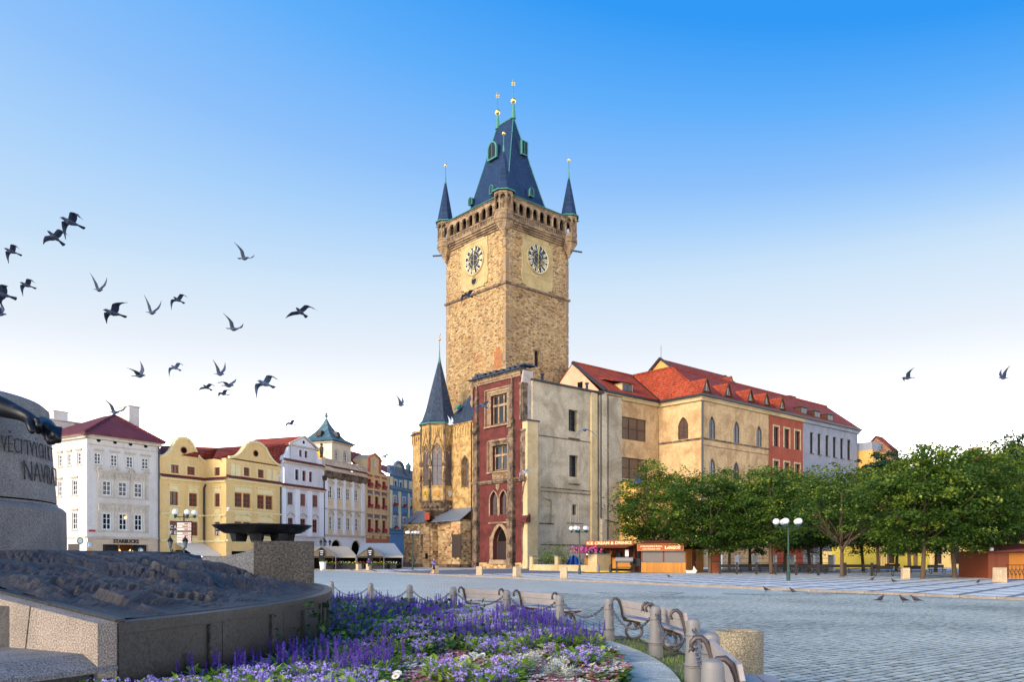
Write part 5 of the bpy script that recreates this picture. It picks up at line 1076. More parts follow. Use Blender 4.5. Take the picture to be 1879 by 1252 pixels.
aw.add([(x0, 0, z+.25), (i2+.5, 0, z+.25), (i2+.5, -3.0, z-1.1), (x0, -3.0, z-1.1), (x0, -3.0, z-1.5), (i2+.5, -3.0, z-1.5)], [(0, 1, 2, 3), (3, 2, 5, 4)]); obj('awning', aw, plain('cream_canvas', C('#e6dccb'), .8, 0, .2, .06), h)
for i in range(18): x = x0+(i2+.5-x0)*(i+.5)/18; obj('awning_scallop', MB().prism([(x-.14, z-1.5), (x-.1, z-1.62), (x, z-1.67), (x+.1, z-1.62), (x+.14, z-1.5)], -3.02, -2.99), plain('cream_canvas_edge', C('#d8c4ae'), .8), h) if i < 1 else None
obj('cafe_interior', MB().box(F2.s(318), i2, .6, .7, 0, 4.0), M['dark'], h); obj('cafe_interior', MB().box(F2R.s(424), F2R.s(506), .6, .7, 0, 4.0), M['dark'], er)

# --- pale grey baroque house
h = house('pale_baroque_house', 'pale grey baroque house with scrolled stepped gable and red brown windows', F3); p3 = lambda a: 490+a/4.038
zA, zB, zC = F3.z(517, 890), F3.z(522, 845), F3.z(534, 816.5)
xa, xb_ = F3.s(533), F3.s(581)
R0 = rows(F3, [(548.7, 553.9), (558.6, 564.3)], 825.5, 838.4, 549); R1 = rows(F3, [(541.3, 548.2), (554.4, 561.3), (566.8, 573)], 861.4, 881.2, 541); R2 = rows(F3, [(527.6, 537.5), (551.2, 560.6), (573.5, 582.9)], 903.5, 926.3, 527.6); R3 = rows(F3, [(528.4, 537.8), (551.2, 560.6), (573.5, 582.1)], 950.6, 976, 528.4)
w = MB(); wall(w, 0, e3, -.1, zA, R2+R3, 0, .22); x0b, x1b = F3.s(521), F3.s(592); wall(w, x0b, x1b, zA, zB, R1, .0, .22); wall(w, xa, xb_, zB, zC, R0, 0, .22); obj('wall', w, M['h_baroque'], h)
for k in R0+R1: window(h, k, 'red_wood', 'glass', 1, 2, .15, .1, surround='h_bluewhite', sw=.16)
for k in R2: window(h, k, 'red_wood', 'glass_sky', 2, 3, .12, .12, sill='h_cream_trim')
for k in R3: window(h, k, 'red_wood', 'glass', 2, 3, .12, .12, hood=('arch', 'h_cream_trim'))
pm = MB()
for a, b in ((517, 523.5), (541, 549), (564, 571.5), (586, 593.5)): pm.box(F3.s(a), F3.s(b), -.14, 0, F3.z(520, 985), zA-.3)
split_obj('pilaster', pm, M['h_bluewhite'], h)
bands(h, 0, e3, [(zA-.4, .3), (F3.z(517, 985), .2)], 'h_cream_trim', .35); bands(h, x0b, x1b, [(zB-.35, .3)], 'h_cream_trim', .3); tile_ledge(h, -.1, e3+.1, zA-.05); tile_ledge(h, x0b-.2, x1b+.2, zB)
pd = MB().prism([(xa-.2, zC), (xb_+.2, zC), ((xa+xb_)/2, F3.z(557, 802))], .05, .5); obj('pediment', pd, M['h_bluewhite'], h)
obj('pediment_edge', MB().beam((xa-.4, -.1, zC+.1), ((xa+xb_)/2, -.1, F3.z(557, 801)), .3, .2).beam((xb_+.4, -.1, zC+.1), ((xa+xb_)/2, -.1, F3.z(557, 801)), .3, .2).box(xa-.4, xb_+.4, -.2, 0, zC-.1, zC+.12), M['h_cream_trim'], h)
obj('oculus', MB().prism([((xa+xb_)/2+.25*math.cos(2*PI*i/12), zC+.75+.25*math.sin(2*PI*i/12)) for i in range(12)], 0, .06), M['dark'], h)
for sg, xs_, xi in ((1, F3.s(514), x0b), (-1, e3, x1b)):
    obj('scroll', MB().prism([(xi, zA), (xi-sg*1.9, zA), (xi-sg*1.7, zA+.9), (xi-sg*.9, zA+1.5), (xi-sg*.5, zA+2.4), (xi, zA+3.4)][::sg], .1, .5).tube([(xi-sg*.95+.55*math.cos(2*PI*i/14), .05, zA+.75+.55*math.sin(2*PI*i/14)) for i in range(14)], .12, 5, closed=True), M['h_bluewhite'], h)
for sg, xi in ((1, xa), (-1, xb_)): obj('scroll', MB().prism([(xi, zB), (xi-sg*1.9, zB), (xi-sg*1.7, zB+.6), (xi-sg*.8, zB+1.1), (xi-sg*.35, zB+2.0), (xi, zC-.2)][::sg], .1, .5).tube([(xi-sg*.9+.4*math.cos(2*PI*i/14), .05, zB+.6+.4*math.sin(2*PI*i/14)) for i in range(14)], .1, 5, closed=True), M['h_bluewhite'], h)
rm = MB(); xm = (xa+xb_)/2; zt_ = F3.z(557, 800.5)
for sg, xx in ((-1, xa-.6), (1, xb_+.6)): thick(rm, [(xx, 0, zC), (xm, 0, zt_), (xm, 9, zt_), (xx, 9, zC)])
obj('roof', rm, M['tile'], h); obj('gable_side', MB().box(xa+.1, xb_-.1, .3, 8, zB, zC), M['h_baroque'], h)
obj('downpipe', MB().tube([(e3-.1, -.12, 0), (e3-.1, -.12, zA+1.5)], .1, 6).taper(e3-.35, e3+.15, -.4, .1, zA+1.5, zA+2.2, -.1), M['gutter'], h)

# --- white palace with roof tower
h = house('cream_palace_house', 'cream and white palace front with balustrade and square roof tower', F4); p5 = lambda a: 590+a/5.44
zK, zB4, zg = F4.z(594, 857), F4.z(594, 846), F4.z(594, 984)
cols = [(602.5, 610.2), (619.4, 626.4), (635.4, 642.4), (650.7, 657.1)]; cols2 = [(603.8, 610.2), (620.3, 627.3), (636, 642.8), (651.6, 658)]
Q1 = rows(F4, cols, 891.3, 914.3, 602.5); Q2 = rows(F4, cols2, 947.4, 972.2, 603.8); AR = [hole(F4.s(605.5), F4.s(626), 0, F4.z(606, 990), 'round'), hole(F4.s(643), F4.s(661), 0, F4.z(606, 990), 'round')]
w = MB(); wall(w, 0, e4, -.1, zK, Q1+Q2+AR, 0, .25); obj('wall', w, M['h_creamwall'], h)
for k in Q1: window(h, k, 'white_wood', 'glass', 2, 3, .15, .12, hood=('tri', 'h_cream_trim'), sill='h_cream_trim')
for k in Q2: window(h, k, 'white_wood', 'glass', 2, 3, .15, .12, hood=('arch', 'h_cream_trim'), sill='h_cream_trim')
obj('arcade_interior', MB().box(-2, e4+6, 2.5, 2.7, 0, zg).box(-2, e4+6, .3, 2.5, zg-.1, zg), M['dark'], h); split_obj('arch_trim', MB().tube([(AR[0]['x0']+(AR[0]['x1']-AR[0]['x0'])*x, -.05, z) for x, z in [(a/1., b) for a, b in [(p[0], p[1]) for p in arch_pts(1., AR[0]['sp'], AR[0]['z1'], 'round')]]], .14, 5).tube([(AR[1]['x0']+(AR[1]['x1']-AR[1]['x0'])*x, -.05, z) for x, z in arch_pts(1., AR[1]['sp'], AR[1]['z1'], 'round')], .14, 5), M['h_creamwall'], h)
base = MB(); wall(base, 0, e4, 0, zg-.1, AR, -.06, .1); obj('base_wall', base, M['h_bluewhite'], h)
pm = MB(); pil = [(594.8, 600), (613, 616.8), (629, 632.8), (645.3, 648.8), (662.5, 667.5)]
for a, b in pil: pm.box(F4.s(a), F4.s(b), -.16, 0, F4.z(596, 935)+.2, zK-1.6).box(F4.s(a), F4.s(b), -.16, 0, zg+.3, F4.z(596, 935))
split_obj('pilaster', pm, M['h_bluewhite'], h)
pp = MB()
for k in Q1+Q2: pp.box(k['x0'], k['x1'], -.05, 0, k['z0']-1.1, k['z0']-.35)
split_obj('apron_panel', pp, M['h_peach'], h)
bands(h, 0, e4, [(zK-.5, .5), (F4.z(596, 935), .2), (zg, .25)], 'h_cream_trim', .3)
br = MB(); n = 34
for i in range(n): x = e4*(i+.5)/n; br.box(x-.11, x+.11, -.45, 0, zK-1.5, zK-.6)
br.box(0, e4, -.12, 0, zK-1.7, zK-1.5); obj('bracket_frieze', br, M['sand_dark'], h)
tile_ledge(h, -.3, e4+.3, zK+.1)
bl = MB().box(0, e4, -.05, .25, zK+.4, zK+.6).box(0, e4, -.05, .25, zB4+.25, zB4+.45)
for i in range(46): x = e4*(i+.5)/46; bl.lathe([(.06, zK+.6), (.11, zK+.85), (.06, zB4+.25)], 6, (x, .1))
for i in range(6): x = e4*i/5; bl.box(x-.25, x+.25, -.12, .32, zK+.4, zB4+.55)
obj('balustrade', bl, M['h_cream_trim'], h)
obj('statue', MB().lathe([(.3, zB4+.5), (.22, zB4+.9), (.3, zB4+1.5), (.34, zB4+2.0), (.14, zB4+2.3)], 8, (F4.s(593), .3)).ball((F4.s(593), .3, zB4+2.5), .24, 8), M['sand_dark'], h)
SB = 2.5; FT = F4.sub(0, -SB); tx0, tx1 = FT.s(609.2), FT.s(644); zT = FT.z(609.2, 809); wt = tx1-tx0
hw_ = [hole(FT.s(614.3)-tx0, FT.s(621)-tx0, FT.z(614, 848), FT.z(614, 824.5), 'round'), hole(FT.s(630.5)-tx0, FT.s(637)-tx0, FT.z(614, 848), FT.z(614, 824.5), 'round')]
et = empty('roof_tower', (tx0, SB, 0)); et.parent = h; w = MB(); wall(w, 0, wt, zK, zT, hw_, 0, .2); w.poly((wt, 0, zK), (wt, wt, zK), (wt, wt, zT), (wt, 0, zT)); w.poly((0, 0, zK), (0, 0, zT), (0, wt, zT), (0, wt, zK)); obj('tower_wall', w, M['h_creamwall'], et)
for k in hw_: window(et, k, 'white_wood', 'glass_sky', 2, 4, .1, .1, surround='h_cream_trim', sw=.18)
obj('niche', MB().prismx([(wt*.5+1.25*math.cos(PI*i/10), zT-2.6+1.25*math.sin(PI*i/10)) for i in range(11)]+[(wt*.5-1.25, zK+.5), (wt*.5+1.25, zK+.5)], -.06, .0), plain('golden_yellow', C('#e8b02c'), .8), et)
obj('tower_cornice', MB().box(-.3, wt+.3, -.3, wt+.3, zT-.3, zT), M['h_cream_trim'], et)
c_ = wt/2; zt1 = FT.z(601, 781, -4); q = lambda r, z: [(c_-r, c_-r, z), (c_+r, c_-r, z), (c_+r, c_+r, z), (c_-r, c_+r, z)]
rf = MB(); rr_ = [q(wt/2+.8, zT), q(wt/2-.7, zT+.8), q(1.2, zT+2.0), q(.5, zT+3.2), q(.08, zt1+.8)]
for a, b in zip(rr_, rr_[1:]):
    for i in range(4): rf.poly(a[i], a[(i+1) % 4], b[(i+1) % 4], b[i])
obj('tower_roof', rf, M['copper_roof'], et); obj('finial', MB().tube([(c_, c_, zt1), (c_, c_, FT.z(601, 764, -4))], .07, 5).ball((c_, c_, zt1+1.2), .28, 8).ball((c_, c_, FT.z(601, 764, -4)), .2, 8), M['copper_roof'], et)
for i in range(2): obj('roof_dormer', MB().prismx([(.4, zT+1.0), (1.4, zT+1.0), (1.4, zT+1.9), (.7, zT+1.9)], c_-.5, c_+.5) if i == 0 else MB().prism([(.4, zT+1.0), (1.4, zT+1.0), (1.4, zT+1.9), (.7, zT+1.9)], c_-.5, c_+.5), M['gutter'], et)
rm = MB(); thick(rm, [(-.3, .3, zK), (e4, .3, zK), (e4, 9, zK+2), (-.3, 9, zK+2)]); obj('roof', rm, M['tile_dark'], h)

# --- salmon house
h = house('salmon_house', 'narrow salmon and sand coloured house with red flower boxes', F5)
zk, cols = F5.z(672, 866), [(674.6, 681), (688, 694.4), (701.2, 707.3)]; P1 = rows(F5, cols, 879, 889, 675); P2 = rows(F5, cols, 909.5, 928.5, 675); P3 = rows(F5, cols, 953.3, 973.4, 675)
w = MB(); wall(w, 0, e5, -.1, zk, P1+P2+P3, 0, .25); obj('wall', w, M['h_salmon'], h); zg5 = F5.z(672, 985)
for k in P1: window(h, k, 'red_wood', 'glass', 2, 2, .15, .1, surround='h_sandtrim', sw=.3)
for k in P2+P3: window(h, k, 'red_wood', 'glass', 2, 3, .15, .1, surround='h_sandtrim', sw=.3, hood=('arch', 'h_bluedark'))
fbm = None
def flowerbox(e, k, y=-.3):
    m = MB(); n = 9; w_ = k['x1']-k['x0']
    for i in range(n): m.ball((k['x0']+w_*(i+.5)/n, y+random.uniform(-.08, .08), k['z0']+random.uniform(-.1, .22)), random.uniform(.14, .24), 6)
    o = obj('flower_box', MB().box(k['x0']-.05, k['x1']+.05, y-.12, y+.14, k['z0']-.3, k['z0']-.08), M['dark_frame'], e); obj('geraniums', m, M['flowers_red'], o)
for k in P1+P2+P3: flowerbox(h, k)
pm = MB()
for a, b in ((671.5, 673.2), (683.2, 686), (696.4, 699.2), (709.5, 713.5)): pm.box(F5.s(a), F5.s(b), -.12, 0, zg5+.6, zk-.4)
for k in P2+P3: pm.box(k['x0']-.25, k['x1']+.25, -.06, 0, k['z0']-1.4, k['z0']-.4)
split_obj('pilaster', pm, M['h_sandtrim'], h); bands(h, 0, e5, [(zk-.4, .4), (F5.z(672, 899), .3), (F5.z(672, 943), .3), (zg5+.2, .3)], 'h_sandtrim', .3)
gx0, gx1, gz0, gz1 = F5.s(676), F5.s(698), zk, F5.z(676, 836); obj('dormer_gable', MB().prism([(gx0, gz0), (gx1, gz0), (gx1, gz1-.6), ((gx0*.25+gx1*.75), gz1), ((gx0+gx1)/2, gz1+.45), ((gx0*.75+gx1*.25), gz1), (gx0, gz1-.6)], 0, 3), M['h_sandtrim'], h)
split_obj('gable_pilaster', MB().box(gx0-.1, gx0+.5, -.15, .1, gz0, gz1-.5).box(gx1-.5, gx1+.1, -.15, .1, gz0, gz1-.5), M['h_salmon'], h); gc = (gx0+gx1)/2
obj('gable_top', MB().tube([(gx0-.2, -.1, gz1-.6), (gx0+.5, -.1, gz1-.1), (gc, -.1, gz1+.5), (gx1-.5, -.1, gz1-.1), (gx1+.2, -.1, gz1-.6)], .2, 6), M['h_salmon'], h)
obj('oval_window', MB().prism([(gc+.4*math.cos(2*PI*i/16), (gz0+gz1)/2+.2+.8*math.sin(2*PI*i/16)) for i in range(16)], -.05, .03), M['glass'], h)
rm = MB(); thick(rm, [(-.2, .4, zk), (e5+.2, .4, zk), (e5+.2, 6, F5.z(690, 840, -6)), (-.2, 6, F5.z(690, 839, -6))]); obj('roof', rm, M['tile_dark'], h)

# --- blue house
h = house('bright_blue_house', 'bright blue baroque house with curly gable beside the chapel', F6)
zk, z2 = F6.z(716, 867), F6.z(716, 895.5); S1 = rows(F6, [(723.8, 727.8), (733.4, 737)], 883, 892.3, 724); S2 = rows(F6, [(721, 727), (738.5, 744), (752.5, 757.5)], 910, 926.5, 721); S3 = rows(F6, [(722, 728.2), (739, 744.8), (752.8, 758)], 948, 968.5, 722)
w = MB(); wall(w, 0, e6, -.1, zk, S1+S2+S3, 0, .25); obj('wall', w, M['h_blue'], h)
for k in S1: window(h, k, 'h_blue', 'glass', 1, 1, .15, .12, surround='h_paleblue', sw=.3)
for k in S2: window(h, k, 'white_wood', 'glass_sky', 2, 3, .15, .12, surround='h_bluewhite', sw=.12)
for k in S3: window(h, k, 'white_wood', 'glass_sky', 2, 3, .15, .12, surround='h_bluewhite', sw=.12, hood=('tri', 'h_bluedark'))
for k in S2+S3: flowerbox(h, k)
pm = MB()
for a, b in ((715.2, 719), (730.5, 735), (748, 751)): pm.box(F6.s(a), F6.s(b), -.12, 0, F6.z(716, 972), z2-.4)
for a, b in ((715.5, 720.5), (741, 746), (750, 756)): pm.box(F6.s(a), F6.s(b), -.1, 0, z2+.5, zk-.8)
split_obj('pale_panel', pm, M['h_paleblue'], h); bands(h, 0, e6, [(zk-.5, .5), (z2-.2, .5), (F6.z(716, 973), .3), (F6.z(716, 979), .2)], 'h_bluedark', .3)
p = gable_curve(0, F6.s(748), zk, F6.z(730, 848)); obj('gable', MB().prism(p[::-1], 0, .6), M['h_paleblue'], h); obj('gable_coping', MB().tube([(x, -.08, z) for x, z in p], .3, 6), M['h_bluedark'], h)
obj('attic_band', MB().box(0, F6.s(760), -.05, .5, zk+.1, zk+1.3), M['h_bluedark'], h)
rm = MB(); thick(rm, [(-.1, .6, zk), (e6, .6, zk), (e6, 6, zk+2.6), (-.1, 6, zk+2.6)]); obj('roof', rm, M['tile_dark'], h)
for x in (F6.s(751), ): obj('urn', MB().lathe([(.3, zk+.5), (.5, zk+1.4), (.6, zk+2.1), (.3, zk+2.4), (.1, zk+2.8)], 8, (x, .2)), M['copper_roof'], h)
# ------------------------------------------------------------------ foreground: monument, flower bed, posts and benches
MC = Vector((-12.5, 12.0)); RP = 9.6                      # monument centre and plinth radius
pol = lambda r, a, z=0.: Vector((MC.x+r*math.cos(a), MC.y+r*math.sin(a), z))
def ring_at(px, r, far=False):                              # angle on a circle about the monument seen at this pixel column
    k = (px-CX)/FPX; a = k*k+1; b = -2*(k*MC.x+MC.y); c = MC.x**2+MC.y**2-r*r; D = max(0, b*b-4*a*c); Y = (-b+(math.sqrt(D) if far else -math.sqrt(D)))/(2*a)
    return math.atan2(Y-MC.y, k*Y-MC.x)
M['granite'] = granite('grey_granite', C('#7e7d7e'), C('#454446'), 62, .75, .3, .9)
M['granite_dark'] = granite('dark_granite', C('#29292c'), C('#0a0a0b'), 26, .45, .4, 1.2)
M['granite_warm'] = granite('warm_granite', C('#9a8d82'), C('#584e46'), 60, .8, .3, 1.1, .25)
M['granite_block'] = granite('block_granite', C('#44413f'), C('#181616'), 26, .7, .3, 1.5)
t = NT('split_rock'); v = t.coord(); geo = t.n('NewGeometry'); sp = t.n('SeparateXYZ'); t.l(geo.outputs['Normal'], sp.inputs[0])
k = t.ramp(t.noise(v, 1.4, 8, .7, .5), [(.3, C('#171415')), (.5, C('#262122')), (.68, C('#383130'))]); k = t.mix(t.ramp(t.noise(v, 40, 3, .8), [(.45, g(0)), (.8, g(.6))]), k, C('#4a4c52'))
k = t.mix(t.ramp(t.noise(t.coord((1, 1, 3)), 2.6, 5, .7), [(.5, g(0)), (.75, g(.55))]), k, C('#443630'))
k = t.mix(t.ramp(geo.outputs['Pointiness'], [(.51, g(0)), (.58, g(.35))]), k, C('#6c6866')); M['rock'] = t.fin(k, .5, t.bump(t.noise(v, 26, 6, .75), .7, .02, t.bump(t.noise(v, 7, 6, .7), .6, .06)), 0, .45)
t = NT('bronze'); v = t.coord(); k = t.ramp(t.noise(v, 2.2, 5, .65), [(.35, C('#15171c')), (.6, C('#2b2d33')), (.75, C('#56606a'))]); M['bronze'] = t.fin(k, .42, t.bump(t.noise(v, 9, 4), .3, .02), .6, .5)
mon = thing('monument_plinth', 'low circular granite monument base topped by rough dark split rock', 'monument', (MC.x, MC.y, 0))
lp = lambda p: Vector((p[0]-MC.x, p[1]-MC.y, p[2] if len(p) > 2 else 0))
a_end = ring_at(222, RP); a_r = ring_at(610.5, RP)-.0
RIM = lambda a: 1.03+.16*max(0, min(1, (a-a_end)/1.2))      # rim rises a little toward the far side
# dark granite panels of the curved wall, each a piece
n_p = 22; a0, a1 = a_end, a_end+3.3
for i in range(n_p):
    b0, b1 = a0+(a1-a0)*i/n_p+.0006, a0+(a1-a0)*(i+1)/n_p-.0006; m = MB(); seg = 4
    for j in range(seg):
        c0, c1 = b0+(b1-b0)*j/seg, b0+(b1-b0)*(j+1)/seg; z0, z1 = RIM(c0)-.12, RIM(c1)-.12
        for (r0, r1, zz) in ((RP, RP-.3, 0),):
            P_ = [lp(pol(r0, c0)), lp(pol(r0, c1)), lp(pol(r1, c1)), lp(pol(r1, c0))]
            m.add([(P_[0].x, P_[0].y, 0), (P_[1].x, P_[1].y, 0), (P_[2].x, P_[2].y, 0), (P_[3].x, P_[3].y, 0), (P_[0].x, P_[0].y, z0), (P_[1].x, P_[1].y, z1), (P_[2].x, P_[2].y, z1), (P_[3].x, P_[3].y, z0)], [(0, 1, 5, 4), (4, 5, 6, 7)]+([(0, 4, 7, 3)] if j == 0 else [])+([(1, 2, 6, 5)] if j == seg-1 else []))
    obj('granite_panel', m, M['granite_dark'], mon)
m = MB()
for i in range(60):                                          # polished rim band above the panels
    c0, c1 = a0+(a1-a0)*i/60, a0+(a1-a0)*(i+1)/60
    P_ = [lp(pol(RP+.03, c0)), lp(pol(RP+.03, c1)), lp(pol(RP-.4, c1)), lp(pol(RP-.4, c0))]; z0, z1 = RIM(c0), RIM(c1)
    m.add([(P_[0].x, P_[0].y, z0-.115), (P_[1].x, P_[1].y, z1-.115), (P_[1].x, P_[1].y, z1), (P_[0].x, P_[0].y, z0), (P_[2].x, P_[2].y, z1+.03), (P_[3].x, P_[3].y, z0+.03)], [(0, 1, 2, 3), (3, 2, 4, 5)])
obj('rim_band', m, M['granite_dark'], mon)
for px, w_ in ((385, .05), (498, .06), (586, .05), (592, .04), (600, .04)):   # vertical joints standing proud as thin ribs
    a = ring_at(px, RP); p = lp(pol(RP+.012, a)); obj('joint_rib', MB().box(-w_/2, w_/2, -.015, .02, 0, RIM(a)-.13), M['granite_block'], mon, (p.x, p.y, 0), a+PI/2)
ap_ = ring_at(566, RP); p = lp(pol(RP+.02, ap_)); q = obj('bronze_plaque', MB().box(-.32, .3, -.02, .05, .35, RIM(ap_)-.16), plain('dark_plaque_metal', C('#3a403e'), .35, .6, .5, .3, 4.), mon, (p.x, p.y, 0), ap_+PI/2)
# rock surface: height field
def rockh(x, y):
    d = RP-.12-math.hypot(x, y); a = math.atan2(y, x); rim = RIM(a if a > a_end-1 else a+2*PI)
    s = max(0., min(1., d/4.2)); base = rim+.02+(.60)*(s*s*(3-2*s))**.8
    dd = max(0., min(1., d/.5)); far_ = max(.4, 1-.055*max(0, d-2)); hgt = 0.
    w_ = noise.noise_vector(Vector((x*.8, y*.8, 7)))*.35
    for f, amp, k in ((.5, .12, 1), (1.15, .20, 2), (2.6, .26, 3), (6.0, .26, 4), (13., .20, 5)):      # broken facets: every Voronoi cell is a plane with its own tilt
        xa_, yb_ = x+w_.x, y+w_.y; q = Vector(((xa_*.94+yb_*.34)*f*.5, (yb_*.94-xa_*.34)*f*1.25, k*5.3)); ds, ps = noise.voronoi(q); c = ps[0]; tl = noise.cell_vector(c*3.7)
        hgt += amp/f*((q.x-c.x)*(tl.x-.5)*1.5+(q.y-c.y)*(tl.y-.35)*2.2+(tl.z-.5)*.28)
    rd1 = 1-abs(noise.noise(Vector((x*.42+y*.5, y*.8-x*.25, 3))+w_*.6))*1.5; rd2 = 1-abs(noise.noise(Vector((x*.9+y*.9, y*1.7-x*.4, 8))+w_))*1.5
    return min(base+(hgt*.72+(rd1-.62)*.17+(rd2-.62)*.10)*dd*far_, 1.77)
m = MB(); NR, NA = 210, 520; aa0, aa1 = a_end-1.7, a_end+3.3; grid = []
cut = None
PW0 = Vector((at(222, 1145, 7.93).x, 7.93)); PW1 = Vector((at(-60, 1078, 9.1).x, 9.1)); pd = (PW1-PW0).normalized(); pnrm = Vector((-pd.y, pd.x))
if pnrm.y > 0: pnrm = -pnrm
for i in range(NA+1):
    a = aa0+(aa1-aa0)*i/NA
    for j in range(NR+1):
        r = (RP-.10)-(RP-.10-1.0)*(j/NR)**1.35; x, y = r*math.cos(a), r*math.sin(a); z = rockh(x, y)
        if j == 0: z = RIM(a if a > a_end else a_end)+.01
        wq = Vector((x+MC.x, y+MC.y))-PW0; tq = wq.dot(pd)
        if tq > -.3: sq = max(0., min(1., -wq.dot(pnrm)/.3)); z = z*sq+(1-sq)*(1.05+.33*max(0., tq)/(PW1-PW0).length)
        m.v.append((x, y, z))
# panel back wall (light stone) from the corner to the left
for i in range(NA):
    for j in range(NR):
        k = i*(NR+1)+j; c = m.v[k]; wpt = Vector((c[0]+MC.x, c[1]+MC.y))
        if (wpt-PW0).dot(pnrm) > -.02 and (wpt-PW0).dot(pd) > -.02: continue
        m.f.append((k, k+1, k+NR+2, k+NR+1)); m.m.append(0)
rock = obj('split_rock_top', m, M['rock'], mon, smooth=False)
pl = PW1-PW0
zt0, zt1 = 1.03, 1.36
PN = empty('back_panel_wall', lp((PW0.x, PW0.y, 0)), math.atan2(pd.y, pd.x)); PN.parent = mon; LP = pl.length; jx = LP*.42
obj('stone_panel', MB().prism([(0, .5), (jx+.06-.0, .5), (jx-.06, zt0+(zt1-zt0)*.40), (0, zt0)], -.02, .25), M['granite_warm'], PN); obj('stone_panel', MB().prism([(jx+.085, .5), (LP, .5), (LP, zt1), (jx-.04, zt0+(zt1-zt0)*.415)], -.02, .25), M['granite_warm'], PN)
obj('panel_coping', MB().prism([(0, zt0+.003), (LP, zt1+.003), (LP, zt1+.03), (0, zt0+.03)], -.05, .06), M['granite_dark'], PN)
# ledge in front of the panels, following the circle
m = MB(); al0 = ring_at(-80, RP); nseg = 16; zl = .735
for i in range(nseg):
    c0, c1 = al0+(a_end-al0)*i/nseg, al0+(a_end-al0)*(i+1)/nseg; A_, B_, C_, D_ = lp(pol(RP+.02, c0)), lp(pol(RP+.02, c1)), lp(pol(RP-.22, c1)), lp(pol(RP-.22, c0)); E_, F_ = lp(pol(RP-2.2, c1)), lp(pol(RP-2.2, c0))
    m.add([(A_.x, A_.y, zl-.12), (B_.x, B_.y, zl-.12), (C_.x, C_.y, zl), (D_.x, D_.y, zl), (E_.x, E_.y, zl+.01), (F_.x, F_.y, zl+.01), (A_.x, A_.y, zl-.17), (B_.x, B_.y, zl-.17)], [(0, 1, 2, 3), (3, 2, 4, 5), (6, 7, 1, 0)])
obj('stone_ledge', m, M['granite'], mon)
m = MB()
for i in range(nseg):
    c0, c1 = al0+(a_end-al0)*i/nseg, al0+(a_end-al0)*(i+1)/nseg; A_, B_ = lp(pol(RP-.05, c0)), lp(pol(RP-.05, c1)); m.poly((A_.x, A_.y, 0), (B_.x, B_.y, 0), (B_.x, B_.y, zl-.17), (A_.x, A_.y, zl-.17))
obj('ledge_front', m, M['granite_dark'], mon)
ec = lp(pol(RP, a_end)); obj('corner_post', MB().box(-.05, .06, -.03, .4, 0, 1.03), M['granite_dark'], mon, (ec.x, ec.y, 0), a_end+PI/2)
bp = at(-25, 1140, 8.5); obj('dark_block', MB().box(-.3, .37, -.2, .5, zl+.01, 1.16), M['rock'], mon, lp((bp.x, bp.y, 0)), .1)
# bowl on its block
blk = thing('granite_block', 'square granite block with curved stone ramps standing on the monument', 'block', (0, 0, 0)); YB = 14.4
bx0, bx1 = at(468, 0, YB).x, at(575, 0, YB).x; ztb = EYE+(HY-993.5)/FPX*YB; dpt = 1.25
xc = (bx0+bx1)/2; blk.location = (xc, YB, 0); blk.rotation_euler = (0, 0, R(15)); OX = (-xc, 0, 0)
obj('body', MB().box(bx0, bx1, 0, dpt, .8, ztb), M['granite_block'], blk, OX)
def ramp_piece(y0, y1):
    xe = at(380, 0, YB).x; zb_ = EYE+(HY-1020)/FPX*YB-.03; n = 12; pts = []
    for i in range(n+1): a = PI/2*i/n; pts.append((xe+(bx0+.1-xe)*math.sin(a), zb_+(ztb-zb_)*(1-math.cos(a))))
    MB_ = MB(); out = [(x, z) for x, z in pts]+[(bx0+.1, .9), (xe, .9)]
    return MB_.prism(out[::-1], y0, y1)
obj('curved_ramp', ramp_piece(.02, .52), M['granite'], blk, OX); obj('curved_ramp', ramp_piece(.66, 1.2), M['granite'], blk, OX); obj('dark_channel', ramp_piece(.52, .66), M['dark'], blk, (.02-xc, 0, -.02))
bc = at(481.5, 963, YB+.6); bowl = thing('bronze_bowl', 'wide black bronze bowl resting on the granite block', 'bowl', (bc.x, YB+.62, ztb)); rb = 88.5/FPX*(YB+.62); zbt = EYE+(HY-964.5)/FPX*(YB+.62)-ztb
obj('dish', MB().lathe([(.12, .13), (.45, .12), (.68, .155), (rb*.93, zbt-.06), (rb, zbt-.01), (rb, zbt), (rb-.03, zbt), (.5, zbt-.1), (.01, zbt-.12)], 48), M['bronze'], bowl, smooth=True)
for i in range(7): a = 2*PI*i/7+.3; obj('foot', MB().taper(-.09, .09, -.09, .09, .004, .16, -.03), M['bronze'], bowl, (.46*math.cos(a), .46*math.sin(a), 0), a)
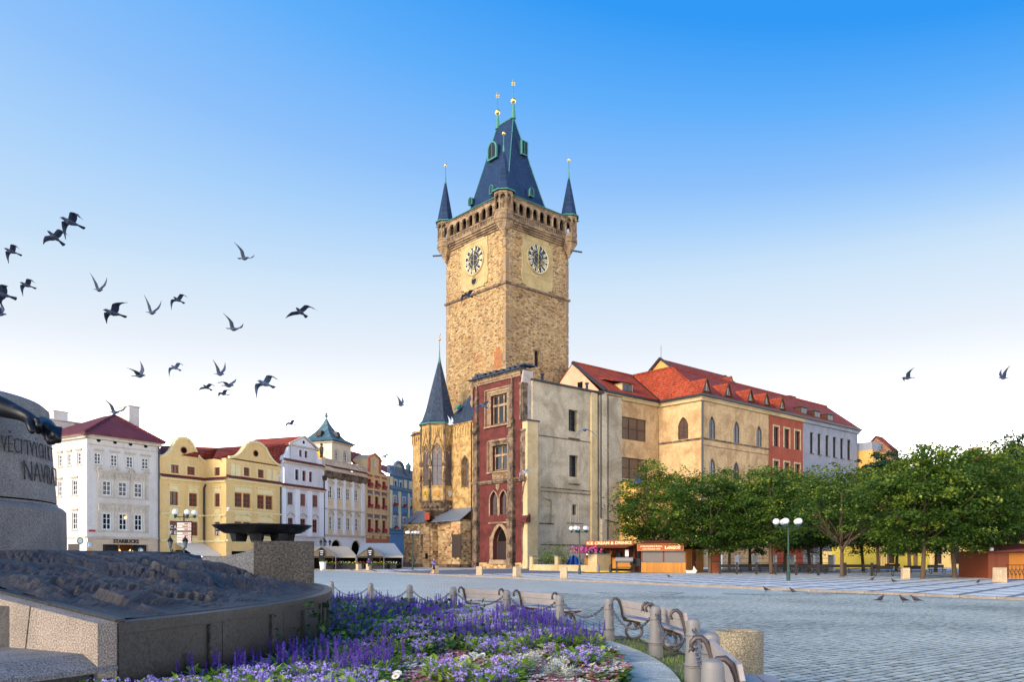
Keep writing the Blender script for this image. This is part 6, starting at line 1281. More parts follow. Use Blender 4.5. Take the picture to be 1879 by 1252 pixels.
# drum pedestal with lettering
DCN = Vector((-11.0, 14.0)); drum = thing('drum_pedestal', 'tall round granite pedestal carved with a two line inscription', 'pedestal', (DCN.x, DCN.y, 0))
obj('lower_drum', MB().lathe([(2.98, 1.2), (2.96, 2.50), (2.9, 2.56), (2.82, 2.60), (2.82, 2.63)], 72), M['granite'], drum, smooth=False); obj('upper_drum', MB().lathe([(2.80, 2.66), (2.80, 2.72), (2.73, 3.6), (2.68, 4.35), (2.6, 4.42), (.5, 4.45)], 72), M['granite'], drum)
obj('shadow_joint', MB().lathe([(2.76, 2.6), (2.76, 2.7)], 60), M['dark'], drum); da = math.atan2(-DCN.y, -DCN.x)
for i in range(6): pass
def curve_text(txt, px_l, px_r, z, hgt, r=2.745):
    k = [(p-CX)/FPX for p in (px_l, px_r)]; an = []
    for kk_ in k:
        a = kk_*kk_+1; b = -2*(kk_*DCN.x+DCN.y); c = DCN.x**2+DCN.y**2-r*r; D = max(0, b*b-4*a*c); Y = (-b-math.sqrt(D))/(2*a); an.append(math.atan2(Y-DCN.y, kk_*Y-DCN.x))
    if an[1] < an[0]: an[1] += 2*PI
    me = text_mesh(txt, 1., .006, -.014, 'LEFT'); xs = [v.co.x for v in me.vertices]; zs = [v.co.z for v in me.vertices]; x0, x1, z0, z1 = min(xs), max(xs), min(zs), max(zs)
    for v_ in me.vertices:
        a = an[0]+(an[1]-an[0])*(v_.co.x-x0)/(x1-x0); d_ = -v_.co.y; zz = z+hgt*(v_.co.z-z0)/(z1-z0); rr_ = r+d_+.02+(4.0-zz)*.045; v_.co = (rr_*math.cos(a), rr_*math.sin(a), zz)
    obj('inscription', me, M['granite_block'], drum)
zi = lambda y, Y=13.4: EYE+(HY-y)/FPX*Y
curve_text('VĚCI TVÝCH K T', -2, 92, zi(829), .36); curve_text('NAVRATI', 38, 97, zi(877), .33)
a_ = math.atan2(-DCN.y, -DCN.x); 
# bronze hand and draped foot hanging over the drum (one bronze figure, its body continuing out of view)
def skin_mesh(name, verts, edges, radii, sub=2, root=0):
    me = bpy.data.meshes.new(name); me.from_pydata([tuple(v) for v in verts], edges, []); o = bpy.data.objects.new(name, me); CO.objects.link(o)
    sk = o.modifiers.new('skin', 'SKIN'); sk.use_smooth_shade = True; sk.branch_smoothing = .6
    for i, d in enumerate(me.skin_vertices[0].data): r = radii[i]; d.radius = (r, r) if not isinstance(r, tuple) else r; d.use_root = i == root
    ss = o.modifiers.new('sub', 'SUBSURF'); ss.levels = sub; ss.render_levels = sub
    out = bpy.data.meshes.new_from_object(o.evaluated_get(bpy.context.evaluated_depsgraph_get())); bpy.data.objects.remove(o); bpy.data.meshes.remove(me)
    out.polygons.foreach_set('use_smooth', [True]*len(out.polygons)); return out
YD = 13.0
def P3(px, py, dy=0.): v = at(px, py, YD+dy); return v
vs_ = [P3(-60, 728), P3(-25, 738), P3(10, 750), P3(40, 759), P3(58, 768)]; rd = [.24, .21, .17, .13, .15]; ed = [(0, 1), (1, 2), (2, 3), (3, 4)]
for (dx, dy, dz) in ((0, 0, 0), (3, 3.5, .05), (5, 7, .1), (7, 10, .16)):
    i0 = len(vs_); vs_ += [P3(66+dx*.7, 771+dy, -.12+dz), P3(72+dx*.3, 781+dy, -.14+dz), P3(67, 788+dy*.8, -.1+dz)]; rd += [.062, .056, .045]; ed += [(4, i0), (i0, i0+1), (i0+1, i0+2)]
i0 = len(vs_); vs_ += [P3(54, 781, -.2), P3(58, 791, -.22), P3(63, 796, -.2)]; rd += [.06, .055, .045]; ed += [(4, i0), (i0, i0+1), (i0+1, i0+2)]
arm = obj('bronze_arm_statue', skin_mesh('bronze_arm', vs_, ed, rd, 2, 0), M['bronze']); tag(arm, 'dark bronze statue forearm with clenched fist over the drum pedestal', 'statue')
vs_ = [P3(70, 776, .5), P3(84, 782, .4), P3(93, 791, .2), P3(99, 800, .1)]; rd = [.16, .19, .17, .13]; ed = [(0, 1), (1, 2), (2, 3)]
for (a, b, c, d) in ((90, 806, 93, 818), (97, 808, 96, 818), (103, 804, 105, 815), (107, 801, 110, 812)): i0 = len(vs_); vs_ += [P3(a, b, .02), P3(c, d, .05)]; rd += [.06, .05]; ed += [(3 if a > 92 else 2, i0), (i0, i0+1)]
foot = obj('bronze_hand_statue', skin_mesh('bronze_hand', vs_, ed, rd, 2, 0), M['bronze']); tag(foot, 'dark bronze statue hand drooping over the edge of the drum', 'statue')
for o_ in (arm, foot): pass

# ------------------------------------------------------------------ ring kerb, soil, grass
RK0, RK1 = 14.05, 14.72
M['ringkerb'] = granite('ring_kerb_granite', C('#b8bab2'), C('#8e918a'), 50, .8, .3, 1.5)
M['soil'] = plain('dark_soil', C('#2a2019'), .95, 0, .1, .4, 6., .8)
bed = obj('soil', MB().lathe([(RP-.1, .05), (12, .12), (RK0-.45, .08), (RK0-.1, .02)], 120), M['soil'], None, (MC.x, MC.y, 0)); bed['kind'] = 'structure'
rk = tag(empty('kerb_ring', (MC.x, MC.y, 0)), 'pale stone kerb ring around the flower bed', None, None, 'structure'); nk = 58
for i in range(nk):
    b0, b1 = 2*PI*i/nk+.0015, 2*PI*(i+1)/nk-.0015
    if math.sin((b0+b1)/2) < -.75 or math.cos((b0+b1)/2) < -.2: continue
    m = MB(); seg = 3
    for j in range(seg):
        c0, c1 = b0+(b1-b0)*j/seg, b0+(b1-b0)*(j+1)/seg; f_ = lambda r, a, z: (r*math.cos(a), r*math.sin(a), z)
        m.add([f_(RK0, c0, .13), f_(RK1, c0, .10), f_(RK1, c1, .10), f_(RK0, c1, .13), f_(RK0, c0, -.05), f_(RK0, c1, -.05), f_(RK1, c0, -.05), f_(RK1, c1, -.05)], [(0, 1, 2, 3), (0, 3, 5, 4), (1, 6, 7, 2)]+([(0, 4, 6, 1)] if j == 0 else [])+([(3, 2, 7, 5)] if j == seg-1 else []))
    obj('kerb_stone', m, M['ringkerb'], rk)
M['grass'] = leafmat('grass_blades', C('#4a6a24'), C('#6d8a34'), C('#94a352'), .3)
def tone(me, vals):
    at_ = me.attributes.new('tone', 'FLOAT', 'FACE'); at_.data.foreach_set('value', vals)
gm = MB(); tv = []; rnd = random.Random(3)
for i in range(15000):
    a = rnd.uniform(-.95, 1.2); r = RK1+.03+rnd.random()**1.4*1.25; p = pol(r, a)
    if p.y < 4 or noise.noise(Vector((p.x*1.7, p.y*1.7, 0))) < -.12+.5*(r-RK1-.35): continue
    an = rnd.uniform(0, 2*PI); h_ = rnd.uniform(.025, .085); w_ = .008; l_ = rnd.uniform(0, .03); d_ = Vector((math.cos(an), math.sin(an), 0))
    gm.add([p-d_*w_, p+d_*w_, p+Vector((-d_.y*l_, d_.x*l_, h_))], [(0, 1, 2)]); tv.append(rnd.random())
me = gm.mesh('grass'); tone(me, tv); gr = obj('grass', me, M['grass'], fix=False); tag(gr, 'patchy green grass between the kerb ring and the cobbles', None, None, 'stuff')
gb_ = obj('verge', MB().lathe([(RK1-.02, .012), (RK1+.75, .008)], 120, caps=False), plain('mossy_earth', C('#6c6a55'), .95, 0, .1, .3, 3., .5), None, (MC.x, MC.y, 0)); gb_['kind'] = 'structure'

# ------------------------------------------------------------------ cobbles near the camera, stone by stone
CD = Vector((math.cos(R(37)), math.sin(R(37)))); CN = Vector((-CD.y, CD.x)); rnd = random.Random(5); stones = []
M['sett'] = None
t = NT('granite_sett'); oi = t.n('ObjectInfo'); a_t = t.n('Attribute', attribute_name='tone'); v = t.coord()
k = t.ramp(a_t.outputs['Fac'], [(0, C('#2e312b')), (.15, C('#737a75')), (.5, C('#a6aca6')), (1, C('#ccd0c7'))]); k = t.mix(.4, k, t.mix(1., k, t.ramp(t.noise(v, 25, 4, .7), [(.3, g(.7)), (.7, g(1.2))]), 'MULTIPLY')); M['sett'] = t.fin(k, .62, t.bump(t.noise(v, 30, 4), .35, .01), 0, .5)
for iu in range(-90, 220):
    for iv in range(-130, 240):
        if abs(iv) > 400: continue
        c = Vector((6, 16))+CN*(iv*.162)+CD*(iu*.205+(iv % 2)*.1+rnd.uniform(-.02, .02)) if True else None
        if not (9.5 < c.y < 38+7*noise.noise(Vector((c.x*.4, c.y*.4, 2)))): continue
        if c.x/c.y > .66 or c.x/c.y < -.02: continue
        if (c-MC).length < 15.62: continue
        stones.append(c)
def sett(mb, c, tn):
    l_, w_ = rnd.uniform(.084, .095), rnd.uniform(.062, .071); h_ = rnd.uniform(.022, .03); pts = []
    for sx_, sy_ in ((-1, -1), (1, -1), (1, 1), (-1, 1)): pts.append(c+CD*(sx_*l_)+CN*(sy_*w_))
    top = [c+(p-c)*.86+Vector((rnd.uniform(-.004, .004), rnd.uniform(-.004, .004))) for p in pts]; tl = rnd.uniform(-.003, .003)
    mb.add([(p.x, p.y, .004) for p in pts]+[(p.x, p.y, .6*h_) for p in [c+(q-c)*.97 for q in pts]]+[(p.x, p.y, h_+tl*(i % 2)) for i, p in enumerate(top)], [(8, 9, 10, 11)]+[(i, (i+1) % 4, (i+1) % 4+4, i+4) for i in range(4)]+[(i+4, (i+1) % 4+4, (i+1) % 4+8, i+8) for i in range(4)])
stones.sort(key=lambda c: c.y if c.x/c.y < .64 and c.y > 10.6 else 99); cob = tag(empty('cobblestones', (0, 0, 0)), 'bluish grey granite setts paving the square', None, None, 'structure')
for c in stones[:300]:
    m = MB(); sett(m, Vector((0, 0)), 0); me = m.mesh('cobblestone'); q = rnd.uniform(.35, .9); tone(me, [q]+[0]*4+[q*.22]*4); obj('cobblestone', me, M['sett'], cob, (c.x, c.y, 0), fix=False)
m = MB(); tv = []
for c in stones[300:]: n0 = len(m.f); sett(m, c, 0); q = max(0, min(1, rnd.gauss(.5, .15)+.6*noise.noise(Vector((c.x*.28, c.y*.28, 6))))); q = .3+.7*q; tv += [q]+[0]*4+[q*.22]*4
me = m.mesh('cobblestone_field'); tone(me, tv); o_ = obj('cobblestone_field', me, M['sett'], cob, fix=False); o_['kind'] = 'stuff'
jb = obj('joint_sand', MB().poly((-.5, 9, .006), (15, 9, .006), (24, 30, .006), (-.5, 30, .006)), plain('joint_grit', C('#565a54'), .95, 0, .1, .35, 5., .4), cob)

# ------------------------------------------------------------------ chain posts
M['castiron'] = plain('grey_painted_iron', C('#7f7c7c'), .6, .15, .4, .12, 6., .1); M['steel'] = plain('chain_steel', C('#77747a'), .35, .8, .5, .2, 8.); M['rust_iron'] = plain('brown_iron', C('#5c5250'), .5, .5, .4, .2, 7., .2)
posts = [(608, 1063), (680, 1070.5), (752, 1074), (832, 1077.5), (930, 1083.5), (1027, 1091.5), (1117, 1097.5), (1203, 1112), (1272, 1135), (1305, 1161), (1308, 1209)]
HP = .87; PP = []
pm = MB().lathe([(.115, 0), (.112, .22), (.118, .23), (.118, .27), (.105, .29), (.095, .62), (.099, .63), (.099, .655), (.092, .67), (.088, .80), (.075, .845), (.04, .866), (.005, .872)], 28).mesh('post_body'); pm.materials.append(M['castiron']); pr_ = MB().lathe([(.122, .245), (.122, .255)], 20).lathe([(.103, .64), (.103, .647)], 20).mesh('groove'); pr_.materials.append(M['rust_iron'])
near = ['behind the monument rock corner', 'third from the monument rock along the chain', 'left of the centre of the flower bed edge', 'just left of the first bench', 'between the first and second benches', 'right end of the second bench', 'alone between the second and third benches', 'in front of the third bench', 'in front of the fourth bench', 'beside the concrete bin', 'nearest the camera before the bin']
for i, (px, py) in enumerate(posts):
    Y = (EYE-HP)*FPX/(py-HY)
    if i == 0: Y = 27.5
    P_ = Vector(((px-CX)/FPX*Y, Y, 0)); PP.append(P_)
    labels = ['grey iron chain post peeping up behind the monument rock', 'grey iron chain post nearest the monument among the purple flowers', 'grey iron chain post second along the flower bed from the monument', 'grey iron chain post just before the farthest bench', 'grey iron chain post between the two farthest benches', 'grey iron chain post at the near end of the second farthest bench', 'grey iron chain post standing alone on the kerb between bench pairs', 'grey iron chain post in front of the third bench', 'grey iron chain post in front of the bench left of the bin', 'grey iron chain post touching the left side of the concrete bin', 'largest grey iron chain post in the lower right foreground']
    e = thing('chain_post', labels[i], 'post', P_, 0, 'chain posts around the flower bed'); obj('post_body', pm, None, e); obj('groove', pr_, None, e)
lk = []
for s_ in range(16): a = 2*PI*s_/16; lk.append((.042*math.cos(a)*(1 if abs(math.cos(a)) < .7 else 1.0), .021*math.sin(a), 0))
link = MB().tube(lk, .0085, 6, closed=True).mesh('link', True); link.materials.append(M['steel'])
CH = ['behind the rock', 'left over the purple salvia', 'over the purple salvia', 'before the farthest bench', 'across the farthest bench', 'across the second farthest bench', 'swinging free toward the lone post', 'across the third bench', 'across the fourth bench', 'beside the bin', '']
clab = ['steel chain from the rock to the first visible post', 'steel chain hanging over the farthest purple flowers', 'steel chain between the second and third posts from the rock', 'steel chain ending just before the farthest bench', 'steel chain drooping across the farthest bench', 'steel chain drooping across the second farthest bench', 'steel chain drooping to the lone post between bench pairs', 'steel chain drooping across the third bench', 'steel chain hanging steeply before the bench left of the bin', 'steel chain running to the nearest post beside the bin', '']
for i in range(len(PP)-1):
    a, b = PP[i]+Vector((0, 0, .735)), PP[i+1]+Vector((0, 0, .735)); d = (b-a); L_ = d.length; n0 = 60; dip = .30 if i < 6 else .36; cp = []
    a2, b2 = a+d.normalized()*.09, b-d.normalized()*.09
    f_ = lambda t: a2.lerp(b2, t)-Vector((0, 0, dip*(1-(2*t-1)**2)))
    arc = [f_(k/200) for k in range(201)]; ln = [0]
    for k in range(200): ln.append(ln[-1]+(arc[k+1]-arc[k]).length)
    n = int(ln[-1]/.064); e = thing('chain', clab[i], 'chain', a2, 0, 'chains between the posts')
    j = 0
    for k in range(n):
        tgt = ln[-1]*(k+.5)/n
        while ln[j+1] < tgt: j += 1
        t = (arc[j+1]-arc[j]).normalized(); p = arc[j]
        o = bpy.data.objects.new('link', link); CO.objects.link(o); o.parent = e; o.location = p-a2
        q = t.to_track_quat('X', 'Z'); o.rotation_mode = 'QUATERNION'; o.rotation_quaternion = q @ Matrix.Rotation(PI/2*(k % 2)+.3, 4, 'X').to_quaternion()

# ------------------------------------------------------------------ benches
M['bench_wood'] = plain('weathered_pink_slat', C('#a39b9b'), .7, 0, .3, .22, 5., .25)
def make_bench():
    e = empty('park_bench'); hl = 1.0
    def curl(mb, x):
        # scrolled cast frame: loop foot, seat bearer, back upright ending in a hook
        lp_ = [(x, .05+.17*math.cos(a), .19+.165*math.sin(a)) for a in [PI*.40-PI*2*k/22*.93 for k in range(23)]]
        mb.tube(lp_, [.03]*23, 7)
        mb.tube([(x, -.28, .40), (x, -.05, .375), (x, .2, .40), (x, .27, .43)], [.02, .03, .032, .028], 7)
        up = [(x, .24, .40), (x, .29, .50), (x, .31, .62), (x, .335, .72), (x, .37, .80), (x, .42, .845), (x, .475, .84), (x, .515, .80), (x, .52, .75), (x, .49, .71)]
        mb.tube(up, [.03, .03, .03, .03, .03, .03, .028, .026, .022, .012], 7); mb.tube([(x, .49, .71), (x, .53, .735), (x, .545, .69)], [.02, .022, .004], 6)
        mb.tube([(x, .05, .36), (x, .0, .28), (x, -.02, .24)], [.03, .035, .02], 6)
    for x in (-hl+.12, hl-.12): m = MB(); curl(m, x); obj('cast_frame', m, M['rust_iron'], e, smooth=True)
    for y0, y1 in ((-.29, -.14), (-.12, .03), (.05, .2)): obj('seat_slat', MB().box(-hl, hl, y0, y1, .425, .462), M['bench_wood'], e)
    bk = MB().box(-hl, hl, -.02, .018, 0, .135); me = bk.mesh('back_slat'); fixn(me); me.materials.append(M['bench_wood'])
    for z, y in ((.545, .268), (.685, .298)): o = obj('back_slat', me, None, e, (0, y, z)); o.rotation_euler = (R(-11), 0, 0)
    return e
b0 = make_bench(); used = False
benches = [(Vector((.43, 20.67)), Vector((1.43, 18.94)), 'pinkish slatted bench second farthest along the chain of posts'), (Vector((-1.14, 22.87)), Vector((.14, 21.33)), 'pinkish slatted bench farthest away behind the purple flowers'), ((1169, 1176), (1228, 1193), 'pinkish slatted bench behind the chain in the nearer pair'), ((1238, 1197), (1293, 1222), 'pinkish slatted bench just left of the concrete bin')]
def put_bench(o, p, q, lab):
    c = (p+q)/2; d = (q-p).normalized(); o.location = (c.x, c.y, 0); o.rotation_euler = (0, 0, math.atan2(d.y, d.x)+PI); tag(o, lab, 'bench', 'park benches around the flower bed')
for k, (p, q, lab) in enumerate(benches):
    P_, Q_ = (p.to_3d(), q.to_3d()) if hasattr(p, 'x') else (ground(*p), ground(*q)); o = b0 if k == 0 else copy_tree(b0); put_bench(o, P_.to_2d(), Q_.to_2d(), lab)
put_bench(copy_tree(b0), Vector((2.33, 8.2)), Vector((2.12, 6.5)), 'pinkish slatted bench seen end on in front of the bin')
# bin
M['aggregate'] = granite('washed_aggregate', C('#988c76'), C('#625a4a'), 60, .85, .3, 1.5, .8)
bn = Vector((2.62, 9.45)); bin_ = thing('concrete_bin', 'round washed aggregate concrete litter bin beside the bench', 'bin', (bn.x, bn.y, 0)); obj('shell', MB().lathe([(.275, 0), (.278, .79), (.268, .81), (.22, .81), (.20, .79), (.20, .3), (.01, .3)], 48, caps=False), M['aggregate'], bin_, smooth=False); obj('liner', MB().lathe([(.195, .76), (.19, .4), (.01, .38)], 32, caps=False), M['gutter'], bin_)
# ------------------------------------------------------------------ trees
M['bark'] = plain('tree_bark', C('#5a4a3c'), .9, 0, .2, .3, 6., .8)
M['leaf'] = leafmat('maple_leaves', C('#24401a'), C('#506c24'), C('#a4ae40'), .42); M['leaf_dark'] = leafmat('dark_leaves', C('#1c3524'), C('#2c4a30'), C('#456040'), .3)
def crown_mesh(seed, h, r, zlow, n_cl, per, leaf, sparse=0.):
    rn = random.Random(seed); m = MB(); tv = []; zc = (h+zlow)/2; rz = (h-zlow)/2; off = Vector((seed*3.1, seed*1.7, 0))
    subs = [(Vector((0, 0, zc)), 1.)]; cl = []
    while len(cl) < n_cl:
        u = Vector((rn.gauss(0, 1), rn.gauss(0, 1), rn.gauss(0, 1))).normalized(); rad = rn.uniform(.52, 1.0)**.6
        lob = 1+.40*noise.noise(u*2.3+off)+.24*noise.noise(u*5+off)
        if u.z < 0: sx_ = 1.0; sz = .92
        else: sx_ = 1.; sz = 1.
        p = Vector((u.x*r*rad*lob, u.y*r*rad*lob, zc+u.z*rz*rad*lob*sz))
        if p.z < zlow+.9 and noise.noise(u*3+off) < .05: p.z += rn.uniform(.5, 1.3)
        if p.z < zlow-.25: p.z = zlow+rn.uniform(-.2, .4)
        if rn.random() < sparse and rad < .85: continue
        cl.append((p, rad, u))
    for p, rad, u in cl:
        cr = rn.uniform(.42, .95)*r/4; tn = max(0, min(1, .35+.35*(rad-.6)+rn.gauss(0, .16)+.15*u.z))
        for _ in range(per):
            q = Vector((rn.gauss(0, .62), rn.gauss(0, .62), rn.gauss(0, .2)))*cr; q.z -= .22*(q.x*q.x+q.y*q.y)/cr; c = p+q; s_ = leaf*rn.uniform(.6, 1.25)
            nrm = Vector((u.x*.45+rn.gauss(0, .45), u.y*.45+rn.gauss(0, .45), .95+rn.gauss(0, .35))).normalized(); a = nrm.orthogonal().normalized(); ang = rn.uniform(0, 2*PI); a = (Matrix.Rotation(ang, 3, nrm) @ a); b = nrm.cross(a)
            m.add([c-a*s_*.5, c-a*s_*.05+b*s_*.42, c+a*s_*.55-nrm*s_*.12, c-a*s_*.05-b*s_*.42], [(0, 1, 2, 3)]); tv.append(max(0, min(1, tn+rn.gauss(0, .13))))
    me = m.mesh('crown'); tone(me, tv); return me
def trunk_mesh(seed, h, r, zlow, bare=False):
    rn = random.Random(seed+50); m = MB(); r0 = .19; zf = zlow*.85; bend = Vector((rn.uniform(-.25, .25), rn.uniform(-.25, .25), 0))
    m.tube([(0, 0, -.1), (0, 0, .15), tuple(bend*.3+Vector((0, 0, zf*.5))), tuple(bend*.7+Vector((0, 0, zf))), tuple(bend+Vector((0, 0, h*.62))), tuple(bend*1.2+Vector((0, 0, h*.85)))], [r0*1.35, r0, r0*.85, r0*.78, r0*.42, .03], 9)
    for i in range(12 if bare else 8):
        a = 2*PI*i/8+rn.uniform(-.4, .4); z0 = zf*rn.uniform(.85, 1.5); L_ = r*rn.uniform(.55, .9); p = bend*.7+Vector((0, 0, z0)); pts = [p]; rr_ = [r0*.5]
        el = rn.uniform(.35, 1.0)
        for k in range(1, 5): f = k/4; pts.append(p+Vector((math.cos(a+.2*f)*L_*f, math.sin(a+.2*f)*L_*f, L_*(el*f+.25*f*f)))); rr_.append(r0*.5*(1-f)+.025)
        m.tube(pts, rr_, 6)
        for k in (1, 2, 3):
            p0 = pts[k]; a2 = a+rn.uniform(-1, 1); l2 = L_*.45; m.tube([p0, p0+Vector((math.cos(a2)*l2*.5, math.sin(a2)*l2*.5, l2*.3)), p0+Vector((math.cos(a2)*l2, math.sin(a2)*l2, l2*.75))], [rr_[k]*.6, rr_[k]*.4, .012], 5)
    return fixn(m.mesh('trunk', True))
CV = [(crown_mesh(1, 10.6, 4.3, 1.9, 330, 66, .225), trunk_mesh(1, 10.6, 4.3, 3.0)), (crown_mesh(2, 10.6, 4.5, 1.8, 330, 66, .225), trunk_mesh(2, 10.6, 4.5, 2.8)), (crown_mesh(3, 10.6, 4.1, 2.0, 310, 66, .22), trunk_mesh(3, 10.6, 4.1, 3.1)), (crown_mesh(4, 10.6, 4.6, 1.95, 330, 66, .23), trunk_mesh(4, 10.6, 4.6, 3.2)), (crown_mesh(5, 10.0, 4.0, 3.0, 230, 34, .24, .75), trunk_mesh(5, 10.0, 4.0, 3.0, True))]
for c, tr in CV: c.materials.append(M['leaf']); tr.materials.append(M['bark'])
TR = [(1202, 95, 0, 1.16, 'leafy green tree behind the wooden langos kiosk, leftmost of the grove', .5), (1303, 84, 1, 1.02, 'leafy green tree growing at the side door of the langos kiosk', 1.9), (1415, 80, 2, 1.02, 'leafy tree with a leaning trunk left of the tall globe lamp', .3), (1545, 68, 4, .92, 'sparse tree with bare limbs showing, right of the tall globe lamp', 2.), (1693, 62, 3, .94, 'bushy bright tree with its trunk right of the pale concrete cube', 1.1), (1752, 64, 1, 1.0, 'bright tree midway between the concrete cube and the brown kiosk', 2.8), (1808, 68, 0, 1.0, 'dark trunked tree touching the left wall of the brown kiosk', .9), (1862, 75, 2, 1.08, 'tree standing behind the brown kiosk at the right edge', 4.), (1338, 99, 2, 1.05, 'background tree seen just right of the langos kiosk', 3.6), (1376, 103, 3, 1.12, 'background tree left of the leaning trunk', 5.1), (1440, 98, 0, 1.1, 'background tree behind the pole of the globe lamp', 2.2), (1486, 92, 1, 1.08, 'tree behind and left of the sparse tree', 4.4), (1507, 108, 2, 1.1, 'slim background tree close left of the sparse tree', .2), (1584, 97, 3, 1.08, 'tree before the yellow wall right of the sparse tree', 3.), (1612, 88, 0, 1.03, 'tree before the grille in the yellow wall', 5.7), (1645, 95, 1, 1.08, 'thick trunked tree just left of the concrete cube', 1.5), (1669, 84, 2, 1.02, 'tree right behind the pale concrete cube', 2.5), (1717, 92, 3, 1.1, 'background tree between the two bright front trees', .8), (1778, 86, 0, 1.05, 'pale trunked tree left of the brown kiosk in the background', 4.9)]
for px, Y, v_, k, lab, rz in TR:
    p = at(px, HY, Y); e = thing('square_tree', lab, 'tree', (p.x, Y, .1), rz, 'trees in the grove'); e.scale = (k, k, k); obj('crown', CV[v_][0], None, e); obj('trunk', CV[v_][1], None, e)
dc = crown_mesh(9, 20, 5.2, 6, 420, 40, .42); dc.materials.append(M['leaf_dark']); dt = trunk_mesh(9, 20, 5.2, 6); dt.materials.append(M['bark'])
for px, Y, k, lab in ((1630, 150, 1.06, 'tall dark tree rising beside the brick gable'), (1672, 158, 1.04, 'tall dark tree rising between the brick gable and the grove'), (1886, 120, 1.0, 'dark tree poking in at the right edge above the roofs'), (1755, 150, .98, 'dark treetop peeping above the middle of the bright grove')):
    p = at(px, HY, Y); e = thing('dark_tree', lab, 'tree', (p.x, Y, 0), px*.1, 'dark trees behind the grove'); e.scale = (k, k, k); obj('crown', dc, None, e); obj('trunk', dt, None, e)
# ------------------------------------------------------------------ globe lamps
M['lamp_green'] = plain('dark_green_iron', C('#23403a'), .45, .4, .5, .1); M['globe'] = plain('milk_glass', C('#dedad2'), .18, 0, .6, .06, 3.)
def lamp(px, Y, ytop, lab, base=0., n=5):
    p = at(px, HY, Y); h = EYE+(HY-ytop)/FPX*Y-base; e = thing('globe_lamp', lab, 'street lamp', (p.x, p.y, base), .4, 'globe lamps on the square'); hp = h-.55
    obj('pole', MB().lathe([(.13, 0), (.13, .5), (.1, .55), (.085, 1.5), (.1, 1.55), (.1, 1.7), (.065, 1.75), (.055, hp+.25)], 12), M['lamp_green'], e)
    for i in range(n):
        a = 2*PI*i/n; x, y = .78*math.cos(a), .78*math.sin(a); obj('arm', MB().tube([(0, 0, hp), (x*.5, y*.5, hp-.05), (x, y, hp)], .028, 6).lathe([(.06, hp-.1), (.11, hp), (.13, hp+.14)], 10, (x, y)), M['lamp_green'], e)
        obj('globe', MB().ball((x, y, hp+.34), .24, 18, .9), M['globe'], e, smooth=True)
    return e
lamp(1446.5, 55.5, 952, 'tall green lamp post with five globes before the grove of trees', .1); lamp(1063.5, 78, 966, 'green globe lamp post beside the cream planter wall', .1); lamp(757, 108, 975, 'green globe lamp post before the stone chapel', .1)
ls_ = lamp(337.5, 64, 936, 'globe lamp post carrying direction signs before the yellow house')
sgm = plain('sign_cream', C('#cbb9b0'), .5, 0, .4, .1, 5.); sgr = plain('sign_brown', C('#7c3a34'), .5)
for i in range(7):
    z = EYE+(HY-(962+i*5.1+(2 if i > 2 else 0)))/FPX*64; o = obj('direction_board', MB().box(-.48, .62, -.16, -.1, z-.09, z+.09), sgm, ls_); o.rotation_euler = (0, 0, -.4)
    q = obj('lettering_bar', MB().box(-.05 if i % 2 else .1, .4, -.17, -.155, z-.045, z+.045), sgr, o)
    obj('arrow_mark', MB().prism([(.5, z-.05), (.58, z), (.5, z+.05)], -.17, -.155), M['dark'], o)
obj('board_frame', MB().box(-.52, .66, -.09, -.04, EYE+(HY-994)/FPX*64, EYE+(HY-957)/FPX*64), M['black'], ls_).rotation_euler = (0, 0, -.4)
def lantern(px, Y, ytop, arms, lab):
    p = at(px, HY, Y); h = EYE+(HY-ytop)/FPX*Y; e = thing('lantern_lamp', lab, 'street lamp', (p.x, p.y, 0), 0, 'old lantern lamps'); obj('pole', MB().lathe([(.14, 0), (.12, .8), (.06, 1), (.05, h-1.0)], 10), M['black'], e)
    for x in arms:
        z = h-.95; l = MB().lathe([(.1, z), (.2, z+.5), (.26, z+.52), (.05, z+.8), (.03, z+.95)], 6, (x, 0)); obj('lantern', l, M['black'], e); obj('lantern_glass', MB().lathe([(.115, z+.03), (.205, z+.47)], 6, (x+.0, 0)).mesh('lantern_glass'), M['glass_sky'], e, (0, -.012, 0))
        if abs(x) > .01: obj('bracket', MB().tube([(0, 0, z-.2), (x*.6, 0, z-.3), (x, 0, z)], .035, 6), M['black'], e)
lantern(316, 60, 983, (-.15, .95), 'black lantern lamp left of the direction signs'); lantern(597, 118, 990, (-.65, 0, .65), 'black three armed lantern before the pale baroque house')
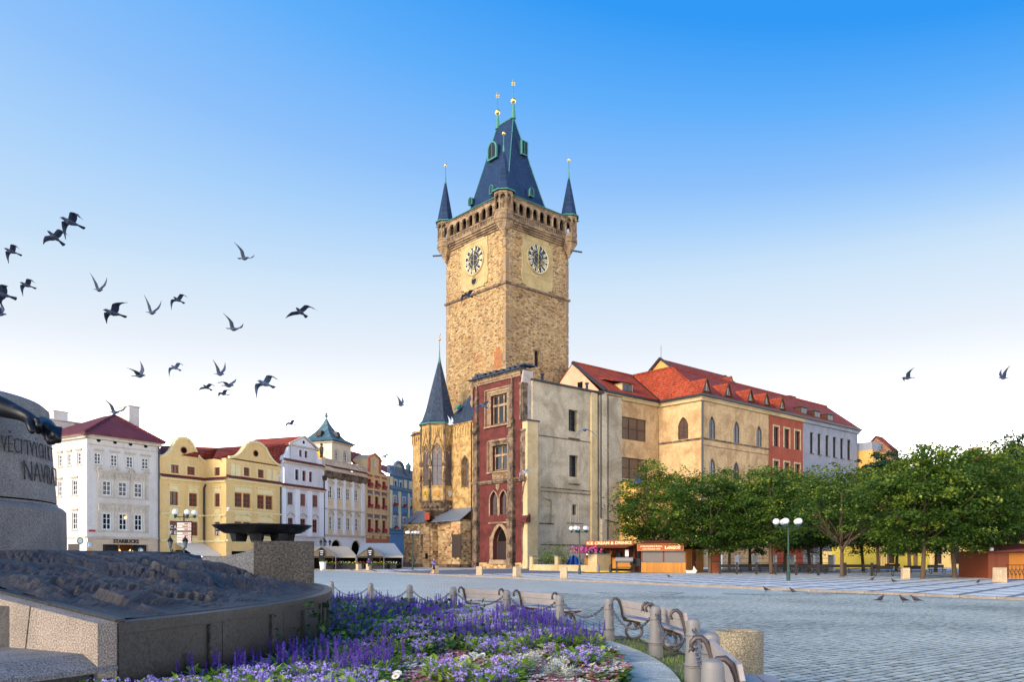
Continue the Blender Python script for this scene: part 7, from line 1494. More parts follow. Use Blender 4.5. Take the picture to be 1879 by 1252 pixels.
# ------------------------------------------------------------------ cafe marquees
M['canvas'] = plain('marquee_canvas', C('#a69d90'), .8, 0, .2, .08); M['canvas_blue'] = plain('grey_blue_canvas', C('#7f8894'), .7, 0, .3, .08); M['wicker'] = plain('dark_planter', C('#3a3638'), .8, 0, .2, .3, 6., .4); M['foliage'] = leafmat('planter_leaves', C('#3a5a20'), C('#5c7a2c'), C('#8a9a44'), .3)
FM = Facade((at(566, 0, 114).x, 114), (.985, .17)); mz = lambda px, py, o=0: FM.z(px, py, o)
def marquee(lab, px0, px1, ridge_py, gable_px, canvas):
    x0, x1 = FM.s(px0), FM.s(px1); o = FM.w(x0); L_ = x1-x0; e = thing('cafe_marquee', lab, 'marquee', (o.x, o.y, 0), FM.ang, 'cafe marquees before the houses'); zr = mz(px0, ridge_py); zev = mz(px0, 1020.5)
    m = MB(); thick(m, [(0, 0, zev), (L_, 0, zev), (L_-1.2, 3.2, zr), (.6, 3.2, zr)], .05); thick(m, [(.6, 3.2, zr), (L_-1.2, 3.2, zr), (L_, 6.5, zev), (0, 6.5, zev)], .05); thick(m, [(L_, 0, zev), (L_, 6.5, zev), (L_-1.2, 3.2, zr)], .05); obj('canopy', m, canvas, e)
    obj('valance', MB().box(0, L_, -.03, .0, zev-.28, zev-.03).box(L_-.03, L_, 0, 6.5, zev-.28, zev-.03), M['canvas'], e)
    gx = FM.s(gable_px, 2.2)-x0; gw = 2.0; m = MB(); zg = mz(gable_px, 1003, 2.2)
    for sg in (-1, 1): thick(m, [(gx+sg*gw, -2.2, zev-.1), (gx, -2.2, zg), (gx, 2.6, zg), (gx+sg*gw, 1.2, zev-.1)], .05)
    obj('gable_canopy', m, canvas, e); obj('gable_front', MB().poly((gx-gw*.95, -2.1, zev-.08), (gx+gw*.95, -2.1, zev-.08), (gx, -2.1, zg-.08)), plain('brown_canvas', C('#6e6252'), .8), e)
    sb = obj('sign_board', MB().prism([(gx-.35, zev-.9), (gx+.35, zev-.9), (gx+.35, zg-.55), (gx+.2, zg-.3), (gx, zg-.2), (gx-.2, zg-.3), (gx-.35, zg-.55)], -2.3, -2.2), M['black'], e)
    for k in range(3): obj('lettering_bar', MB().box(gx-.24+.05*k, gx+.24-.05*k, -2.32, -2.3, zg-.72-.25*k, zg-.62-.25*k), M['white_wood'], sb)
    for x in (.05, L_*.5, L_-.1): obj('pole', MB().tube([(x, .05, 0), (x, .05, zev)], .05, 6), M['castiron'], e)
    for x in (gx-gw+.1, gx+gw-.1): obj('pole', MB().tube([(x, -2.1, 0), (x, -2.1, zev-.1)], .05, 6), M['castiron'], e)
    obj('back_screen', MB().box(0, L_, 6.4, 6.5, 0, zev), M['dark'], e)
    return e
marquee('beige cafe marquee nearest the dark bowl', 566, 654, 1002.5, 590, M['canvas']); marquee('grey blue cafe marquee beside the chapel', 654.5, 740, 996.5, 679, M['canvas_blue'])
pbox = fixn(MB().taper(-.6, .6, -.25, .25, 0, .72, -.03).mesh('planter_box')); pbox.materials.append(M['wicker'])
def leafy(seed, n, sx_, sy_, sz_, s0, mat, flower=None, nf=0):
    rn = random.Random(seed); m = MB(); tv = []
    for _ in range(n):
        gs = lambda: max(-1.15, min(1.15, rn.gauss(0, .55)))
        c = Vector((gs()*sx_, gs()*sy_, abs(gs())*sz_)); nrm = Vector((rn.gauss(0, 1), rn.gauss(0, 1), .6+rn.random())).normalized(); a = nrm.orthogonal().normalized(); a = Matrix.Rotation(rn.uniform(0, 6.28), 3, nrm) @ a; b = nrm.cross(a); s_ = s0*rn.uniform(.6, 1.3)
        m.add([c-a*s_*.6, c+b*s_*.35, c+a*s_*.6, c-b*s_*.35], [(0, 1, 2, 3)]); tv.append(rn.random())
    me = m.mesh('foliage'); tone(me, tv); me.materials.append(mat); return me
lf = [leafy(s_, 160, 1.0, .4, .35, .14, M['foliage']) for s_ in (1, 2, 3)]
fmats = [plain('yellow_blooms', C('#d8c04a'), .7, 0, .2, .2, 9.), plain('pink_blooms', C('#c9506e'), .7, 0, .2, .2, 9.), plain('white_blooms', C('#e0dcd0'), .7, 0, .2, .1, 9.)]
def blooms(seed, n, sx_, sy_, z0, z1, r, mat):
    rn = random.Random(seed); m = MB()
    for _ in range(n): m.ball((rn.gauss(0, sx_*.45), rn.gauss(0, sy_*.45), rn.uniform(z0, z1)), r*rn.uniform(.7, 1.2), 6)
    me = m.mesh('blooms'); me.materials.append(mat); return me
bl_ = [blooms(4+i, 14, 1.0, .35, .15, .5, .07, f) for i, f in enumerate(fmats)]
for i, px in enumerate((604, 617, 632, 646, 660, 683, 694, 707, 719)):
    s_ = FM.s(px, .6); p = FM.w(s_, .6 if i % 3 else 1.2); e = thing('planter_box', 'dark planter box with low flowers before the cafe marquees', 'planter', (p.x, p.y, .0), FM.ang, 'dark planters along the cafe terrace'); obj('planter_box', pbox, None, e); obj('foliage', lf[i % 3], None, e, (0, 0, .72)); obj('blooms', bl_[i % 3], None, e, (0, 0, .68))
wp_ = FM.w(FM.s(592.5, 3), 3.0); e = thing('white_pot', 'white tapered flower pot at the left end of the cafe terrace', 'pot', (wp_.x, wp_.y, 0)); obj('pot', MB().lathe([(.34, 0), (.48, 1.15), (.5, 1.15), (.46, 1.12), (.01, 1.1)], 20), M['white_wood'], e); obj('foliage', leafy(8, 60, .5, .5, .4, .16, M['foliage']), None, e, (0, 0, 1.1)); obj('wire_frame', MB().tube([(-.3, 0, 1.1), (-.25, 0, 2.6)], .03, 5).tube([(.3, 0, 1.1), (.25, 0, 2.6)], .03, 5), M['black'], e)
# dark cafe chairs under the canvas
ch = MB().box(-.22, .22, -.2, .22, .43, .47).box(-.22, .22, .18, .22, .47, .9)
chm = fixn(ch.mesh('seat_shell')); chm.materials.append(M['black']); lgm = fixn(MB().box(-.02, .02, -.02, .02, 0, .43).mesh('leg')); lgm.materials.append(M['black'])
for i, px in enumerate((612, 640, 690, 712)):
    p = FM.w(FM.s(px, -2), -1.8); e = thing('cafe_chair', 'dark cafe chair in the shade under the marquee', 'chair', (p.x, p.y, 0), i*1.3, 'dark chairs under the marquees'); obj('seat_shell', chm, None, e)
    for x in (-.2, .2):
        for y in (-.18, .2): obj('leg', lgm, None, e, (x, y, 0))
# ------------------------------------------------------------------ concrete cubes
M['sandcube'] = granite('sand_concrete', C('#c4ac8c'), C('#9a8468'), 45, .9, .2, 1.5)
cub = MB().taper(-.27, .27, -.27, .27, 0, .82, .012); cum = cub.mesh('sandstone_cube'); cum.materials.append(M['sandcube'])
bm = bmesh.new(); bm.from_mesh(cum); bmesh.ops.bevel(bm, geom=[e_ for e_ in bm.edges], offset=.02, segments=1, affect='EDGES'); bmesh.ops.recalc_face_normals(bm, faces=bm.faces); bm.to_mesh(cum); bm.free()
for px, py, k, lab in ((880, 1059, 1.0, 'sand coloured stone block on the kerb before the red facade portal'), (948.5, 1061, 1.0, 'sand coloured stone block on the kerb right of the red facade'), (1034.5, 1064, 1.02, 'sand coloured stone block on the kerb left of the globe lamp'), (658, 1048.5, 1., 'sand coloured stone block beside the seated person'), (799, 1055, .95, 'sand coloured stone block half hidden behind the runner'), (1661.5, 1065, 1.0, 'pale square stone block between two tree trunks'), (1834.5, 1072, 1.15, 'pale square stone block by the brown kiosk fence'), (676.5, 1046.2, 1.0, 'stone block serving as seat for the person in purple')):
    p = ground(px, py) if py > 1050 else at(px, 0, {658: 104, 676.5: 107}[px]); o = obj('stone_block', cum, None, None, (p.x, p.y, .1), .5+px*.01); o.scale = (k, k, k); tag(o, lab, 'stone block', 'stone blocks along the pavement')
# ------------------------------------------------------------------ planter wall, stalls and kiosks by the town hall
M['planks'] = None
def wood(name, c, c2, pw=.12):
    t = NT(name); v = t.coord((1, 1, .08)); k = t.mix(t.noise(v, 9, 5, .7), c, c2); oi = t.n('ObjectInfo'); k = t.mix(.5, k, t.mix(1., k, t.ramp(oi.outputs['Random'], [(0, g(.75)), (1, g(1.2))]), 'MULTIPLY')); return t.fin(k, .6, t.bump(t.noise(v, 22, 4), .3, .01), 0, .3)
M['pine'] = wood('pine_planks', C('#c88a3c'), C('#a46a28')); M['brown_plank'] = wood('red_brown_planks', C('#8e4a2c'), C('#6e351f')); M['osb'] = wood('orange_board', C('#c98030'), C('#a8641f')); M['stallsign'] = plain('stall_sign_brown', C('#9c4a24'), .5, 0, .3, .08); M['sign_letter'] = plain('sign_letter', C('#f0dca8'), .5); M['shutter'] = plain('grey_shutter', C('#6a625e'), .5, .2, .4, .1, 4.); M['kiosk_roof'] = plain('brown_roof', C('#6a3022'), .7, 0, .3, .2, 4.)
# cream planter wall
PA = at(971, 0, 104); PB = at(1087, 0, 93.5); pw = thing('cream_planter_wall', 'low cream wall with square pillars and shrubs before the grey building', 'wall', (PA.x, PA.y, .1), math.atan2(PB.y-PA.y, PB.x-PA.x)); LW = (PB-PA).to_2d().length
obj('wall', MB().box(0, LW, 0, .4, 0, .75), M['cream'], pw)
for f in (.02, .44, .95): obj('pillar', MB().box(LW*f-.1, LW*f+(.55 if f < .9 else 1.5), -.05, .5 if f < .9 else 2., 0, 1.75 if f < .9 else 2.0), M['cream'], pw); obj('pillar_cap', MB().box(LW*f-.18, LW*f+(.63 if f < .9 else 1.58), -.12, .57 if f < .9 else 2.1, 1.752 if f < .9 else 2.002, 1.86 if f < .9 else 2.1), M['granite'], pw)
obj('railing', MB().box(0, LW, .18, .22, 1.3, 1.34).box(0, LW, .18, .22, .8, .84), M['black'], pw)
for i in range(int(LW/.3)): obj('railing_bar', MB().box(-.015, .015, .18, .21, .75, 1.34), M['black'], pw, (i*.3, 0, 0)) if i % 1 == 0 else None
sh_ = leafy(21, 900, 1.2, 1.0, 1.6, .16, M['foliage']); sh2 = leafy(22, 1200, 1.5, 1.2, 1.9, .17, M['foliage'])
for px, Y, me, lab in ((1003, 106, sh_, 'small dense shrub left of two behind the cream wall'), (1026, 104, sh2, 'larger round shrub behind the cream wall')):
    p = at(px, 0, Y); e = thing('shrub', lab, 'shrub', (p.x, p.y, .1)); obj('foliage', me, None, e, (0, 0, .9)); obj('stem', MB().tube([(0, 0, 0), (0, 0, 1.2)], .06, 6), M['bark'], e)
p = at(1053, 0, 101); e = thing('blue_tarpaulin', 'folded bright blue tarpaulin behind the cream wall', 'tarpaulin', (p.x, p.y, .1)); m = MB(); 
for k in range(7): a = -1+k*.33; m.add([(0+a*.6, .3*(k % 2), 1.9-.5*a*a), (a*1.3, .25*(k % 2), .2), ((a+.33)*1.3, .25*((k+1) % 2), .2), ((a+.33)*.6, .3*((k+1) % 2), 1.9-.5*(a+.33)**2)], [(0, 1, 2, 3)])
obj('cloth', m, plain('blue_canvas', C('#1f4fb0'), .7, 0, .3, .15), e, fix=False); obj('pole', MB().tube([(0, .15, 0), (0, .15, 1.9)], .05, 6), M['black'], e)
p = at(1077, 0, 93); e = thing('pink_flower_pot', 'pink flowers spilling over the cream pillar', 'flowers', (p.x, p.y, 2.2)); obj('foliage', leafy(23, 260, 1.9, 1.2, .8, .16, M['foliage']), None, e); obj('blooms', blooms(30, 60, 2.0, 1.2, .05, .75, .13, plain('magenta_blooms', C('#c84f9a'), .7, 0, .2, .25, 9.)), None, e)
# plain lettering helper: fits the words into a width and height
def fit_text(txt, w, h, bold=.02):
    me = text_mesh(txt, 1., .02, bold); xs = [v.co.x for v in me.vertices]; zs = [v.co.z for v in me.vertices]; a, b, c, d = min(xs), max(xs), min(zs), max(zs); me.transform(Matrix.Diagonal((w/(b-a), 1, h/(d-c), 1)) @ Matrix.Translation((-(a+b)/2, 0, -(c+d)/2))); return me
# ice cream stall
Q0, Q1 = at(1076, 0, 97), at(1163, 0, 92.5); ice = thing('ice_cream_stall', 'open wooden ice cream and drinks stall under a brown sign', 'stall', (Q0.x, Q0.y, .1), math.atan2(Q1.y-Q0.y, Q1.x-Q0.x)); LI = (Q1-Q0).to_2d().length; zi_ = lambda y: EYE+(HY-y)/FPX*95-.1
o = obj('sign', MB().box(0, LI, -.12, .0, zi_(1001.5), zi_(993)), M['stallsign'], ice); obj('lettering', fit_text('ICE CREAM & DRINKS', LI*.94, (zi_(993)-zi_(1001.5))*.62), M['sign_letter'], o, (LI/2, -.14, (zi_(993)+zi_(1001.5))/2))
obj('canopy', MB().add([(-.2, -1.6, zi_(1005.5)), (LI+.2, -1.6, zi_(1005.5)), (LI+.2, 0, zi_(1001.5)), (-.2, 0, zi_(1001.5)), (-.2, -1.6, zi_(1005.5)-.06), (LI+.2, -1.6, zi_(1005.5)-.06)], [(0, 1, 2, 3), (0, 4, 5, 1)]), M['kiosk_roof'], ice)
obj('back_wall', MB().box(0, LI, 2.4, 2.5, 0, zi_(1001)), M['brown_plank'], ice); obj('side_wall', MB().box(-.06, 0, 0, 2.5, 0, zi_(1001)), M['brown_plank'], ice); obj('side_wall', MB().box(LI, LI+.06, 0, 2.5, 0, zi_(1001)), M['brown_plank'], ice); obj('roof', MB().box(-.1, LI+.1, -.1, 2.6, zi_(1001), zi_(1001)+.1), M['kiosk_roof'], ice)
cpl = fixn(MB().box(-.16, .16, -.02, .02, .35, 1.55).mesh('counter_plank')); cpl.materials.append(M['pine'])
for i in range(int(LI/.34)): obj('counter_plank', cpl, None, ice, (.17+i*.34, -.3, 0))
obj('counter_top', MB().box(0, LI, -.5, .1, 1.55, 1.62), M['brown_plank'], ice)
for x in (.1, LI*.33, LI*.66, LI-.1): obj('post', MB().box(x-.05, x+.05, -.06, .04, 0, zi_(1001)), M['black'], ice)
for k in range(5): x = LI*(.15+.17*k); obj('drinks_machine', MB().box(x-.2, x+.2, .3, .7, 1.62, 2.2+.15*(k % 3)), M['gutter'] if k % 2 else M['stallsign'], ice)
obj('menu_board', MB().box(LI*.88, LI*.95, -.55, -.5, 1.75, 2.5), M['white_wood'], ice); obj('menu_board', MB().box(LI*.06, LI*.12, -.55, -.5, 1.9, 2.5), M['white_wood'], ice)
for px, mt, lab in ((1097.5, 'castiron', 'pale steel bollard before the ice cream stall'), (1120.5, 'gutter', 'dark steel bollard before the ice cream stall')):
    p = at(px, 0, 90); o = obj('steel_bollard', MB().lathe([(.17, 0), (.17, .72), (.12, .82), (.02, .86)], 16), M[mt], None, (p.x, p.y, .1), smooth=False); tag(o, lab, 'bollard')
p = at(1112, 0, 91.5); o = obj('yellow_kerb', MB().box(-2.4, 3.1, -.15, .15, 0, .12), plain('yellow_paint', C('#d8b428'), .6), None, (p.x, p.y, .1), -.3); tag(o, 'yellow painted kerb strip behind the steel bollards', 'kerb strip')
# barrel grill
p = at(1146, 0, 89); gl = thing('barrel_grill', 'grey barrel smoker grill on a trolley beside the langos kiosk', 'grill', (p.x, p.y, .1), -.3); obj('barrel', MB().tube([(-.95, 0, 1.35), (.95, 0, 1.35)], .3, 14), M['castiron'], gl)
for x in (-.85, .85):
    for y in (-.25, .25): obj('leg', MB().box(x-.03, x+.03, y-.03, y+.03, 0, 1.2), M['black'], gl)
obj('shelf', MB().box(-.95, .95, -.3, .3, .5, .54), M['black'], gl); obj('logs', MB().tube([(-.7, 0, .65), (.7, 0, .65)], .12, 8).tube([(-.6, .18, .65), (.75, .2, .65)], .1, 8).tube([(-.65, .08, .82), (.6, .1, .82)], .1, 8), M['pine'], gl)
p = at(1166, 0, 89.5); gl2 = thing('black_cooker', 'black box cooker between grill and langos kiosk', 'cooker', (p.x, p.y, .1), -.3); obj('box', MB().box(-.55, .55, -.35, .35, .7, 1.5), M['black'], gl2); obj('chimney', MB().tube([(.3, .1, 1.5), (.3, .1, 2.5)], .08, 8), M['black'], gl2)
for x in (-.5, .5):
    for y in (-.3, .3): obj('leg', MB().box(x-.03, x+.03, y-.03, y+.03, 0, .7), M['black'], gl2)
# langos kiosk
K0_, K1_ = at(1177, 0, 88.5), at(1258.5, 0, 85.5); LK = (K1_-K0_).to_2d().length; ko = thing('langos_kiosk', 'shuttered wooden snack kiosk with brown sign and pine plank front', 'kiosk', (K0_.x, K0_.y, .1), math.atan2(K1_.y-K0_.y, K1_.x-K0_.x)); zk_ = lambda y: EYE+(HY-y)/FPX*87-.1; DK = 4.6
o = obj('sign', MB().box(-.25, LK, -.5, -.38, zk_(1011.5), zk_(999)), M['stallsign'], ko); obj('sign_border', MB().box(-.25, LK, -.53, -.5, zk_(999)-.05, zk_(999)).box(-.25, LK, -.53, -.5, zk_(1011.5), zk_(1011.5)+.05).box(-.25, -.2, -.53, -.5, zk_(1011.5)+.05, zk_(999)-.05).box(LK-.05, LK, -.53, -.5, zk_(1011.5)+.05, zk_(999)-.05), M['pine'], o)
obj('lettering', fit_text('LANGOS', LK*.34, .34, .04), M['sign_letter'], o, (LK*.76, -.53, zk_(1005)-.04)); obj('lettering', MB().beam((LK*.878, -.53, zk_(1005)+.27), (LK*.895, -.53, zk_(1005)+.19), .02, .05).beam((LK*.895, -.53, zk_(1005)+.19), (LK*.912, -.53, zk_(1005)+.27), .02, .05), M['sign_letter'], o); obj('lettering', fit_text('STAROPRAŽSKÁ ŠUNKA', LK*.50, .19), M['sign_letter'], o, (LK*.28, -.53, zk_(1003))); obj('lettering', fit_text('OLD PRAGUE HAM', LK*.40, .16), M['sign_letter'], o, (LK*.28, -.53, zk_(1008)))
obj('canopy', MB().box(-.25, LK, -.38, .2, zk_(1000)-.1, zk_(1000)), M['kiosk_roof'], ko)
for i in range(2):
    x0_, x1_ = .12+i*LK*.5, LK*.5-.06+i*LK*.5; sh_o = obj('roller_shutter', MB().box(x0_, x1_, .02, .06, zk_(1032.5), zk_(1012)), M['shutter'], ko)
    for k in range(12): z = zk_(1032.5)+k*(zk_(1012)-zk_(1032.5))/12; obj('slat', MB().box(x0_, x1_, -.005, .02, z, z+.075), M['shutter'], sh_o)
for x in (.04, LK*.5, LK-.04): obj('post', MB().box(x-.06, x+.06, -.03, .08, 0, zk_(1011)), M['brown_plank'], ko)
npk = 34; ppl = fixn(MB().box(-LK/npk/2+.006, LK/npk/2-.006, -.05, .0, 0, zk_(1033)).mesh('plank')); ppl.materials.append(M['pine'])
for i in range(npk): obj('plank', ppl, None, ko, (LK*(i+.5)/npk, 0, 0))
obj('body', MB().box(.05, LK-.05, .07, DK, 0, zk_(1008)), M['brown_plank'], ko)
side = fixn(MB().box(-.001, .04, -.14, .14, 0, 2.25).mesh('plank')); side.materials.append(M['osb'])
for i in range(15):
    y = .2+i*.3
    if 1.4 < y < 2.6: continue
    o = obj('plank', side, None, ko, (LK, y, 0)); o.scale = (1, 1, 1+.16*(1-abs(y/DK-.4)))
dr_ = obj('door', MB().box(LK-.01, LK+.05, 1.5, 2.5, 0, 2.1), M['kiosk_roof'], ko); obj('handle', MB().box(LK+.05, LK+.1, 2.35, 2.4, 1.0, 1.2), M['castiron'], dr_)
obj('roof', MB().prismx([(-.5, zk_(1000)+.02), (DK*.4, zk_(996)+.25), (DK+.3, zk_(1008)+.05), (DK+.3, zk_(1008)-.05), (DK*.4, zk_(996)+.13), (-.5, zk_(1000)-.08)], -.3, LK+.4), M['kiosk_roof'], ko)
pr_ = at(1311, 0, 86.5); o = thing('folded_wood_screen', 'orange brown wooden screen panel right of the langos kiosk', 'screen', (pr_.x, pr_.y, .1), -.1); obj('panel', MB().box(-.62, .62, 0, .06, .05, 2.35), M['brown_plank'], o); obj('rail', MB().box(-.66, .66, -.04, 0, 1.15, 1.25).box(-.66, -.58, -.04, .0, 0, 2.4).box(.58, .66, -.04, 0, 0, 2.4), M['brown_wood'], o)
pb_ = at(1268, 0, 84); o = thing('toy_boat', 'small red and white boat shaped box by the kiosk door', 'boat', (pb_.x, pb_.y, .1), .2); obj('hull', MB().add([(-.4, -.2, 0), (.4, -.2, 0), (.4, .2, 0), (-.4, .2, 0), (-.5, -.25, .3), (.6, -.25, .3), (.6, .25, .3), (-.5, .25, .3)], [(0, 3, 2, 1), (0, 1, 5, 4), (1, 2, 6, 5), (2, 3, 7, 6), (3, 0, 4, 7)]), M['white_wood'], o); obj('inside', MB().box(-.42, .45, -.2, .2, .05, .26), plain('boat_red', C('#b02828'), .5), o); obj('prow', MB().prism([(.2, .3), (.6, .3), (.3, .75)], -.03, .03), M['white_wood'], o)
# brown kiosk on the right edge
kb = at(1813, 0, 63.3); kd = Vector((.86, -.5)); e = thing('brown_kiosk', 'red brown plank kiosk with low pitched roof at the right edge', 'kiosk', (kb.x, kb.y, .1), 0); zz_ = lambda y: EYE+(HY-y)/FPX*63-.1
ks = fixn(MB().box(-.075, .075, -.03, .0, 0, zz_(1012)).mesh('plank')); ks.materials.append(M['brown_plank'])
for i in range(10): obj('plank', ks, None, e, (.08+i*.155, 0, 0))
obj('body', MB().box(.02, 5.5, .01, 4.2, 0, zz_(1012)), M['brown_plank'], e); obj('front_board', MB().box(1.6, 5.4, -.02, .0, 0, zz_(1016)), M['osb'], e)
obj('roof', MB().add([(-.5, -.5, zz_(1013)), (5.8, -1.2, zz_(1003)), (5.8, 4.6, zz_(996)), (-.2, 4.6, zz_(999)), (-.5, -.5, zz_(1013)-.14), (5.8, -1.2, zz_(1003)-.14)], [(0, 1, 2, 3), (0, 4, 5, 1)]).prism([(-.6, zz_(1014)), (1.6, zz_(1014)), (5.6, zz_(1003)), (5.6, zz_(1000)), (1.2, zz_(1012))], -.7, -.5), M['kiosk_roof'], e); obj('notice', MB().box(.1, .4, -.06, -.03, 2.0, 2.35), M['white_wood'], e)
fe = at(1846, 0, 56); fn = thing('ornate_iron_fence', 'black ornamental iron fence before the brown kiosk', 'fence', (fe.x, fe.y, .1)); obj('rail', MB().box(0, 3, -.02, .02, .05, .1), M['black'], fn); obj('rail', MB().box(0, 3, -.02, .02, 1.05, 1.1), M['black'], fn)
scr = MB().tube([(.14*math.cos(a)*(1-a/9), 0, .55+.3*math.sin(a)*(1-a/12)) for a in [k*.5 for k in range(13)]], .02, 5).tube([(0, 0, .1), (0, 0, 1.05)], .018, 5).mesh('scroll'); scr.materials.append(M['black'])
for i in range(11): obj('scroll', scr, None, fn, (.14+i*.27, 0, 0))
# ------------------------------------------------------------------ under the trees: rail posts, benches, walls
M['gunmetal'] = plain('dark_timber', C('#34302e'), .7, 0, .3, .2, 5.)
pst = MB().box(-.09, .09, -.09, .09, 0, 1.15).mesh('rail_post'); pst.materials.append(M['gunmetal'])
for px, Y in ((1321, 80), (1352, 79), (1388, 78), (1423, 76.5), (1461, 75), (1501.5, 73.5), (1551, 72), (1600, 70)):
    p = at(px, 0, Y); o = obj('timber_post', fixn(pst), None, None, (p.x, p.y, .1)); tag(o, 'dark square timber post at the edge of the tree grove', 'post', 'timber posts along the grove')
tb = empty('grove_bench'); obj('seat', MB().box(-.9, .9, -.2, .2, .42, .48), M['gunmetal'], tb); obj('backrest', MB().box(-.9, .9, .22, .27, .6, .9), M['gunmetal'], tb)
for x in (-.75, .75): obj('leg', MB().tube([(x, .2*math.cos(a), .22+.2*math.sin(a)) for a in [2*PI*k/12 for k in range(12)]], .03, 5, closed=True).beam((x, .2, .4), (x, .26, .9), .05, .05), M['gunmetal'], tb)
tag(tb, 'dark slatted bench in the shade of the grove', 'bench', 'dark benches in the grove')
spots = [(1335, 84, 0), (1372, 85, .1), (1408, 86, 0), (1440, 84, .2), (1470, 82, 0), (1500, 80, .1), (1530, 82, 0), (1571, 84, .1), (1622, 70, 0), (1680, 70, .0), (1600, 84, .3), (1480, 95, 0), (1640, 92, .1), (1720, 80, .2)]
for i, (px, Y, rz) in enumerate(spots):
    p = at(px, 0, Y); o = tb if i == 0 else copy_tree(tb); o.location = (p.x, p.y, .1); o.rotation_euler = (0, 0, rz)
wbl = thing('low_white_wall', 'low pale wall with white pillars and railing behind the grove benches', 'wall', (0, 0, 0)); p0_, p1_ = at(1322, 0, 112), at(1525, 0, 101); wbl.location = (p0_.x, p0_.y, .1); wbl.rotation_euler = (0, 0, math.atan2(p1_.y-p0_.y, p1_.x-p0_.x)); lw = (p1_-p0_).to_2d().length
obj('wall', MB().box(0, lw, 0, .3, 0, .8), M['bluegrey'], wbl)
for i in range(7): x = lw*i/6; obj('pillar', MB().box(x-.35, x+.35, -.08, .42, 0, 1.95), M['white_wood'], wbl)
obj('railing', MB().box(0, lw, .12, .16, 1.5, 1.55).box(0, lw, .12, .16, .95, 1.0), M['black'], wbl)
yw_ = thing('yellow_garden_wall', 'bright yellow wall with barred openings seen under the trees', 'wall', (0, 0, 0)); p0_, p1_ = at(1508, 0, 128), at(1705, 0, 120); yw_.location = (p0_.x, p0_.y, 0); yw_.rotation_euler = (0, 0, math.atan2(p1_.y-p0_.y, p1_.x-p0_.x)); lw = (p1_-p0_).to_2d().length
M['brightyellow'] = plaster('bright_yellow', C('#c8b048'), C('#b09838'), .4, .3, 4, .1); M['paleyell'] = plaster('pale_yellow_wall', C('#d8bc7c'), C('#c0a060'), .4, .3, 4, .1)
obj('wall', MB().box(0, lw*.1, 0, .4, 0, 2.7), M['paleyell'], yw_)
for a, b in ((.1, .56), (.69, .86), (.9, 1.)): obj('wall_panel', MB().box(lw*a, lw*b, .02, .4, 0, 3.6), M['brightyellow'], yw_)
for a, b in ((.56, .69), (.86, .9)):
    gr_ = obj('grille', MB().box(lw*a, lw*b, .2, .24, 0, .08).box(lw*a, lw*b, .2, .24, 2.9, 3.), M['brown_wood'], yw_)
    for k in range(9): x = lw*(a+(b-a)*k/8); obj('bar', MB().box(x-.03, x+.03, .2, .24, .08, 2.9), M['brown_wood'], gr_)
bh = thing('grove_back_house', 'pale yellow house front with dark windows seen under the right trees', 'house', (0, 0, 0)); p0_, p1_ = at(1590, 0, 170), at(1990, 0, 118); bh.location = (p0_.x, p0_.y, 0); bh.rotation_euler = (0, 0, math.atan2(p1_.y-p0_.y, p1_.x-p0_.x)); lw = (p1_-p0_).to_2d().length
hw2 = [hole(lw*(.05+i*.085), lw*(.05+i*.085)+2.2, .6+z, 3.6+z) for i in range(11) for z in (0, 5.2)]; w = MB(); wall(w, 0, lw, 0, 10.5, hw2, 0, .3); obj('wall', w, M['paleyell'], bh)
for h_ in hw2: window(bh, h_, 'brown_wood', 'glass', 2, 3, .2, .1, surround='cream', sw=.25)
rm = MB(); thick(rm, [(-.5, -.5, 10.5), (lw+.5, -.5, 10.5), (lw+.5, 6, 15.5), (-.5, 6, 15.5)]); obj('roof', rm, M['tile_dark'], bh); obj('eave', MB().box(-.2, lw, -.5, 0, 10.1, 10.5), M['cream'], bh)
def far_roof(px0, px1, yt, yb, Y, lab, mat='tile_dark', chim=True):
    a, b = at(px0, yt, Y), at(px1, yt, Y); zb_ = EYE+(HY-yb)/FPX*Y; e = thing('far_roof_house', lab, 'house', (a.x, Y, 0)); w_ = b.x-a.x; obj('wall', MB().box(.3, w_-.3, .3, 8, 0, zb_), M['cream'], e); r = MB(); thick(r, [(0, 0, zb_), (w_, 0, zb_), (w_, 4, a.z), (0, 4, a.z)]); thick(r, [(0, 4, a.z), (w_, 4, a.z), (w_, 8, zb_), (0, 8, zb_)]); obj('roof', r, M[mat], e)
    if chim: obj('chimney', MB().box(w_*.4, w_*.4+2.2, 3, 4.5, zb_, a.z+1.4).box(w_*.4-.15, w_*.4+2.35, 2.9, 4.6, a.z+1.4, a.z+1.65), M['cream'], e)
far_roof(1780, 1822, 832, 850, 190, 'far red roof with a pale chimney above the treetops'); far_roof(1826, 1900, 829, 845, 180, 'far orange red roof at the right edge above the trees', 'tile', False)
# ------------------------------------------------------------------ people
def person(name, label, loc, rz, pts, rad, edges, cols, cuts):
    me = skin_mesh(name, pts, edges, rad, 1, 0); o = obj(name, me, None, None, loc, rz); tag(o, label, 'person')
    for c in cols: me.materials.append(c)
    for p in me.polygons: p.material_index = cuts(p.center)
    me.update(); return o
skin = plain('skin', C('#c08a6c'), .6, 0, .3, .05); hairm = plain('dark_hair', C('#201814'), .7); blue_shirt = plain('blue_shirt', C('#2a4fc8'), .8, 0, .2, .15, 6.); blackm = plain('black_shorts', C('#16161a'), .8); shoe = plain('white_shoe', C('#d8d8d8'), .6); purple = plain('purple_top', C('#4a3a8a'), .8, 0, .2, .25, 6.)
pts = [(0, 0, .92), (0, .02, 1.12), (0, .03, 1.34), (0, .02, 1.47), (.02, 0, 1.56), (.04, -.0, 1.68), (-.16, 0, .88), (.10, -.0, .88)]
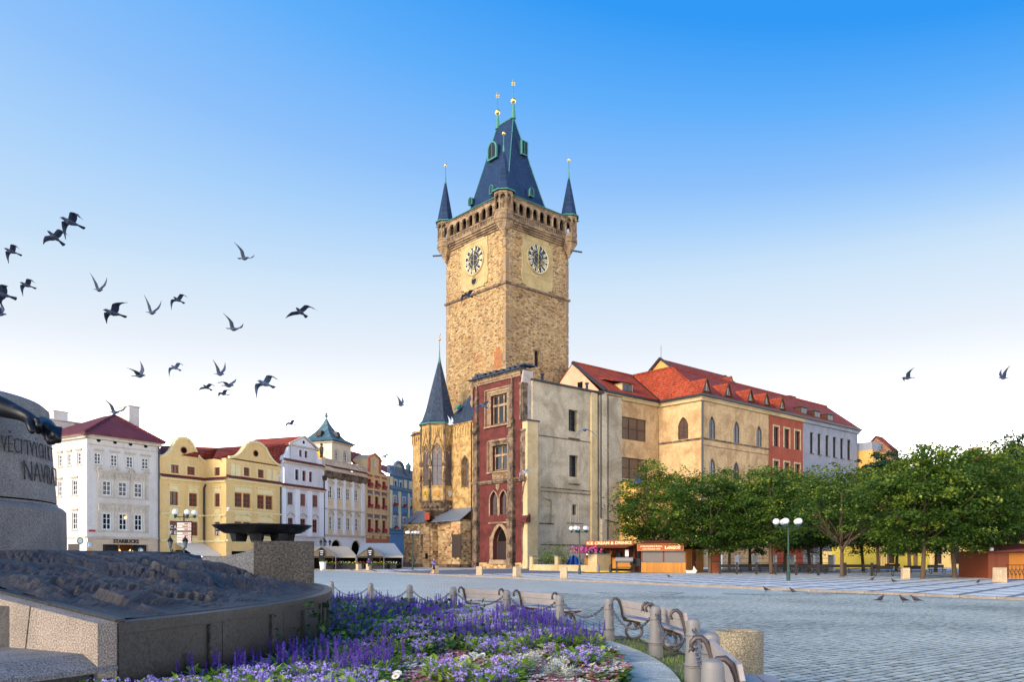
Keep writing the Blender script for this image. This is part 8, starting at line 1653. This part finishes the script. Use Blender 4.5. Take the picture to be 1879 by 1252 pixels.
pts = [Vector(p) for p in [(0, 0, .94), (.0, 0, 1.14), (.01, 0, 1.36), (.02, 0, 1.48), (.03, 0, 1.55), (.04, 0, 1.66), (.0, .09, .88), (.10, .1, .50), (-.02, .1, .10), (.12, .1, .04), (0, -.09, .88), (-.12, -.1, .50), (-.32, -.1, .16), (-.22, -.1, .06), (.0, .19, 1.42), (-.06, .25, 1.16), (.12, .22, 1.02), (.0, -.19, 1.42), (-.02, -.25, 1.16), (.18, -.2, 1.06)]]
rad = [.15, .145, .16, .09, .055, .10, .10, .062, .045, .04, .10, .062, .045, .04, .065, .045, .035, .065, .045, .035]
edg = [(0, 1), (1, 2), (2, 3), (3, 4), (4, 5), (0, 6), (6, 7), (7, 8), (8, 9), (0, 10), (10, 11), (11, 12), (12, 13), (2, 14), (14, 15), (15, 16), (2, 17), (17, 18), (18, 19)]
rp = ground(796, 1057.5)
def cut_run(c):
    if c.z > 1.68 or (c.z > 1.6 and c.x < .03): return 3
    if c.z > 1.5: return 0
    if c.z < .085: return 4
    if c.z < .60: return 0
    if c.z < .98 and abs(c.y) < .2: return 2
    if c.z < 1.22 and abs(c.y) > .2: return 0
    return 1
person('person', 'person jogging in blue shirt and black shorts before the chapel', (rp.x, rp.y, 0), .2, pts, rad, edg, [skin, blue_shirt, blackm, hairm, shoe], cut_run)
pts = [Vector(p) for p in [(0, 0, .92), (.0, -.05, 1.12), (.0, -.08, 1.32), (.0, -.1, 1.42), (.0, -.13, 1.48), (.0, -.15, 1.58), (-.1, -.08, .9), (-.13, -.42, .92), (-.12, -.48, .5), (-.12, -.60, .45), (.1, -.08, .9), (.13, -.42, .92), (.12, -.45, .5), (.12, -.58, .45), (-.2, -.08, 1.36), (-.24, -.2, 1.14), (-.06, -.38, 1.1), (.2, -.08, 1.36), (.24, -.2, 1.14), (.06, -.38, 1.1)]]
sp_ = at(676.5, 0, 107)
person('person', 'person in purple top sitting on a stone block near the marquee', (sp_.x, sp_.y, .0), .3, pts, [.15, .145, .16, .09, .055, .10, .10, .07, .05, .04, .10, .07, .05, .04, .065, .045, .035, .065, .045, .035], edg, [skin, purple, blackm, plain('light_hair', C('#a07850'), .7), plain('yellow_shoe', C('#b8a040'), .6)], lambda c: 3 if c.z > 1.6 else (0 if c.z > 1.45 or (c.z < 1.16 and c.z > 1.0 and c.y < -.3) else (1 if c.z > .98 else (4 if c.z < .62 else 2))))
# ------------------------------------------------------------------ pigeons
def pigeon_mat(name, c): return plain(name, c, .6, 0, .3, .35, 12.)
M['pigeon'] = pigeon_mat('pigeon_dark', C('#38425a')); M['pigeon_blue'] = pigeon_mat('pigeon_blue_grey', C('#5d6f8c')); M['pigeon_pale'] = pigeon_mat('pigeon_pale', C('#c2ccd8'))
def bird_mesh(la, lb, ra, rb_, fold=False, tail=.07):
    """la, lb: inner and outer angle of the left wing above level; ra, rb_ the right wing's."""
    m = MB(); n = 10
    st = [(.175, .003, .0), (.15, .012, .004), (.132, .026, .012), (.105, .029, .012), (.075, .034, .004), (.03, .052, -.004), (-.03, .054, -.006), (-.085, .038, .0), (-.13, .022, .005), (-.16, .016, .007)]
    vs_ = []
    for x, r, z in st:
        for j in range(n): a = 2*PI*j/n; vs_.append((x, r*math.cos(a), z+r*.92*math.sin(a)))
    fs = [(i*n+j, i*n+(j+1) % n, (i+1)*n+(j+1) % n, (i+1)*n+j) for i in range(len(st)-1) for j in range(n)]+[tuple(range(n))]
    m.add(vs_, fs)
    m.add([(-.12, -.02, .008), (-.26, -.045, .0), (-.275, 0, .003), (-.26, .045, 0), (-.12, .02, .008), (-.12, 0, .016), (-.12, 0, -.004)], [(0, 1, 2, 5), (5, 2, 3, 4), (0, 6, 2, 1), (6, 4, 3, 2)])
    for sg, a1, a2 in ((1, la, lb), (-1, ra, rb_)):
        a1, a2 = R(a1), R(a2)
        sec = []
        for t_ in [0, .25, .5, .75, 1.]:
            p = Vector((.045+.035*t_, .035, .02))+Vector((0, math.cos(a1), math.sin(a1)))*.15*t_; sec.append((p, .135+.01*math.sin(PI*t_), a1))
        w0 = sec[-1][0]
        for t_ in [.2, .4, .6, .8, 1.]:
            bend = a1+(a2-a1)*min(1, t_*1.6); p = sec[-1][0]+Vector((-.012-.016*t_, math.cos(bend)*.042, math.sin(bend)*.042)); sec.append((p, .132*(1-t_*.7), bend))
        top = []; bot = []
        for p, ch, b_ in sec:
            nn = Vector((0, -math.sin(b_), math.cos(b_)))*.006
            for lst, s_ in ((top, 1), (bot, -1)):
                row = [p+nn*s_*.3, p+Vector((-ch*.35, 0, 0))+nn*s_*1.6, p+Vector((-ch, 0, 0))+nn*s_*.2]; lst.append([Vector((q.x, q.y*sg, q.z)) for q in row])
        for lst in (top, bot):
            base = [q for row in lst for q in row]; m.add(base, [(i*3+j, i*3+j+1, (i+1)*3+j+1, (i+1)*3+j) for i in range(len(lst)-1) for j in range(2)])
        # primaries: separate feather tips along the outer wing
        for k in range(6):
            p, ch, b_ = sec[5+min(4, k)] if k < 5 else sec[9]; o = Vector((-.6-.02*k, math.cos(b_)*(.55+.18*k), math.sin(b_)*(.55+.18*k))).normalized(); l_ = .06+.007*k; q0 = p+Vector((-ch*.55, 0, 0)); q1 = q0+o*l_; sd = Vector((.017, 0, 0)); pts = [q0+sd, q1+sd*.3, q1-sd*.3, q0-sd]; m.add([Vector((q.x, q.y*sg, q.z)) for q in pts], [(0, 1, 2, 3)])
    return m.mesh('pigeon', False)
POSE = {'V': (58, 66, 52, 62), 'arch': (12, -52, 18, -48), 'flat': (14, -14, 18, -10), 'up': (72, 80, 18, 10), 'down': (-8, -58, 22, 30), 'mix': (40, 30, 12, -20), 'dive': (-30, -62, -20, -50), 'halfup': (30, 48, 42, 30)}
BM = {k: bird_mesh(*v) for k, v in POSE.items()}
FL = [ # pixel x, y, span in pixels, pose, yaw degrees, pitch, roll, material, words
 (128, 407, 64, 'arch', 200, 10, 14, 'pigeon', 'large dark pigeon gliding at the very top of the flock'),
 (99, 434, 54, 'down', 215, 25, 30, 'pigeon', 'dark pigeon with a wing pointing down just under the top bird'),
 (20, 461, 44, 'arch', 200, 10, 18, 'pigeon', 'dark pigeon near the left edge below the top pair'),
 (48, 523, 42, 'arch', 205, 8, 18, 'pigeon', 'dark pigeon gliding above the half cut bird at the left edge'),
 (3, 540, 58, 'down', 190, 10, 40, 'pigeon', 'dark pigeon cut by the left edge with wing hanging down'),
 (1, 577, 40, 'V', 10, 0, 10, 'pigeon', 'lowest dark pigeon cut by the left edge'),
 (182, 532, 42, 'V', 330, -12, 0, 'pigeon', 'dark pigeon with wings raised in a V in the left flock'),
 (206, 574, 62, 'flat', 200, 6, 16, 'pigeon', 'dark pigeon gliding flat below the V winged bird'),
 (279, 574, 44, 'V', 325, -12, -6, 'pigeon', 'dark pigeon with raised wings right of the flat glider'),
 (326, 550, 38, 'arch', 215, 10, 22, 'pigeon', 'small dark pigeon with drooping wing right of the raised winged bird'),
 (449, 474, 42, 'halfup', 330, -8, -10, 'pigeon', 'highest dark pigeon to the right of the left flock'),
 (551, 572, 50, 'down', 220, 14, 34, 'pigeon', 'dark pigeon with long drooping wing, rightmost of the big flock'),
 (429, 604, 44, 'halfup', 335, -10, -8, 'pigeon', 'dark pigeon with swept wings in the middle of the flock'),
 (257, 690, 42, 'up', 350, 0, 0, 'pigeon', 'dark pigeon with one wing straight up above the white house'),
 (321, 675, 34, 'arch', 215, 12, 24, 'pigeon_blue', 'pale grey blue pigeon gliding over the yellow house'),
 (404, 687, 38, 'V', 335, -8, 0, 'pigeon', 'topmost pigeon of the tight cluster of four'),
 (420, 708, 42, 'mix', 340, -4, 0, 'pigeon', 'pigeon with pale far wing in the cluster of four'),
 (379, 711, 32, 'down', 215, 16, 30, 'pigeon', 'leftmost pigeon of the tight cluster of four'),
 (409, 723, 32, 'flat', 200, 4, 10, 'pigeon', 'lowest pigeon of the tight cluster of four'),
 (485, 704, 56, 'arch', 205, 10, 24, 'pigeon_blue', 'grey blue pigeon with feathered wing right of the cluster'),
 (211, 757, 44, 'halfup', 335, -8, -8, 'pigeon', 'dark pigeon flying in front of the tall chimney'),
 (736, 744, 27, 'V', 340, 0, 0, 'pigeon', 'small dark pigeon left of the chapel spire'),
 (533, 778, 28, 'flat', 200, 8, 14, 'pigeon', 'small dark pigeon above the pale baroque gable'),
 (858, 541, 34, 'arch', 200, 8, 16, 'pigeon', 'dark pigeon in front of the clock tower string course'),
 (886, 745, 34, 'arch', 205, 10, 20, 'pigeon_blue', 'blue grey pigeon in front of the red facade top window'),
 (827, 779, 24, 'V', 340, -5, 0, 'pigeon_pale', 'pale pigeon at the foot of the chapel spire'),
 (963, 867, 28, 'arch', 200, 6, 16, 'pigeon_pale', 'white pigeon before the edge of the red facade'),
 (1073, 789, 40, 'dive', 95, 8, 0, 'pigeon_blue', 'grey pigeon with arched wings before the grey wall window'),
 (1664, 694, 34, 'mix', 175, 0, 0, 'pigeon', 'left of the two pigeons flying alone on the right'),
 (1840, 694, 32, 'V', 180, 4, 0, 'pigeon', 'pigeon with raised wings farthest right in the sky'),
 (706, 838, 22, 'down', 215, 14, 30, 'pigeon', 'small dark pigeon before the salmon house roof'),
 (1169, 886, 30, 'halfup', 330, -10, -10, 'pigeon', 'dark pigeon flying left of the first tree before the annex'),
]
for px, py, spn, pose, yaw, pit, rol, mt, lab in FL:
    Y = .70*FPX/spn*.92; p = at(px, py, Y); me = BM[pose].copy(); me.materials.append(M[mt]); o = obj('flying_pigeon', me, None, None, p, fix=False); o.rotation_euler = (R(rol), R(-pit), R(yaw+(28 if pose in ('arch', 'flat', 'down') else 0))); tag(o, lab, 'bird', 'pigeons in flight')
def standing():
    m = MB(); st = [(-.20, .012, .10), (-.13, .03, .115), (-.06, .055, .13), (.0, .066, .145), (.05, .06, .165), (.085, .04, .20), (.10, .028, .235), (.115, .026, .255), (.14, .014, .252), (.165, .003, .246)]; n = 10; vs_ = []
    for x, r, z in st:
        for j in range(n): a = 2*PI*j/n; vs_.append((x, r*math.cos(a), z+r*math.sin(a)))
    m.add(vs_, [(i*n+j, i*n+(j+1) % n, (i+1)*n+(j+1) % n, (i+1)*n+j) for i in range(len(st)-1) for j in range(n)])
    m.box(-.27, -.16, -.022, .022, .085, .10)
    for y in (-.025, .025): m.tube([(0, y, .09), (.005, y, .0)], .006, 5).box(-.01, .03, y-.008, y+.008, 0, .006)
    return m.mesh('pigeon', True)
SM = standing(); SM.materials.append(pigeon_mat('pigeon_ground', C('#3c3438')))
for px, py, yaw, lab in ((1227, 1064, 150, 'pigeon standing on the mosaic before the langos kiosk'), (1405, 1088, 200, 'pigeon on the cobbles below and left of the globe lamp'), (1454, 1091, 120, 'pigeon on the cobbles straight below the globe lamp'), (1616, 1107, 20, 'leftmost of three pigeons together on the cobbles'), (1657, 1108, 190, 'middle of three pigeons together on the cobbles'), (1679, 1108, 150, 'rightmost of three pigeons together on the cobbles'), (1601, 1070, 10, 'pigeon on the mosaic by the last timber post'), (1639, 1074, 190, 'pigeon on the mosaic just left of the pale stone block'), (1795, 1076, 30, 'pigeon on the mosaic before the brown kiosk')):
    p = ground(px, py); on = (Vector((p.x, p.y))-K0).dot(KN) > 0; o = obj('standing_pigeon', SM, None, None, (p.x, p.y, .104 if on else .004), R(yaw)); o.scale = (1.1,)*3; tag(o, lab, 'bird', 'pigeons on the ground')

# ------------------------------------------------------------------ flower bed
M['fl_leaf'] = leafmat('bed_leaves', C('#38611f'), C('#659230'), C('#b2c64e'), .4); M['fl_leaf_dark'] = leafmat('shrub_leaves', C('#142c14'), C('#234a20'), C('#3c6a2c'), .3)
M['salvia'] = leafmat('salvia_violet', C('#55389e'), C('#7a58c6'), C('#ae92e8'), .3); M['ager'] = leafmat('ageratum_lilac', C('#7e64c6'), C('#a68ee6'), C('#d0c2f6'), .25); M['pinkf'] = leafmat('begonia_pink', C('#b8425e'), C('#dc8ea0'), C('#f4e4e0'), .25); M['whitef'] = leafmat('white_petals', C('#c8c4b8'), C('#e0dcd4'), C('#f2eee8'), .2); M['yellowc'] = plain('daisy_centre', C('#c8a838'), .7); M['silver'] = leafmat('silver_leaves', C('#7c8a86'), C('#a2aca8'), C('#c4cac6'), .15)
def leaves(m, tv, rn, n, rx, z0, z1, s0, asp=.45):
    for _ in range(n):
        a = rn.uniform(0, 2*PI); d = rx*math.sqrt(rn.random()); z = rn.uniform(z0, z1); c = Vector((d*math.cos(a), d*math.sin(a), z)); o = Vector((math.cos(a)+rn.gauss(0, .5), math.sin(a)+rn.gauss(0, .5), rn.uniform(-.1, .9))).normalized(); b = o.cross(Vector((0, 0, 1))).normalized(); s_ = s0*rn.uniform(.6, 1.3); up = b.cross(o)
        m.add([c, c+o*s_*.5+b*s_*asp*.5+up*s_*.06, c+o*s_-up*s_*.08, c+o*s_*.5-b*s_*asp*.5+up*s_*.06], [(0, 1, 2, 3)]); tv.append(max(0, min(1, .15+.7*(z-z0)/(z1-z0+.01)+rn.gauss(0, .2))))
def fin_(m, tv, name, mat): me = m.mesh(name); tone(me, tv); me.materials.append(mat); return me
def salvia(seed):
    rn = random.Random(seed); m, tv = MB(), []; f, fv = MB(), []
    leaves(m, tv, rn, 190, .22, .08, .38, .11)
    for _ in range({11: 15, 12: 8, 13: 12, 14: 9}[seed]):
        a = rn.uniform(0, 2*PI); d = .2*math.sqrt(rn.random()); h_ = rn.uniform(.36, .64); b = Vector((d*math.cos(a), d*math.sin(a), .15)); t_ = Vector((d*math.cos(a)*1.35+rn.gauss(0, .015), d*math.sin(a)*1.35+rn.gauss(0, .015), h_)); n0 = len(f.f)
        f.tube([b, t_], [.004, .003], 3, caps=False); fv += [.1]*(len(f.f)-n0); L_ = rn.uniform(.13, .2)
        for k in range(34):
            q = k/34; ph = k*2.4; rr_ = .021*(1-q*.75)+.003; p = t_-Vector((0, 0, L_*(1-q))); o = Vector((math.cos(ph), math.sin(ph), .45)).normalized(); sd = o.cross(Vector((0, 0, 1))).normalized()*.0085; f.add([p+sd, p+o*rr_*1.25+sd*.8, p+o*rr_*1.25-sd*.8, p-sd], [(0, 1, 2, 3)]); fv.append(max(0, min(1, rn.gauss(.45, .25))))
    return fin_(m, tv, 'leaves', M['fl_leaf']), fin_(f, fv, 'flower_spikes', M['salvia'])
def ager(seed):
    rn = random.Random(seed); m, tv = MB(), []; f, fv = MB(), []; leaves(m, tv, rn, 210, .23, .05, .36, .105, .6)
    for _ in range(22+seed % 7):
        a = rn.uniform(0, 2*PI); d = .22*math.sqrt(rn.random()); z = rn.uniform(.28, .40); c = Vector((d*math.cos(a), d*math.sin(a), z)); r_ = rn.uniform(.024, .05); n0 = len(f.f); f.tube([c-Vector((0, 0, .2)), c], .003, 3, caps=False); fv += [0]*(len(f.f)-n0)
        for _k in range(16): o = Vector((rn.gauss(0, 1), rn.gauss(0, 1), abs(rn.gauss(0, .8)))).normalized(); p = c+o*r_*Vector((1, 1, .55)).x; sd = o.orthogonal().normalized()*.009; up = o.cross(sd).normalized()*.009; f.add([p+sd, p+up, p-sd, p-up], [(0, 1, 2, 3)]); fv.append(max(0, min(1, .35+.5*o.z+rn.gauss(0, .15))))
    return fin_(m, tv, 'leaves', M['fl_leaf']), fin_(f, fv, 'flower_heads', M['ager'])
def begonia(seed, mat):
    rn = random.Random(seed); m, tv = MB(), []; f, fv = MB(), []; leaves(m, tv, rn, 110, .18, .03, .20, .09, .75)
    for _ in range(30):
        a = rn.uniform(0, 2*PI); d = .19*math.sqrt(rn.random()); c = Vector((d*math.cos(a), d*math.sin(a), rn.uniform(.2, .27))); tn = rn.random()
        for k in range(4): b = k*PI/2+tn; o = Vector((math.cos(b), math.sin(b), .35)); sd = Vector((-math.sin(b), math.cos(b), 0))*.013; f.add([c, c+o*.022+sd*1.4, c+o*.042, c+o*.022-sd*1.4], [(0, 1, 2, 3)]); fv.append(max(0, min(1, tn+rn.gauss(0, .15))))
    return fin_(m, tv, 'leaves', M['fl_leaf']), fin_(f, fv, 'flower_heads', mat)
def daisy(seed):
    rn = random.Random(seed); m, tv = MB(), []; f, fv = MB(), []; c2 = MB(); leaves(m, tv, rn, 60, .12, .04, .24, .09, .4)
    for _ in range(3):
        a = rn.uniform(0, 2*PI); d = rn.uniform(.02, .12); c = Vector((d*math.cos(a), d*math.sin(a), rn.uniform(.34, .42))); tilt = Vector((rn.gauss(0, .3), -.55+rn.gauss(0, .2), 1)).normalized(); x = tilt.orthogonal().normalized(); y = tilt.cross(x)
        for k in range(22): b = 2*PI*k/22; o = x*math.cos(b)+y*math.sin(b); sd = (x*-math.sin(b)+y*math.cos(b))*.008; f.add([c+o*.012, c+o*.034+sd, c+o*.05-tilt*.004*(k % 2), c+o*.034-sd], [(0, 1, 2, 3)]); fv.append(rn.uniform(.4, 1))
        c2.ball(c+tilt*.004, .014, 8, .6); n0 = len(m.f); m.tube([c-Vector((0, 0, .3)), c-tilt*.004], .004, 3, caps=False); tv += [.3]*(len(m.f)-n0)
    me = c2.mesh('flower_centres'); me.materials.append(M['yellowc']); return fin_(m, tv, 'leaves', M['fl_leaf']), fin_(f, fv, 'flower_heads', M['whitef']), me
def miller(seed):
    rn = random.Random(seed); m, tv = MB(), []
    for _ in range(60):
        a = rn.uniform(0, 2*PI); el = rn.uniform(.3, 1.4); o = Vector((math.cos(a)*math.cos(el), math.sin(a)*math.cos(el), math.sin(el))); l_ = rn.uniform(.13, .24); sd = o.cross(Vector((0, 0, 1)))
        sd = sd.normalized() if sd.length > .01 else Vector((1, 0, 0))
        for k in range(1, 7):
            p = o*l_*k/6+Vector((0, 0, .05))
            for sg in (-1, 1): w_ = .05*math.sin(PI*k/7.2); q = p+sd*sg*w_+o*.02; m.add([p, p+(q-p)*.6+o*.008, q, p+(q-p)*.6-o*.008], [(0, 1, 2, 3)]); tv.append(rn.random())
        m.add([Vector((0, 0, .05)), o*l_*.5+sd*.006+Vector((0, 0, .05)), o*l_+Vector((0, 0, .05)), o*l_*.5-sd*.006+Vector((0, 0, .05))], [(0, 1, 2, 3)]); tv.append(.6)
    return (fin_(m, tv, 'leaves', M['silver']),)
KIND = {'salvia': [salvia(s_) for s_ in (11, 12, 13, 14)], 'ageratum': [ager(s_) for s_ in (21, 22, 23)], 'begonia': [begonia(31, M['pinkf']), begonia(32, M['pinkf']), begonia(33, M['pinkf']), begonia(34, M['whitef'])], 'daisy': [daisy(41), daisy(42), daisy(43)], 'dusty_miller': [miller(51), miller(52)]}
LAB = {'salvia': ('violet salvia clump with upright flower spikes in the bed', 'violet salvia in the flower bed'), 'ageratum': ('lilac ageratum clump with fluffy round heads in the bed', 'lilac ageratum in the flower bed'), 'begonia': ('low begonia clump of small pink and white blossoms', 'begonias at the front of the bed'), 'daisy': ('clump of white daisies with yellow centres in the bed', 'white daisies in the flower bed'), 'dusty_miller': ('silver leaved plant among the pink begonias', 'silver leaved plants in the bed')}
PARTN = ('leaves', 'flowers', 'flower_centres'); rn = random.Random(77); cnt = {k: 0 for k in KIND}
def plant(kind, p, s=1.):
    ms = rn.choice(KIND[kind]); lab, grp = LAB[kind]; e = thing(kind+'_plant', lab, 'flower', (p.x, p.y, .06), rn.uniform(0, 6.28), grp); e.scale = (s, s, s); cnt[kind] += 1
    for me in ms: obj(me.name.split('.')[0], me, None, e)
a = -1.05
spots = []; sp0 = .30
r = RP+.28
while r < RK0-.18:
    na = int(2.6*r/sp0)
    for i in range(na):
        a = -1.15+2.6*i/na+rn.uniform(-.008, .008); p = pol(r+rn.uniform(-.08, .08), a)
        if p.y < 5.6: continue
        px = CX+FPX*p.x/p.y; py = HY+FPX*(EYE-.35)/p.y
        if px < -60 or px > 1300 or py > 1310: continue
        # hidden behind the monument
        if px < 600 and a > ring_at(min(px, 608), RP)+.02 and p.y > 12: continue
        spots.append((r, a, p, px, py))
    r += sp0*.88
rn.shuffle(spots)
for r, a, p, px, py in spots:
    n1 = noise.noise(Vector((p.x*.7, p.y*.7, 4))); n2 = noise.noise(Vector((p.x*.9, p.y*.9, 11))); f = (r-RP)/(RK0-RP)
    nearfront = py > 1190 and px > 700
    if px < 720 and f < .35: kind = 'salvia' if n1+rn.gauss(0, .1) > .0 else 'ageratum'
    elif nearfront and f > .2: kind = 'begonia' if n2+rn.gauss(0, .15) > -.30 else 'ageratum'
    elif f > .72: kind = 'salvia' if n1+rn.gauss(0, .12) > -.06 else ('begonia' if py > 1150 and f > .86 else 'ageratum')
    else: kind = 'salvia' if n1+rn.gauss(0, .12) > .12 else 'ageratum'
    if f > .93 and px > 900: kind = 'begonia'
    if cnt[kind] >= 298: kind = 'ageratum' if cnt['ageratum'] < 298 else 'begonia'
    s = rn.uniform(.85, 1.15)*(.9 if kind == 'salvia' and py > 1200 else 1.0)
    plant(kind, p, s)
for px, py in ((725, 1135), (900, 1140), (938, 1150), (950, 1128), (806, 1222), (868, 1208), (885, 1205), (858, 1224), (880, 1214), (840, 1228), (855, 1236), (1005, 1208), (1023, 1218), (1035, 1215), (1085, 1222), (732, 1238), (828, 1240)):
    Y = (EYE-.42)*FPX/(py-HY); plant('daisy', Vector(((px-CX)/FPX*Y, Y)).to_3d(), 1.0)
for px, py in ((960, 1232), (930, 1240), (880, 1252), (1025, 1238), (1040, 1250), (890, 1148), (1010, 1245), (985, 1226), (850, 1250), (1050, 1228)):
    Y = (EYE-.24)*FPX/(py-HY); plant('dusty_miller', Vector(((px-CX)/FPX*Y, Y)).to_3d(), 1.35)
bs = leafy(60, 2600, 1.5, 1.3, .85, .07, M['fl_leaf_dark']); pb = pol(RP+.75, ring_at(625, RP+.7)+.10); e = thing('dark_green_bush', 'dark green leafy bush against the right end of the monument wall', 'bush', (pb.x, pb.y, .05)); obj('foliage', bs, None, e); obj('stem', MB().tube([(0, 0, 0), (0, 0, .4)], .03, 6), M['bark'], e)
print('plants', cnt)
